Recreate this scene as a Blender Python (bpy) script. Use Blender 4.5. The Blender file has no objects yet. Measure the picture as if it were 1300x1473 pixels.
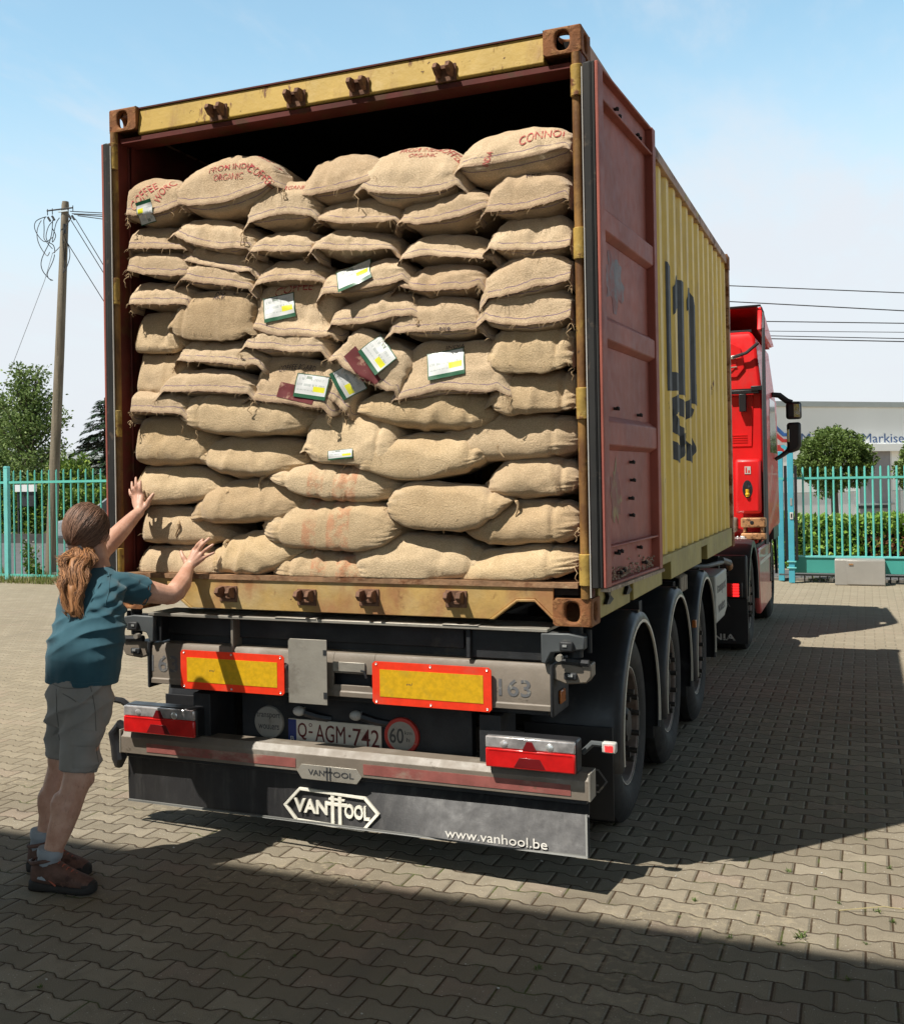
import bpy, bmesh, math, random
from mathutils import Vector, Matrix, noise
from mathutils.bvhtree import BVHTree
rnd = random.Random(7)
S = bpy.context.scene
COL = S.collection
R = math.radians

# ------------------------------------------------------------------ camera, light, exposure
cam_d = bpy.data.cameras.new("camera"); cam = bpy.data.objects.new("camera", cam_d); COL.objects.link(cam)
cam.location = (2.2844, -5.0172, 1.767)
cam.rotation_euler = (1.57742, 0.01623, 0.45324)
cam_d.sensor_fit = 'HORIZONTAL'; cam_d.sensor_width = 36
cam_d.lens = 1672.7 / 1300 * 36
cam_d.shift_x = (650 - 429.7) / 1300; cam_d.shift_y = -(736.5 - 680.25) / 1300
cam_d.clip_start = 0.05; cam_d.clip_end = 3000
S.camera = cam
S.view_settings.view_transform = 'Standard'; S.view_settings.look = 'None'
S.view_settings.exposure = 0.36; S.view_settings.gamma = 1; S.view_settings.use_curve_mapping = False
SUN = Vector((0.362, 0.497, -1.0)).normalized()
sd = bpy.data.lights.new("sun", 'SUN'); sd.energy = 5.0; sd.angle = R(0.53); sd.color = (1.0, 0.955, 0.87)
so = bpy.data.objects.new("sun", sd); COL.objects.link(so); so.rotation_euler = SUN.to_track_quat('-Z', 'Y').to_euler(); so.location = (-8, -12, 20)

W = bpy.data.worlds.new("World"); S.world = W; W.use_nodes = True
nt = W.node_tree; nt.nodes.clear()


class E:
    """tiny wrapper so that node maths can be written as expressions"""
    nt = None
    def __init__(s, sock): s.s = sock
    def _m(s, op, *a, clamp=False):
        n = E.nt.nodes.new('ShaderNodeMath'); n.operation = op; n.use_clamp = clamp
        for i, x in enumerate((s,) + a):
            if isinstance(x, E): E.nt.links.new(x.s, n.inputs[i])
            else: n.inputs[i].default_value = x
        return E(n.outputs[0])
    def __add__(s, o): return s._m('ADD', o)
    def __sub__(s, o): return s._m('SUBTRACT', o)
    def __mul__(s, o): return s._m('MULTIPLY', o)
    def __truediv__(s, o): return s._m('DIVIDE', o)
    def __neg__(s): return s._m('MULTIPLY', -1.0)
    __radd__ = __add__
    __rmul__ = __mul__
    def abs(s): return s._m('ABSOLUTE')
    def floor(s): return s._m('FLOOR')
    def fract(s): return s._m('FRACT')
    def gt(s, o): return s._m('GREATER_THAN', o)
    def lt(s, o): return s._m('LESS_THAN', o)
    def min(s, o): return s._m('MINIMUM', o)
    def max(s, o): return s._m('MAXIMUM', o)
    def clamp(s): return s._m('ADD', 0.0, clamp=True)
    def sin(s): return s._m('SINE')
    def step(s, lo, hi):
        n = E.nt.nodes.new('ShaderNodeMapRange'); n.interpolation_type = 'SMOOTHSTEP'
        E.nt.links.new(s.s, n.inputs[0]); n.inputs[1].default_value = lo; n.inputs[2].default_value = hi
        return E(n.outputs[0])


def NZ(vec, scale, detail=3, rough=.55, dims='3D'):
    n = E.nt.nodes.new('ShaderNodeTexNoise'); n.noise_dimensions = dims
    n.inputs['Scale'].default_value = scale; n.inputs['Detail'].default_value = detail; n.inputs['Roughness'].default_value = rough
    if vec is not None: E.nt.links.new(vec, n.inputs['Vector'])
    return E(n.outputs['Fac'])


def MAP(vec, sc=(1, 1, 1), rot=(0, 0, 0), loc=(0, 0, 0)):
    n = E.nt.nodes.new('ShaderNodeMapping'); n.inputs['Scale'].default_value = sc; n.inputs['Rotation'].default_value = rot; n.inputs['Location'].default_value = loc
    E.nt.links.new(vec, n.inputs['Vector']); return n.outputs[0]


def MIX(f, a, b, mode='MIX'):
    n = E.nt.nodes.new('ShaderNodeMix'); n.data_type = 'RGBA'; n.blend_type = mode
    for k, x in ((0, f), (6, a), (7, b)):
        if isinstance(x, E): E.nt.links.new(x.s, n.inputs[k])
        elif hasattr(x, 'is_linked'): E.nt.links.new(x, n.inputs[k])
        elif k == 0: n.inputs[0].default_value = x
        else: n.inputs[k].default_value = (*x, 1) if len(x) == 3 else x
    return n.outputs[2]


def SEP(vec):
    n = E.nt.nodes.new('ShaderNodeSeparateXYZ'); E.nt.links.new(vec, n.inputs[0]); return [E(o) for o in n.outputs]


def BUMP(h, dist=.002, strength=1.0, prev=None):
    n = E.nt.nodes.new('ShaderNodeBump'); n.inputs['Distance'].default_value = dist; n.inputs['Strength'].default_value = strength
    E.nt.links.new(h.s, n.inputs['Height'])
    if prev is not None: E.nt.links.new(prev, n.inputs['Normal'])
    return n.outputs[0]


# sky: physical sky with thin procedural cloud, unseen cover added overhead and whitish air near the horizon
E.nt = nt
sky = nt.nodes.new('ShaderNodeTexSky'); sky.sky_type = 'NISHITA'; sky.sun_disc = False
sky.sun_elevation = R(58.4); sky.sun_rotation = R(216); sky.air_density = 1.0; sky.dust_density = 1.2; sky.ozone_density = 1.2
tc = nt.nodes.new('ShaderNodeTexCoord'); gx, gy, gz = SEP(tc.outputs['Generated'])
up = gz.max(0.02)
cv = nt.nodes.new('ShaderNodeCombineXYZ'); nt.links.new((gx / (up + .12)).s, cv.inputs[0]); nt.links.new((gy / (up + .12)).s, cv.inputs[1])
c1 = NZ(MAP(cv.outputs[0], (1.0, .55, 1), (0, 0, .5), (3.1, 1.7, 0)), 1.15, 7, .58)
c2 = NZ(MAP(cv.outputs[0], (1.6, .5, 1), (0, 0, .7), (8.1, 2.7, 0)), 3.0, 6, .6)
cl = (c1 * .65 + c2 * .35).step(.46, .66) * .75
hz = (gz + (c1 - .5) * .42 + (c2 - .5) * .16).step(.34, .10) * .94
cov = (cl + hz - cl * hz).max(gz.step(.42, .62) * .72).clamp()  # overhead cover is added out of view to neutralise the fill light
skc = MIX(cov, MIX(1.0, sky.outputs[0], (3.0, 3.3, 2.75), 'MULTIPLY'), (9.6, 10.0, 10.7))
# the low sky stays bright with haze, the unseen high sky is dimmed to deepen shade
hb = gz.step(.38, .60) * -.95 + 1.0
cb = E.nt.nodes.new('ShaderNodeCombineXYZ'); [E.nt.links.new(hb.s, cb.inputs[q]) for q in range(3)]
skc = MIX(1.0, skc, cb.outputs[0], 'MULTIPLY')
bg = nt.nodes.new('ShaderNodeBackground'); bg.inputs['Strength'].default_value = 0.066
nt.links.new(skc, bg.inputs[0]); wo = nt.nodes.new('ShaderNodeOutputWorld'); nt.links.new(bg.outputs[0], wo.inputs[0])

# ------------------------------------------------------------------ materials
def new_mat(name):
    m = bpy.data.materials.new(name); m.use_nodes = True; E.nt = m.node_tree
    m.node_tree.nodes.clear()
    b = m.node_tree.nodes.new('ShaderNodeBsdfPrincipled'); o = m.node_tree.nodes.new('ShaderNodeOutputMaterial')
    m.node_tree.links.new(b.outputs[0], o.inputs[0])
    t = m.node_tree.nodes.new('ShaderNodeTexCoord')
    return m, b, t


def setin(b, k, v):
    if isinstance(v, E): E.nt.links.new(v.s, b.inputs[k])
    elif hasattr(v, 'is_linked'): E.nt.links.new(v, b.inputs[k])
    elif k == 'Base Color': b.inputs[k].default_value = (*v, 1)
    else: b.inputs[k].default_value = v


def M(name, base, rough=.6, metal=0.0, var=.15, vscale=3.0, layers=(), bump=.0, bscale=60, spec=.4, coat=0, emit=None, stretch=(1, 1, 1)):
    """painted / worn surface; layers = (colour, noise scale, lo, hi, stretch xyz)"""
    m, b, t = new_mat(name); g = t.outputs['Object']
    n0 = NZ(MAP(g, stretch), vscale, 5, .6)
    c = MIX((n0.step(.3, .7)), tuple(x * (1 - var) for x in base), tuple(min(1, x * (1 + var)) for x in base))
    rr = None
    for i, L in enumerate(layers):
        colr, sc, lo, hi = L[:4]; st = L[4] if len(L) > 4 else (1, 1, 1)
        n = NZ(MAP(g, st, (0, 0, 0), (i * 3.7 + 1, i * 1.9, i * 5.3)), sc, 8, .65).step(lo, hi)
        c = MIX(n, c, colr); rr = n if rr is None else rr.max(n)
    setin(b, 'Base Color', c); setin(b, 'Metallic', metal); setin(b, 'Specular IOR Level', spec)
    setin(b, 'Roughness', (NZ(g, 18, 3) * .3 + (rough - .15)).clamp())
    if coat: setin(b, 'Coat Weight', coat)
    if bump:
        h = NZ(g, bscale, 5, .6)
        if rr is not None: h = h + rr * .6
        setin(b, 'Normal', BUMP(h, bump))
    if emit: setin(b, 'Emission Color', (*emit[0], 1)); b.inputs['Emission Strength'].default_value = emit[1]
    return m


RUST = (.16, .06, .022); RUST2 = (.09, .032, .014); RUSTL = (.30, .13, .05)
m_hinge = M('hinge_yellow_worn', (.42, .27, .06), .6, var=.25, vscale=9, bump=.002, layers=[(RUST, 14, .5, .62), ((.5, .38, .14), 8, .55, .7)])
m_url = M('worn_white_lettering', (.42, .40, .36), .6, layers=[((.1, .1, .1), 60, .6, .66)])
m_yel = M('yellow_paint_worn', (.52, .345, .075), .55, var=.12, vscale=2, bump=.0015, bscale=35,
          layers=[((.60, .44, .17), 3, .5, .75), ((.36, .21, .06), 7, .52, .75, (1.4, 1, .35)), (RUST, 8, .60, .67, (1.6, 1, .5)), (RUST2, 30, .65, .70)])
m_yelr = M('yellow_paint_rusty', (.46, .29, .09), .65, var=.2, vscale=4, bump=.002, bscale=30,
           layers=[((.50, .36, .17), 3, .4, .7), ((.36, .17, .07), 3.5, .42, .68, (1, 1, .6)), (RUST, 9, .60, .74, (1, 1, .7)), (RUST2, 30, .68, .74)])
m_bar = M('rusty_golden_bar', (.28, .145, .04), .6, var=.3, vscale=6, bump=.002, layers=[((.14, .06, .02), 5, .42, .62, (1, 1, .5)), ((.45, .29, .06), 9, .58, .7, (1, 1, .4)), ((.06, .025, .01), 20, .62, .7)])
m_ledge = M('rusty_sill_ledge', (.30, .17, .09), .8, var=.3, vscale=9, bump=.003, layers=[(RUST, 6, .5, .65), ((.4, .28, .16), 12, .58, .7)])
m_yside = M('yellow_side_paint', (.80, .55, .085), .5, var=.08, vscale=1.5, bump=.0008, bscale=25,
            layers=[((.50, .33, .085), 5, .45, .8, (1, 1, .25)), ((.70, .52, .2), 2, .55, .8, (1, 3, .3)), (RUST, 9, .66, .72, (1, 1, .5))])
m_cast = M('rusty_casting', (.24, .095, .035), .8, var=.3, vscale=14, bump=.003, bscale=60,
           layers=[((.34, .16, .06), 18, .5, .65), ((.10, .035, .015), 24, .6, .7)])
m_rail = M('rusty_pink_rail', (.42, .27, .2), .7, var=.2, vscale=6, bump=.002, layers=[(RUST, 8, .5, .6), ((.5, .4, .12), 5, .6, .7)])
m_red = M('door_red_brown', (.36, .105, .075), .62, var=.2, vscale=1.6, bump=.001, bscale=20,
          layers=[((.29, .085, .075), 1.3, .45, .7), ((.48, .13, .08), 3, .6, .8, (1, 1, .35)), ((.36, .18, .16), 5, .64, .78), ((.12, .03, .02), 30, .7, .74)])
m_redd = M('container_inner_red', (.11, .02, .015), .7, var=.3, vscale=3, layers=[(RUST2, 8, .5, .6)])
m_void = M('container_inner_shade', (.012, .01, .009), .95, var=.3)  # near-black colour holds the shade of the unlit container depth
m_gask = M('rubber_gasket', (.02, .019, .018), .6, var=.3, layers=[((.08, .06, .045), 12, .6, .7)])
m_gline = M('gasket_pale_edge', (.45, .43, .4), .5)
m_gray = M('trailer_grey_paint', (.20, .165, .13), .5, var=.12, vscale=4, bump=.0008,
           layers=[((.16, .135, .10), 5, .48, .75, (1, 1, .4)), ((.10, .08, .06), 18, .62, .72), ((.36, .34, .3), 2, .55, .8)])
m_alu = M('bare_bright_steel', (.36, .33, .28), .42, .35, var=.12, vscale=5, bump=.0008,
          layers=[((.27, .24, .2), 7, .5, .7), ((.15, .11, .08), 30, .68, .73)])
m_dark = M('chassis_dark_paint', (.022, .023, .025), .6, var=.4, vscale=4, layers=[((.06, .052, .042), 6, .55, .75)], bump=.001)
m_fair = M('fairing_matt_grey', (.045, .047, .05), .75, var=.1)
m_dgrey = M('chassis_slate_paint', (.075, .082, .085), .5, var=.2, vscale=4, layers=[((.16, .15, .13), 8, .58, .7), ((.03, .03, .03), 12, .6, .7)])
m_plast = M('fender_plastic', (.022, .023, .026), .42, var=.2, vscale=3, layers=[((.07, .07, .07), 5, .5, .8)])
m_edge = M('fender_pale_edge', (.68, .64, .55), .5)
m_tyre = M('tyre_rubber', (.022, .021, .02), .75, var=.25, vscale=6, layers=[((.05, .045, .038), 5, .5, .75)], bump=.002, bscale=25)
m_rim = M('dirty_wheel_rim', (.13, .10, .085), .55, .4, var=.3, vscale=8, layers=[((.1, .065, .05), 9, .55, .7)])
m_hub = M('wheel_hub_dusty', (.045, .04, .036), .55, .2, var=.3, vscale=20)
m_flap = M('spray_flap_rubber', (.026, .025, .026), .55, var=.2, vscale=4,
           layers=[((.065, .062, .06), 13, .45, .8, (1.6, 1, .2)), ((.022, .022, .022), 15, .56, .75, (1.3, 1, .1)), ((.085, .078, .07), 5, .58, .8)], bump=.0006)
m_flet = M('raised_cream_lettering', (.66, .63, .54), .6, var=.12, vscale=20)
m_cream = M('flap_light_trim', (.15, .15, .14), .6)
m_orange = M('reflective_red_orange', (.80, .042, .014), .38, var=.08, vscale=20, layers=[((.45, .05, .03), 25, .66, .72), ((.55, .10, .06), 4, .55, .8)], emit=((1, .06, .01), .05))  # weak emission makes the boards glow like fluorescent film
m_ryel = M('reflective_yellow', (.68, .39, .012), .38, var=.12, vscale=40, layers=[((.5, .32, .03), 9, .5, .75), ((.22, .14, .03), 8, .70, .76)])
m_stripe = M('worn_red_stripe', (.29, .095, .08), .5, var=.2, vscale=8, layers=[((.33, .26, .2), 6, .5, .68, (.5, 1, 1)), ((.2, .1, .07), 25, .6, .7)])
m_txt = M('dark_lettering', (.05, .05, .052), .6, layers=[((.22, .2, .17), 40, .6, .65)])
m_txtg = M('worn_grey_lettering', (.13, .13, .135), .6, layers=[((.28, .26, .22), 40, .55, .62)])
m_white = M('dirty_white', (.55, .54, .5), .5, var=.1, layers=[((.35, .32, .28), 12, .55, .75)])
m_disc = M('dusty_disc', (.30, .285, .25), .6, var=.1, layers=[((.2, .18, .15), 12, .55, .75)])
m_plate = M('plate_white', (.62, .58, .5), .45, var=.08, layers=[((.38, .33, .27), 14, .55, .75)])
m_ptext = M('plate_dark_red_letters', (.11, .016, .014), .5)
m_blue = M('plate_blue_band', (.02, .035, .16), .5)
m_rring = M('sign_red_ring', (.45, .04, .03), .5, layers=[((.3, .14, .1), 20, .6, .7)])
m_lred = M('lamp_red_lens', (.62, .012, .012), .16, var=.15, vscale=12, coat=.6, spec=.6)
m_lclr = M('lamp_clear_lens', (.50, .47, .46), .14, .45, var=.35, vscale=16, coat=.8, spec=.7)
m_ltri = M('lamp_dark_triangle', (.16, .01, .012), .2, coat=.5)
m_lled = M('lit_red_lamp', (.8, .02, .02), .3, emit=((1, .02, .02), 1.6))
m_amber = M('amber_marker', (.42, .12, .02), .3, coat=.3)
m_cab = M('cab_red_paint', (.70, .012, .014), .42, var=.10, vscale=2, coat=.2, spec=.4, layers=[((.42, .06, .05), 3, .55, .85, (1, 1, .4)), ((.25, .05, .04), 25, .70, .76)])
m_cabd = M('cab_inner_red', (.36, .006, .01), .35, var=.3, vscale=3, coat=.3)
m_skirt = M('faded_red_skirt', (.46, .085, .085), .35, var=.15, vscale=2, coat=.3, layers=[((.5, .24, .22), 3, .55, .8, (1, 1, .3))])
m_blk = M('black_plastic', (.018, .018, .02), .4, var=.2)
m_mirr = M('mirror_glass', (.5, .52, .53), .06, .95, var=.02)
m_box = M('toolbox_pale', (.40, .41, .38), .5, var=.08, layers=[((.25, .25, .22), 9, .55, .75)])
m_silver = M('bright_metal', (.72, .72, .70), .3, .7)
m_brass = M('rusty_bracket', (.42, .22, .10), .6, .3, layers=[((.16, .08, .04), 22, .5, .6)])
m_teal = M('turquoise_paint', (.11, .47, .40), .45, var=.08, vscale=2, layers=[((.18, .5, .44), 4, .5, .8), ((.09, .28, .24), 30, .68, .73)])
m_tealL = M('pale_turquoise_paint', (.16, .52, .50), .45, var=.1, vscale=2)
m_teald = M('green_beam_paint', (.055, .31, .27), .5, var=.1, vscale=2)
m_gpost = M('gate_post_blue', (.07, .36, .46), .45, var=.1, vscale=2)
m_cabt = M('steel_cabinet', (.36, .345, .315), .4, .25, var=.06, vscale=3)
m_wood = M('weathered_pole_wood', (.20, .165, .12), .85, var=.25, vscale=9, stretch=(2, 2, .12), bump=.006, bscale=20,
           layers=[((.09, .07, .05), 14, .55, .7, (2, 2, .08)), ((.26, .24, .19), 5, .55, .8, (1, 1, .2))])
m_wire = M('black_cable', (.02, .02, .022), .6)
m_wireg = M('grey_cable', (.16, .16, .17), .6)
m_wall = M('facade_off_white', (.86, .86, .84), .6, var=.03, vscale=.3)
m_wall2 = M('facade_pale_grey', (.66, .66, .66), .6, var=.04, vscale=.5)
m_corn = M('facade_cornice_grey', (.36, .39, .385), .5, var=.04)
m_door = M('facade_door_grey', (.24, .235, .25), .5, var=.05)
m_flogo = M('facade_lettering_blue', (.07, .12, .25), .5)
m_flred = M('facade_logo_red', (.62, .04, .03), .5)
m_flblu = M('facade_logo_blue', (.04, .14, .42), .5)
m_conc = M('old_concrete', (.16, .145, .125), .85, var=.25, vscale=2, bump=.004)
m_bwall = M('warehouse_render', (.42, .38, .32), .85, var=.08, vscale=1, bump=.002)
m_roof = M('roof_tiles', (.30, .12, .08), .8, var=.2)
m_glass = M('dark_window_glass', (.02, .025, .03), .08, var=.1, spec=.6)
m_car = M('silver_car_paint', (.36, .37, .38), .3, .5, coat=.5)


def leafmat(name, a, b_, c_, trans=.25):
    m, b, t = new_mat(name); g = t.outputs['Object']
    geo = E.nt.nodes.new('ShaderNodeNewGeometry')
    rn = E(geo.outputs['Random Per Island'])
    n = NZ(g, 1.6, 3)
    c = MIX((rn * .6 + n * .5).clamp(), a, b_); c = MIX(rn.gt(.86), c, c_)
    setin(b, 'Base Color', c); setin(b, 'Roughness', .5); setin(b, 'Specular IOR Level', .35)
    tr = E.nt.nodes.new('ShaderNodeBsdfTranslucent'); E.nt.links.new(c, tr.inputs[0])
    ms = E.nt.nodes.new('ShaderNodeMixShader'); ms.inputs[0].default_value = trans
    E.nt.links.new(b.outputs[0], ms.inputs[1]); E.nt.links.new(tr.outputs[0], ms.inputs[2])
    out = [x for x in E.nt.nodes if x.type == 'OUTPUT_MATERIAL'][0]; E.nt.links.new(ms.outputs[0], out.inputs[0])
    return m


m_leaf = leafmat('ball_tree_leaves', (.07, .115, .025), (.15, .22, .05), (.22, .30, .09))
m_leaf2 = leafmat('broadleaf_leaves', (.08, .13, .035), (.17, .24, .06), (.28, .36, .13))
m_leafc = leafmat('conifer_needles', (.018, .042, .02), (.04, .075, .035), (.055, .09, .05), .1)
m_hedge = leafmat('laurel_hedge_leaves', (.10, .19, .025), (.27, .42, .06), (.42, .55, .16))
m_hedged = leafmat('dark_hedge_leaves', (.045, .09, .015), (.15, .24, .035), (.32, .42, .07))
m_hedgebr = leafmat('dry_hedge_leaves', (.10, .035, .015), (.22, .09, .04), (.28, .16, .06))
m_grass = leafmat('verge_grass', (.12, .17, .035), (.26, .26, .09), (.42, .36, .18), .3)
m_weed = leafmat('joint_weeds', (.06, .11, .02), (.12, .18, .04), (.2, .22, .08), .2)
m_bark = M('tree_bark', (.09, .07, .05), .9, var=.3, vscale=8, stretch=(2, 2, .3), bump=.006)

m_crumb = M('crumbled_gasket', (.42, .33, .25), .95, var=.4, vscale=30, bump=.006, bscale=80)
m_keep = M('keeper_rust', (.17, .085, .05), .8, var=.35, vscale=30, bump=.002)
m_yrail = M('yellow_rail_paint', (.36, .29, .09), .6, var=.15, layers=[(RUST, 9, .62, .7), ((.3, .22, .12), 4, .5, .8)])
# interlocking pavers
m_pave, b, t = new_mat('interlocking_concrete_pavers')
g = t.outputs['Object']; X, Y, Z = SEP(g)
wob = (NZ(g, 2.2, 2) - .5) * .008
PL, PH, PA = .1905, .1366, .095
u = (X + wob - 2.159) / PL; v = (Y + wob - .272) / PH
k = (v + .5).floor(); sgn = (k * .5).fract() * -4.0 + 1.0
T = ((u.fract() - .5).abs() * -4.0 + 1.0) * 3.2
T = T.min(1.0).max(-1.0)
dl = v - k - T * sgn * PA
row = k - dl.lt(0.0)
off = (row * .5).fract()
uu = u - off
dv = ((uu + .5).fract() - .5).abs() * PL
dd = (dl.abs() * PH).min(dv)
edge = dd + (NZ(g, 45, 4, .7) - .5) * .006
joint = edge.step(.0056, .0022)
shoul = dd.step(.003, .013)
idv = E.nt.nodes.new('ShaderNodeCombineXYZ'); E.nt.links.new(uu.floor().s, idv.inputs[0]); E.nt.links.new(row.s, idv.inputs[1])
wn = E.nt.nodes.new('ShaderNodeTexWhiteNoise'); wn.noise_dimensions = '2D'; E.nt.links.new(idv.outputs[0], wn.inputs['Vector'])
bid = E(wn.outputs['Value'])
sp = NZ(g, 320, 2, .6); big = NZ(g, .55, 5, .6); mid = NZ(g, 9, 5, .65)
c = MIX(bid * bid, (.215, .184, .135), (.33, .285, .215))
c = MIX(E(wn.outputs['Value']).gt(.93) * .35, c, (.20, .12, .10))
c = MIX(big.step(.35, .7), c, MIX(1.0, c, (.86, .84, .80), 'MULTIPLY'))
c = MIX(mid.step(.45, .75) * .6, c, (.165, .138, .098))
c = MIX(NZ(g, 1.3, 5, .7).step(.56, .70) * .5, c, (.13, .105, .078))
c = MIX(NZ(MAP(g, (1, .12, 1)), 2.2, 5, .6).step(.58, .72) * .35, c, (.12, .105, .09))
c = MIX(sp.step(.56, .66) * .55, c, (.44, .40, .32)); c = MIX(sp.step(.46, .34) * .7, c, (.075, .062, .045))
vor = E.nt.nodes.new('ShaderNodeTexVoronoi'); vor.inputs['Scale'].default_value = 42; E.nt.links.new(g, vor.inputs['Vector'])
c = MIX((E(vor.outputs['Distance']).lt(.10)) * (bid.gt(.3)) * .8, c, (.55, .53, .48))
jc = MIX(NZ(g, 3.2, 4).step(.54, .66), (.055, .034, .018), (.07, .085, .022))
far = Y.step(4.0, 9.0).max((X * -1.0).step(.8, 4.2) * (Y.step(-.2, 1.2)) * (NZ(g, .8, 4) * .8 + .5)).clamp()
c = MIX(joint * (far * -.55 + 1.0), c, jc)
c = MIX(far * .48, c, (.36, .31, .225))
c = MIX(NZ(g, .9, 4).step(.52, .62) * NZ(g, 22, 4, .7).step(.5, .62) * .45, c, (.38, .32, .22))
setin(b, 'Base Color', c); setin(b, 'Roughness', .85); setin(b, 'Specular IOR Level', .25)
hh = shoul * 1.0 + sp * .10 + mid * .15 + bid * .12
setin(b, 'Normal', BUMP(hh, .006, .9))

m_ground = M('sandy_ground', (.30, .255, .18), .95, var=.15, vscale=2, bump=.01, bscale=30, layers=[((.2, .165, .11), 7, .5, .7), ((.12, .13, .05), 3, .62, .75)])
m_road = M('street_asphalt', (.115, .115, .12), .9, var=.1, vscale=1, bump=.003, bscale=120)

# burlap; UV: x along the sack, y = distance from the front hem (metres)
def burlap(name, a, b_, stripe=True, patch=False):
    m, b, t = new_mat(name); g = t.outputs['Object']; uv = t.outputs['UV']; U, V, _ = SEP(uv)
    oi = E.nt.nodes.new('ShaderNodeObjectInfo'); orn = E(oi.outputs['Random'])
    c = MIX((NZ(g, 5, 5, .65).step(.3, .7)), a, b_)
    c = MIX(orn * .60, c, (.42, .29, .175)); c = MIX((orn * 7.13).fract() * .40, c, (.80, .65, .46))
    fine = NZ(MAP(g, (1, 1, 1)), 260, 2, .7)
    wv = (U * 900.0).sin() * .5 * ((V * 900.0).sin()) + .5
    c = MIX(fine.step(.35, .7), MIX(1.0, c, (.72, .69, .64), 'MULTIPLY'), MIX(1.0, c, (1.10, 1.09, 1.07), 'MULTIPLY'))
    c = MIX(NZ(g, 70, 4, .7).step(.62, .75) * .5, c, (.62, .50, .33))
    c = MIX(NZ(g, 3.3, 3).step(.55, .8) * .40, c, (.30, .20, .11)); c = MIX(NZ(MAP(g, (1, 1, 3)), 6, 4).step(.6, .75) * .3, c, (.74, .60, .42))
    if stripe:
        Va = V.abs()
        st = ((Va - .030 - NZ(g, 7, 2) * .006).abs()).step(.0032, .0016) * (NZ(g, 30, 2).step(.3, .5) * .6 + .15)
        c = MIX(st, c, (.16, .10, .19))
        hem = Va.step(.016, .004) * .55
        c = MIX(hem, c, (.26, .155, .11))
    if patch:
        pm = ((U - .02).abs().step(.13, .12)) * ((U.abs() - .02).step(.0, .012)) * NZ(g, 24, 4, .7).step(.38, .62) * .55
        pm = pm * (NZ(g, 4, 2).step(.35, .5))
        c = MIX(pm, c, (.52, .17, .075))
    setin(b, 'Base Color', c); setin(b, 'Roughness', .92); setin(b, 'Specular IOR Level', .15)
    setin(b, 'Sheen Weight', .25); setin(b, 'Sheen Roughness', .5)
    dst = E.nt.nodes.new('ShaderNodeTexNoise'); dst.inputs['Scale'].default_value = 9; dst.inputs['Detail'].default_value = 4; dst.inputs['Distortion'].default_value = 1.4; E.nt.links.new(MAP(g, (1, 1, 1.7)), dst.inputs['Vector'])
    rid = ((E(dst.outputs['Fac']) - .5).abs() * -9.0 + 1.0).max(0.0)
    dst2 = E.nt.nodes.new('ShaderNodeTexNoise'); dst2.inputs['Scale'].default_value = 24; dst2.inputs['Detail'].default_value = 3; dst2.inputs['Distortion'].default_value = 1.0; E.nt.links.new(MAP(g, (.6, 1, 1.6)), dst2.inputs['Vector'])
    rid2 = ((E(dst2.outputs['Fac']) - .5).abs() * -8.0 + 1.0).max(0.0)
    near = V.abs().step(.16, .02) * .8 + .2
    n_a = BUMP(rid * NZ(g, 3, 2).step(.35, .6) * .35 + rid2 * near * .45, .004, .16)
    setin(b, 'Normal', BUMP(fine * .8 + NZ(g, 120, 3, .7) + wv * .25, .0035, 1.0, n_a))
    return m


m_bur = burlap('burlap_striped_hem', (.59, .435, .275), (.78, .61, .42))
m_burA = burlap('burlap_coarse', (.56, .405, .225), (.70, .53, .325), stripe=False)
m_burP = burlap('burlap_with_red_print', (.56, .405, .23), (.70, .53, .325), stripe=False, patch=True)
m_burD = burlap('burlap_dark_lining', (.33, .23, .13), (.42, .30, .18))
m_print = M('red_stencil_ink', (.42, .06, .065), .9, layers=[((.60, .42, .26), 55, .47, .64)])
m_printk = M('black_stencil_ink', (.05, .035, .05), .9, layers=[((.42, .3, .18), 70, .52, .62)])
m_twine = M('jute_twine', (.40, .28, .16), .9)
m_maroon = M('maroon_printed_liner', (.12, .02, .022), .8, layers=[((.35, .2, .14), 14, .55, .65)])

# paper tag; UV 0..1
m_tag, b, t = new_mat('paper_tag'); U, V, _ = SEP(t.outputs['UV'])
c = (.66, .67, .66)
lines = (V * 26.0).sin().gt(.25) * (NZ(MAP(t.outputs['UV'], (30, 3, 1)), 1.0, 2).gt(.5)) * (V.gt(.3)) * (V.lt(.9)) * (U.gt(.06)) * (U.lt(.9)) * .45
c = MIX(lines, c, (.2, .25, .24))
c = MIX((U.gt(.58)) * (U.lt(.93)) * (V.gt(.30)) * (V.lt(.52)), c, (.75, .72, .03))
c = MIX(((U.gt(.30)) * (U.lt(.48)) * (V.gt(.80)) * (V.lt(.92))) * .8, c, (.15, .2, .15))
brd = ((U - .5).abs().gt(.475)).max(V.gt(.965)).max(V.lt(.15))
c = MIX(brd, c, (.015, .10, .045))
setin(b, 'Base Color', c); setin(b, 'Roughness', .35)

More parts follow.
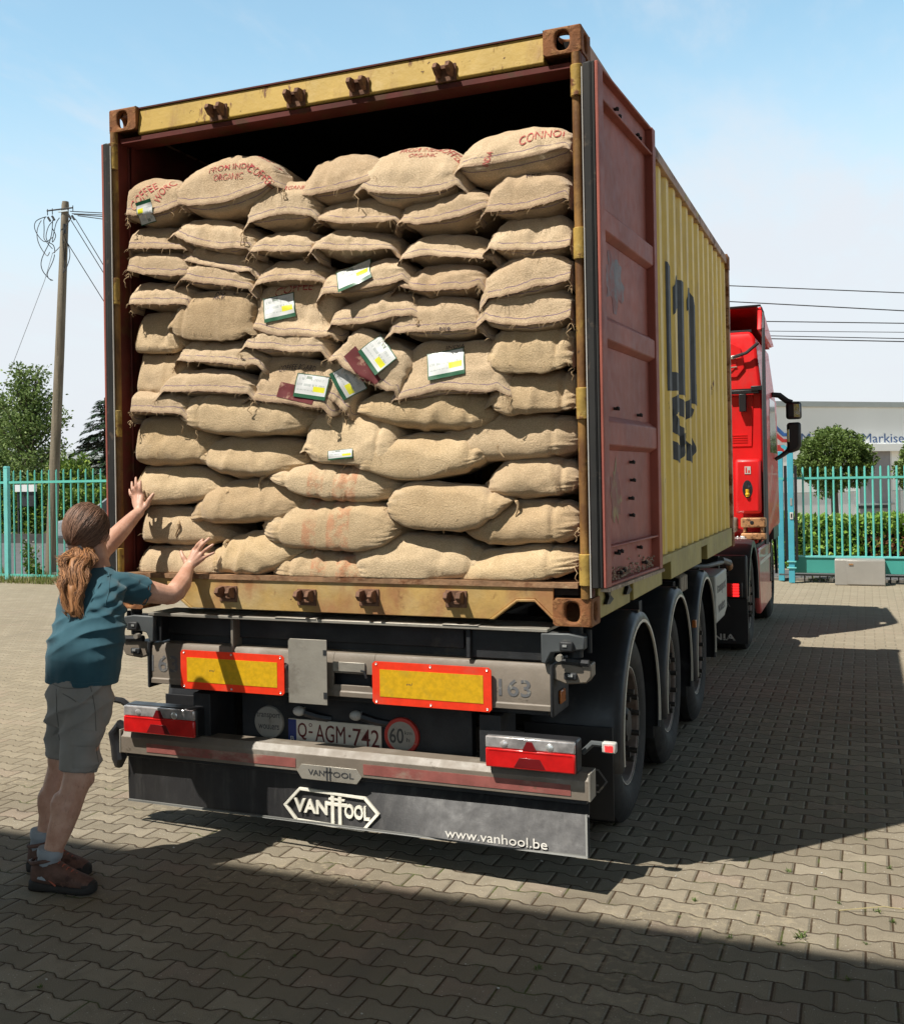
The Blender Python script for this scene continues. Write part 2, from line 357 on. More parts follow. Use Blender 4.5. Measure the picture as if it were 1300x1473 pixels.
# man
m_skin, b, t = new_mat('skin'); g = t.outputs['Object']
c = MIX(NZ(g, 11, 4).step(.3, .7), (.48, .25, .17), (.64, .38, .275)); c = MIX(NZ(g, 55, 4, .7).step(.55, .72) * .5, c, (.42, .16, .10)); c = MIX(NZ(MAP(g, (1, 1, .25)), 130, 2).step(.60, .72) * .35, c, (.25, .13, .08))
setin(b, 'Base Color', c); setin(b, 'Roughness', .5); setin(b, 'Subsurface Weight', .08); setin(b, 'Subsurface Radius', (.02, .008, .004))
setin(b, 'Normal', BUMP(NZ(g, 90, 4), .0015, .7))
def cloth(name, a, b_, sc=900):
    m, b, t = new_mat(name); g = t.outputs['Object']
    c = MIX(NZ(g, 6, 4).step(.3, .7), a, b_)
    setin(b, 'Base Color', c); setin(b, 'Roughness', .85); setin(b, 'Specular IOR Level', .2); setin(b, 'Sheen Weight', .15)
    setin(b, 'Normal', BUMP(NZ(g, 400, 2), .0006, .8)); return m
m_shirt = cloth('petrol_blue_jersey', (.026, .078, .104), (.036, .100, .130))
m_short = cloth('grey_cotton_twill', (.235, .22, .20), (.29, .27, .245))
m_seam = cloth('dark_stitching', (.13, .12, .105), (.16, .15, .13))
m_sock = cloth('pale_grey_blue_knit', (.28, .31, .34), (.35, .38, .41))
m_shoe = M('brown_suede', (.115, .062, .047), .8, var=.3, vscale=20, layers=[((.05, .025, .02), 12, .55, .65)], bump=.001)
m_sole = M('shoe_sole_rubber', (.02, .018, .017), .7)
m_lace = M('shoe_laces', (.38, .10, .06), .8)
def hairmat(name, a, b_):
    m, b, t = new_mat(name); geo = E.nt.nodes.new('ShaderNodeNewGeometry')
    c = MIX(E(geo.outputs['Random Per Island']), a, b_)
    setin(b, 'Base Color', c); setin(b, 'Roughness', .55); setin(b, 'Specular IOR Level', .35); return m
m_hair = hairmat('greying_brown_hair', (.045, .025, .018), (.29, .16, .105))
m_tail = hairmat('auburn_ponytail_hair', (.07, .028, .012), (.50, .235, .095))

# ------------------------------------------------------------------ geometry helpers
BASE = {}
def oval(r0, r1, n=28, pw=2.6):
    out = []
    for i in range(n):
        a = 2 * math.pi * i / n; c, s = math.cos(a), math.sin(a)
        out.append((r0 * math.copysign(abs(c) ** (2 / pw), c), r1 * math.copysign(abs(s) ** (2 / pw), s)))
    return out


class MB:
    def __init__(s): s.v = []; s.f = []; s.m = []; s.uv = None
    def add(s, vs, fs, mi=0):
        o = len(s.v); s.v += [Vector(q) for q in vs]
        for f in fs: s.f.append([o + i for i in f]); s.m.append(mi)
        return s
    def box(s, x0, x1, y0, y1, z0, z1, mi=0, X=None):
        if x0 > x1: x0, x1 = x1, x0
        if y0 > y1: y0, y1 = y1, y0
        if z0 > z1: z0, z1 = z1, z0
        vs = [Vector(q) for q in ((x0, y0, z0), (x1, y0, z0), (x1, y1, z0), (x0, y1, z0), (x0, y0, z1), (x1, y0, z1), (x1, y1, z1), (x0, y1, z1))]
        if X is not None: vs = [X @ q for q in vs]
        return s.add(vs, [(0, 3, 2, 1), (4, 5, 6, 7), (0, 1, 5, 4), (1, 2, 6, 5), (2, 3, 7, 6), (3, 0, 4, 7)], mi)
    def tube(s, pts, r, n=8, mi=0, cap=True):
        pts = [Vector(p) for p in pts]; k = len(pts); rs = r if isinstance(r, (list, tuple)) else [r] * k
        rings = []; pu = None
        for i, p in enumerate(pts):
            d = (pts[min(i + 1, k - 1)] - pts[max(i - 1, 0)])
            if d.length < 1e-9: d = Vector((0, 0, 1))
            d.normalize()
            if pu is None:
                pu = d.orthogonal().normalized()
            else:
                pu = (pu - d * pu.dot(d))
                pu = pu.normalized() if pu.length > 1e-6 else d.orthogonal().normalized()
            w = d.cross(pu)
            rings.append([p + (pu * math.cos(2 * math.pi * j / n) + w * math.sin(2 * math.pi * j / n)) * rs[i] for j in range(n)])
        vs = [q for ring in rings for q in ring]; fs = []
        for i in range(k - 1):
            for j in range(n):
                a = i * n + j; b2 = i * n + (j + 1) % n
                fs.append((a, b2, b2 + n, a + n))
        if cap: fs += [tuple(range(n - 1, -1, -1)), tuple((k - 1) * n + j for j in range(n))]
        return s.add(vs, fs, mi)
    def prism(s, poly, ax, lo, hi, mi=0):
        n = len(poly)
        def P(q, t):
            return {'x': (t, q[0], q[1]), 'y': (q[0], t, q[1]), 'z': (q[0], q[1], t)}[ax]
        vs = [P(q, lo) for q in poly] + [P(q, hi) for q in poly]
        fs = [tuple(range(n - 1, -1, -1)), tuple(range(n, 2 * n))] + [(i, (i + 1) % n, n + (i + 1) % n, n + i) for i in range(n)]
        return s.add(vs, fs, mi)
    def lathe(s, prof, c, ax='x', n=40, a0=0, a1=2 * math.pi, mi=0):
        """prof: (offset along axis, radius) list"""
        full = abs(a1 - a0 - 2 * math.pi) < 1e-6; m = n if full else n + 1
        vs = []
        for i in range(m):
            a = a0 + (a1 - a0) * i / n
            for (t, r) in prof:
                ca, sa = r * math.cos(a), r * math.sin(a)
                vs.append({'x': (c[0] + t, c[1] + ca, c[2] + sa), 'y': (c[0] + ca, c[1] + t, c[2] + sa), 'z': (c[0] + ca, c[1] + sa, c[2] + t)}[ax])
        k = len(prof); fs = []
        for i in range(n):
            i2 = (i + 1) % m
            for j in range(k - 1): fs.append((i * k + j, i * k + j + 1, i2 * k + j + 1, i2 * k + j))
        return s.add(vs, fs, mi)
    def ico(s, c, r, mi=0, sub=2, sc=(1, 1, 1), X=None):
        bm = bmesh.new(); bmesh.ops.create_icosphere(bm, subdivisions=sub, radius=1)
        vs = [Vector((q.co.x * r * sc[0], q.co.y * r * sc[1], q.co.z * r * sc[2])) for q in bm.verts]
        if X is not None: vs = [X @ q for q in vs]
        vs = [q + Vector(c) for q in vs]
        fs = [[q.index for q in f.verts] for f in bm.faces]; bm.free()
        return s.add(vs, fs, mi)
    def xf(s, X): s.v = [X @ q for q in s.v]; return s
    def jit(s, a, f=3.0, seed=0):
        s.v = [q + Vector(noise.noise_vector(q * f + Vector((seed, 0, 0)))) * a for q in s.v]; return s
    def build(s, name, mat, parent=None, bevel=0, smooth=None, base=None, kind=None, label=None):
        me = bpy.data.meshes.new(name)
        b0 = BASE.get(parent.name, Vector()) if parent else Vector(base if base is not None else (0, 0, 0))
        me.from_pydata([q - b0 for q in s.v], [], s.f)
        mats = mat if isinstance(mat, (list, tuple)) else [mat]
        for x in mats: me.materials.append(x)
        if len(mats) > 1: me.polygons.foreach_set('material_index', s.m)
        if s.uv:
            l = me.uv_layers.new(name='UV'); l.data.foreach_set('uv', [c for f in me.loops for c in s.uv[f.vertex_index]])
        me.validate(clean_customdata=False); me.update()
        if smooth is None: smooth = 35
        if smooth:
            me.polygons.foreach_set('use_smooth', [True] * len(me.polygons)); me.set_sharp_from_angle(angle=R(smooth))
        o = bpy.data.objects.new(name, me); COL.objects.link(o)
        if parent: o.parent = parent; BASE[o.name] = b0
        else: o.location = b0; BASE[o.name] = b0
        if bevel:
            md = o.modifiers.new('bevel', 'BEVEL'); md.width = bevel; md.segments = 2; md.limit_method = 'ANGLE'; md.angle_limit = R(40)
        if kind: o['kind'] = kind
        if label: o['label'] = label
        return o


def tag(o, label, cat, group=None, kind=None):
    o['label'] = label; o['category'] = cat
    if group: o['group'] = group
    if kind: o['kind'] = kind
    return o


def thing(name, label, cat, loc=(0, 0, 0), group=None):
    o = bpy.data.objects.new(name, None); COL.objects.link(o); o.location = loc; o.empty_display_size = .2
    BASE[o.name] = Vector(loc); return tag(o, label, cat, group)


def bake(mb, mods):
    """mesh of mb after a list of (type, settings) modifiers, as (verts, faces)"""
    o = mb.build('tmp', m_blk, smooth=0)
    for tp, kw in mods:
        md = o.modifiers.new(tp, tp)
        for k2, v2 in kw.items(): setattr(md, k2, v2)
    dg = bpy.context.evaluated_depsgraph_get(); dg.update()
    me = o.evaluated_get(dg).to_mesh()
    vs = [v.co.copy() for v in me.vertices]; fs = [list(p.vertices) for p in me.polygons]
    o.evaluated_get(dg).to_mesh_clear(); bpy.data.objects.remove(o)
    return vs, fs


def text_mb(body, fit, frame, extrude=.002, offset=0.0, shear=0, arc=0):
    """lettering fitted to fit=(u0,u1,v0,v1); frame maps (u,v,w) to world, w out of the surface"""
    cu = bpy.data.curves.new('t', 'FONT'); cu.body = body; cu.extrude = extrude; cu.offset = offset; cu.shear = shear; cu.resolution_u = 3
    o = bpy.data.objects.new('t', cu); COL.objects.link(o)
    dg = bpy.context.evaluated_depsgraph_get(); dg.update()
    me = o.evaluated_get(dg).to_mesh(); vs = [v.co.copy() for v in me.vertices]; fs = [list(p.vertices) for p in me.polygons]
    o.evaluated_get(dg).to_mesh_clear(); bpy.data.objects.remove(o); bpy.data.curves.remove(cu)
    x0 = min(v.x for v in vs); x1 = max(v.x for v in vs); y0 = min(v.y for v in vs); y1 = max(v.y for v in vs)
    out = []
    for v in vs:
        a = (v.x - x0) / (x1 - x0); q = (v.y - y0) / (y1 - y0)
        uu = fit[0] + a * (fit[1] - fit[0]); vv = fit[2] + q * (fit[3] - fit[2]) - arc * (2 * a - 1) ** 2
        out.append(frame(uu, vv, v.z))
    m = MB(); m.add(out, fs); return m


def rear(y):            # frame for writing on a face that looks towards -y
    return lambda u, v, w: Vector((u, y - w, v))


# ------------------------------------------------------------------ container
CB = 1.12; CH = 2.591; CW = 1.219; CL = 6.058; ZT = CB + CH
cont = thing('shipping_container', 'open yellow shipping container with red-brown doors, loaded with burlap sacks', 'container', (0, 0, CB))


def holed(mb, o, u, v, w, hu, hv, mi=0, depth=.03):
    """rectangle o + u,v (full edge vectors) with an oval hole and a lip going w inwards"""
    o, u, v, w = map(Vector, (o, u, v, w)); c = o + u * .5 + v * .5
    n = 28; ov = oval(hu / 2, hv / 2, n); U = u.normalized(); V = v.normalized(); lu = u.length / 2; lv = v.length / 2
    outer = []
    for (a, b2) in ov:
        ang = math.atan2(b2 / hv, a / hu); k2 = 1 / max(abs(math.cos(ang)), abs(math.sin(ang)))
        outer.append((lu * math.cos(ang) * k2, lv * math.sin(ang) * k2))
    vs = [c + U * a + V * b2 for a, b2 in outer] + [c + U * a + V * b2 for a, b2 in ov] + [c + U * a + V * b2 + w * depth for a, b2 in ov]
    fs = []
    for i in range(n):
        j = (i + 1) % n
        fs += [(i, j, n + j, n + i), (n + i, n + j, 2 * n + j, 2 * n + i)]
    mb.add(vs, fs, mi)


def casting(sx, y0, z0, name='corner_casting', top=False):
    """ISO corner casting; sx = side, y0 = outer end face, z0 = bottom"""
    w, h, d = .162, .118, .178; sy = 1 if y0 < 1 else -1
    x1 = sx * (CW + .004); x0 = sx * (CW - w); ya = y0 - sy * .006; yb = y0 + sy * d; z1 = z0 + h
    mb = MB()
    holed(mb, (x0, ya, z0), (x1 - x0, 0, 0), (0, 0, h), (0, sy, 0), .064, .086)
    holed(mb, (x1, ya, z0), (0, yb - ya, 0), (0, 0, h), (-sx, 0, 0), .07, .082)
    if top: holed(mb, (x0, ya, z1), (x1 - x0, 0, 0), (0, yb - ya, 0), (0, 0, -1), .066, .124)
    else: mb.add([(x0, ya, z1), (x1, ya, z1), (x1, yb, z1), (x0, yb, z1)], [(0, 1, 2, 3)])
    mb.add([(x0, ya, z0), (x1, ya, z0), (x1, yb, z0), (x0, yb, z0)], [(3, 2, 1, 0)])
    mb.add([(x0, ya, z0), (x0, yb, z0), (x0, yb, z1), (x0, ya, z1)], [(0, 1, 2, 3)])
    mb.add([(x0, yb, z0), (x1, yb, z0), (x1, yb, z1), (x0, yb, z1)], [(0, 1, 2, 3)])
    o = mb.build(name, m_cast, cont, smooth=30)
    bmm = bmesh.new(); bmm.from_mesh(o.data); bmesh.ops.remove_doubles(bmm, verts=bmm.verts, dist=.0005); bmesh.ops.recalc_face_normals(bmm, faces=bmm.faces); bmm.to_mesh(o.data); bmm.free()
    md = o.modifiers.new('bevel', 'BEVEL'); md.width = .012; md.segments = 3; md.limit_method = 'ANGLE'; md.angle_limit = R(60)
    return o


for sx in (-1, 1):
    for y0 in (0, CL):
        casting(sx, y0, CB); casting(sx, y0, ZT - .118, top=True)

# header over the door opening: leaning yellow face, dark top lip, red underside
mb = MB(); mb.prism([(0.012, 3.575), (0.03, 3.700), (.12, 3.700), (.12, 3.56), (.02, 3.566)], 'x', -CW + .163, CW - .163)
hd = mb.build('door_header', m_yel, cont, bevel=.004)
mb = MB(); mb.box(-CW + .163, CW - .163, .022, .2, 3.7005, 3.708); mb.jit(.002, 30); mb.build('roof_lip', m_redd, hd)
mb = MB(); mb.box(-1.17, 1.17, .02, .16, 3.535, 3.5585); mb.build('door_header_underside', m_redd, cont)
# sill with triangular cut-outs at both ends
sill = [(-1.056, 1.295), (-1.056, 1.150), (-.985, 1.232), (-.90, 1.234), (-.77, 1.136), (.77, 1.136), (.895, 1.23), (.975, 1.232), (1.056, 1.155), (1.056, 1.295)]
mb = MB(); mb.prism(sill, 'y', .012, .03); mb.box(-.77, .77, .03, .12, 1.136, 1.150); 
mb.prism([(.77, 1.136), (.895, 1.23), (.975, 1.232), (1.056, 1.155), (1.056, 1.14), (.975, 1.219), (.895, 1.217), (.79, 1.136)][::-1], 'y', .004, .05)
mb.prism([(-.77, 1.136), (-.90, 1.234), (-.985, 1.232), (-1.056, 1.15), (-1.056, 1.136), (-.98, 1.219), (-.905, 1.221), (-.79, 1.136)], 'y', .004, .05)
dsl = mb.build('door_sill', m_yelr, cont, bevel=.003)
mb = MB(); mb.box(-1.165, 1.165, .004, .30, 1.2955, 1.307); mb.box(-1.165, 1.165, .0035, .012, 1.283, 1.2954); mb.jit(.0012, 14); mb.build('sill_ledge', m_ledge, dsl)
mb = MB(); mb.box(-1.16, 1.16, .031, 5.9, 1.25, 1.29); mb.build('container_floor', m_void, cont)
for sx in (-1, 1):
    mb = MB(); mb.box(sx * 1.179, sx * CW, .012, .10, CB + .12, ZT - .119); mb.box(sx * 1.172, sx * 1.185, .1, .16, CB + .12, ZT - .119)
    po = mb.build('corner_post', m_redd, cont, bevel=.004)
    mb = MB(); mb.tube([(sx * 1.198, .004, CB + .119), (sx * 1.198, .004, ZT - .12)], .0205, 14); mb.jit(.0015, 9)
    mb.build('post_edge_bar', m_bar, cont, smooth=60)
    for z in (3.466, 2.765, 2.078, 1.364):
        mb = MB(); mb.tube([(sx * 1.2, -.004, z - .068), (sx * 1.2, -.004, z + .068)], .026, 12)
        mb.box(sx * 1.2, sx * 1.262, -.008, .012, z - .06, z + .06)
        hg = mb.build('door_hinge', m_hinge, cont, bevel=.003)
    # front posts
    mb = MB(); mb.box(sx * 1.08, sx * CW, CL - .09, CL, CB + .118, ZT - .118); mb.build('corner_post', m_rail, cont, bevel=.004)
    # top and bottom side rails
    mb = MB(); mb.box(sx * 1.16, sx * (CW - .004), .172, CL - .178, ZT - .085, ZT - .02); mb.jit(.003, 2.5); mb.build('top_side_rail', m_rail, cont, bevel=.004)
    mb = MB(); mb.box(sx * 1.15, sx * (CW - .002), .172, .93, CB + .012, CB + .168); mb.box(sx * 1.15, sx * (CW - .002), 1.03, 1.95, CB + .012, CB + .168)
    mb.box(sx * 1.15, sx * (CW - .002), 1.95, 2.31, CB + .12, CB + .168)
    mb.box(sx * 1.15, sx * (CW - .002), 2.31, 3.75, CB + .012, CB + .168); mb.box(sx * 1.15, sx * (CW - .002), 3.75, 4.11, CB + .12, CB + .168)
    mb.box(sx * 1.15, sx * (CW - .002), 4.11, CL - .178, CB + .012, CB + .168); mb.box(sx * 1.16, sx * 1.2, .93, 1.03, CB + .06, CB + .168)
    mb.build('bottom_side_rail', m_yrail, cont, bevel=.004)

PIT = .30
def prof(y):
    t = ((y - 2.301) / PIT) % 1.0       # 0..1; outer flat, slope in, inner flat, slope out
    if t < .04: return 1.196
    if t < .26: return 1.196 - (t - .04) / .22 * .034
    if t < .52: return 1.162
    if t < .74: return 1.162 + (t - .52) / .22 * .034
    return 1.196
brk = sorted({round(2.301 + PIT * (k2 + t), 4) for k2 in range(-9, 14) for t in (.04, .26, .52, .74)})
brk = [b3 for b3 in brk if .12 < b3 < 5.96]
for sx in (-1, 1):
    ys = [.1] + brk + [5.97]; vs = []; fs = []
    for y in ys: vs += [(sx * prof(y), y, CB + .165), (sx * prof(y), y, ZT - .083)]
    for i in range(len(ys) - 1): fs.append((2 * i, 2 * i + 2, 2 * i + 3, 2 * i + 1))
    mb = MB(); mb.add(vs, fs); sw = mb.build('side_wall', m_yside, cont, smooth=0)
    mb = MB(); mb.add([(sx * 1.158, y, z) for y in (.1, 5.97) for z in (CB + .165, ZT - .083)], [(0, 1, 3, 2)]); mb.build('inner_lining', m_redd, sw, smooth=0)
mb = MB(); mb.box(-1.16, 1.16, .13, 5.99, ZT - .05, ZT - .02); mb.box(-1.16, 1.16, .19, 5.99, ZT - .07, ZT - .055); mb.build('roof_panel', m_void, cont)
mb = MB(); mb.box(-1.16, 1.16, 5.98, 6.01, CB + .1, ZT - .05); mb.build('front_wall', m_yside, cont)

# line emblem painted on the right side wall: strokes as (y0,y1,z0,z1) quads in the wall plane
def wallmark(polys, name, mat, parent, thick=.0025):
    bm = bmesh.new()
    for poly in polys:
        bm.faces.new([bm.verts.new((0, y, z)) for y, z in poly])
    for b3 in brk:
        geom = bm.verts[:] + bm.edges[:] + bm.faces[:]
        bmesh.ops.bisect_plane(bm, geom=geom, plane_co=(0, b3, 0), plane_no=(0, 1, 0))
    mb = MB(); mb.add([Vector((prof(v.co.y) + thick, v.co.y, v.co.z)) for v in bm.verts] if not bm.verts.index_update() else [], [[v.index for v in f.verts] for f in bm.faces])
    bm.free(); return mb.build(name, mat, parent, smooth=0)


def arcstroke(pts, w):
    """poly ribbon with width w around a polyline in (y,z)"""
    out = []
    for i in range(len(pts) - 1):
        a = Vector(pts[i]); b2 = Vector(pts[i + 1]); d = (b2 - a).normalized(); n2 = Vector((-d.y, d.x)) * w / 2
        a2 = a - d * w * .12 if i else a; out.append([tuple(a2 + n2), tuple(a2 - n2), tuple(b2 - n2), tuple(b2 + n2)])
    return out


SW = [o for o in cont.children if o.name.startswith('side_wall')][-1]
m_logo = M('line_emblem_dark', (.032, .034, .037), .6, var=.2, layers=[((.2, .17, .08), 30, .66, .72)])
P = [[(2.50, 3.10), (2.76, 3.06), (2.76, 2.43), (2.99, 2.43), (2.99, 2.32), (2.50, 2.29)],
     [(2.80, 2.98), (2.90, 3.07), (3.26, 3.07), (3.38, 2.99), (3.38, 2.30), (3.05, 2.30), (3.05, 2.88), (3.00, 2.92), (2.80, 2.80)],
     [(3.41, 2.98), (3.46, 3.07), (3.68, 3.07), (3.80, 2.98), (3.80, 2.42), (3.92, 2.38), (3.96, 2.25), (3.48, 2.29), (3.48, 2.88), (3.45, 2.92), (3.41, 2.90)]]
A = [(math.cos(R(a)), math.sin(R(a))) for a in range(40, 331, 29)]
Sc = [(3.16, 2.20), (3.02, 2.235), (2.86, 2.23), (2.74, 2.19), (2.72, 2.13), (2.82, 2.085), (3.0, 2.06), (3.12, 2.02), (3.14, 1.96), (3.04, 1.915), (2.88, 1.90), (2.72, 1.94)]
Cc = [(3.50 + .24 * c2, 2.07 + .165 * s2) for c2, s2 in A]
wallmark(P + arcstroke(Sc, .115) + arcstroke(Cc, .12), 'painted_emblem', m_logo, SW)

# cam keepers (lock holders) on header and sill
for x, z, t in [(-.574, 3.607, 1), (-.144, 3.608, 1), (.186, 3.611, 1), (.609, 3.605, 1), (-.562, 1.215, 0), (-.131, 1.21, 0), (.192, 1.218, 0), (.616, 1.224, 0)]:
    mb = MB(); s2 = 1 if t else -1
    for dx in (-.032, .028):
        mb.prism([(.012, z - .026), (-.034, z - .016), (-.064, z + .006), (-.052, z + .030), (-.012, z + .034), (.012, z + .03)], 'x', x + dx - .009, x + dx + .011)
    mb.box(x - .05, x + .05, .004, .016, z - .042, z + .036); mb.box(x - .03, x + .03, -.012, .006, z + .012 * s2, z + .026 * s2)
    mb.jit(.003, 40, x * 10); mb.build('lock_keeper', m_keep, cont, bevel=.002)

# the two doors folded back along the sides
def door(sx):
    hx, hy = (1.293 if sx > 0 else 1.263), -.004; d = Vector((.046, .999, 0)); n2 = Vector((.999, -.046, 0))
    X = Matrix(((n2.x, d.x, 0, hx), (n2.y, d.y, 0, hy), (0, 0, 1, 0), (0, 0, 0, 1)))
    if sx < 0: X = Matrix.Diagonal((-1, 1, 1, 1)) @ X
    L = 1.152; z0, z1 = 1.288, 3.535
    mb = MB(); mb.box(-.013, .0005, -.018, .001, z0, z1)          # frame
    mb.box(-.045, 0, 0, .075, z0, z1); mb.box(-.045, 0, L - .07, L, z0, z1)
    mb.box(-.045, -.004, .075, L - .07, z1 - .012, z1); mb.box(-.045, -.036, .075, L - .07, 3.40, z1 - .012)
    mb.box(-.045, -.002, .075, L - .07, 3.392, 3.402)
    mb.box(-.045, -.006, .075, L - .07, 1.452, 1.462); mb.box(-.045, -.004, .075, L - .07, z0, z0 + .014)
    mb.xf(X); fr = mb.build('door_panel', m_red, cont, bevel=.004)
    mb = MB(); mb.box(-.048, -.040, .07, L - .065, z0 + .01, z1 - .01); mb.xf(X); pn = mb.build('door_skin', m_red, fr)
    for za, zb in ((2.82, 2.935), (2.348, 2.458), (1.89, 2.015)):
        mb = MB(); mb.prism([(-.041, za - .012), (-.006, za + .01), (-.006, zb - .012), (-.041, zb + .018)], 'y', .0745, L - .0695); mb.xf(X); mb.build('door_rib', m_red, fr, bevel=.005)
    for y, z in ((.47, 3.43), (.42, 3.45), (.85, 3.44), (.9, 3.435), (.33, 2.07), (.8, 2.06), (.62, 1.83), (.63, 1.745), (.59, 1.66), (.6, 1.58), (.3, 1.42), (.36, 1.425), (.75, 1.42), (.33, 1.33), (.4, 1.335), (.85, 1.34)):
        mb = MB(); mb.tube([X @ Vector((-.042, y, z)), X @ Vector((-.014, y + .006, z - .004))], .007, 7)
        mb.ico(X @ Vector((-.022, y, z)), .010, sub=1); mb.build('door_bolt', m_gask, fr)
    # gasket along the hinge edge and crumbly rubber along the bottom
    mb = MB(); mb.box(-.052, -.014, -.022, -.002, z0 + .0, z1 + .0); mb.box(-.040, -.026, -.027, -.021, z0, z1); mb.box(-.06, -.03, -.03, -.021, z0, z1 - .005); mb.xf(X)
    mb.build('door_gasket', m_gask, fr, bevel=.004)
    mb = MB(); mb.box(-.0665, -.062, -.032, -.024, z0 - .04, z1 - .02); mb.xf(X); mb.build('gasket_edge', m_gline, fr)
    mb = MB(); mb.box(-.03, .006, -.002, L + .01, z0 - .016, z0 - .001)
    mb.xf(X); mb.build('bottom_gasket', m_crumb, fr)
    r3 = random.Random(5); mb = MB()
    for i in range(150):
        y = r3.uniform(.08, L - .08); z = z0 + .016 + abs(r3.gauss(0, .028))
        p = X @ Vector((-.034 + r3.uniform(-.003, .012), y, z)); mb.ico(p, r3.uniform(.003, .008), sub=1)
    dbr = mb.build('debris_on_ledge', m_crumb, fr, kind='stuff')
    # hanging hooks under the door
    for y in (.36, .83):
        mb = MB(); mb.prism([(y - .1, 1.262), (y + .02, 1.262), (y - .01, 1.225), (y + .06, 1.20), (y - .03, 1.185), (y - .1, 1.19), (y - .04, 1.22)], 'x', 1.22, 1.236)
        if sx < 0: mb.xf(Matrix.Diagonal((-1, 1, 1, 1)))
        mb.build('door_catch', m_gask, cont)
    return fr


for sx in (-1, 1): door(sx)
# scuffs on the right door panel (bare primer patches)
for nm, colr, (ya, yb, za, zb), sd2 in (('bare_metal_scuff', (.19, .17, .18), (.16, .60, 2.50, 2.80), 1), ('yellow_paint_scuff', (.30, .22, .09), (.22, .46, 1.52, 1.86), 5)):
    r3 = random.Random(sd2); n3 = 26; mb = MB(); cy, cz = (ya + yb) / 2, (za + zb) / 2; pts = []
    for i in range(n3):
        a = 2 * math.pi * i / n3; rr3 = 1 - .45 * r3.random(); pts.append((cy + (yb - ya) / 2 * math.cos(a) * rr3, cz + (zb - za) / 2 * math.sin(a) * rr3))
    d = Vector((.046, .999, 0)); n2 = Vector((.999, -.046, 0)); o0 = Vector((1.293, -.004, 0))
    mb.add([o0 + d * y + n2 * (-.0385) + Vector((0, 0, z)) for y, z in pts], [tuple(range(n3))])
    mm = M(nm, colr, .6, var=.3, vscale=9, layers=[((.26, .065, .05), 9, .42, .62)])
    mb.build(nm, mm, [o for o in cont.children if o.name.startswith('door_panel')][-1])

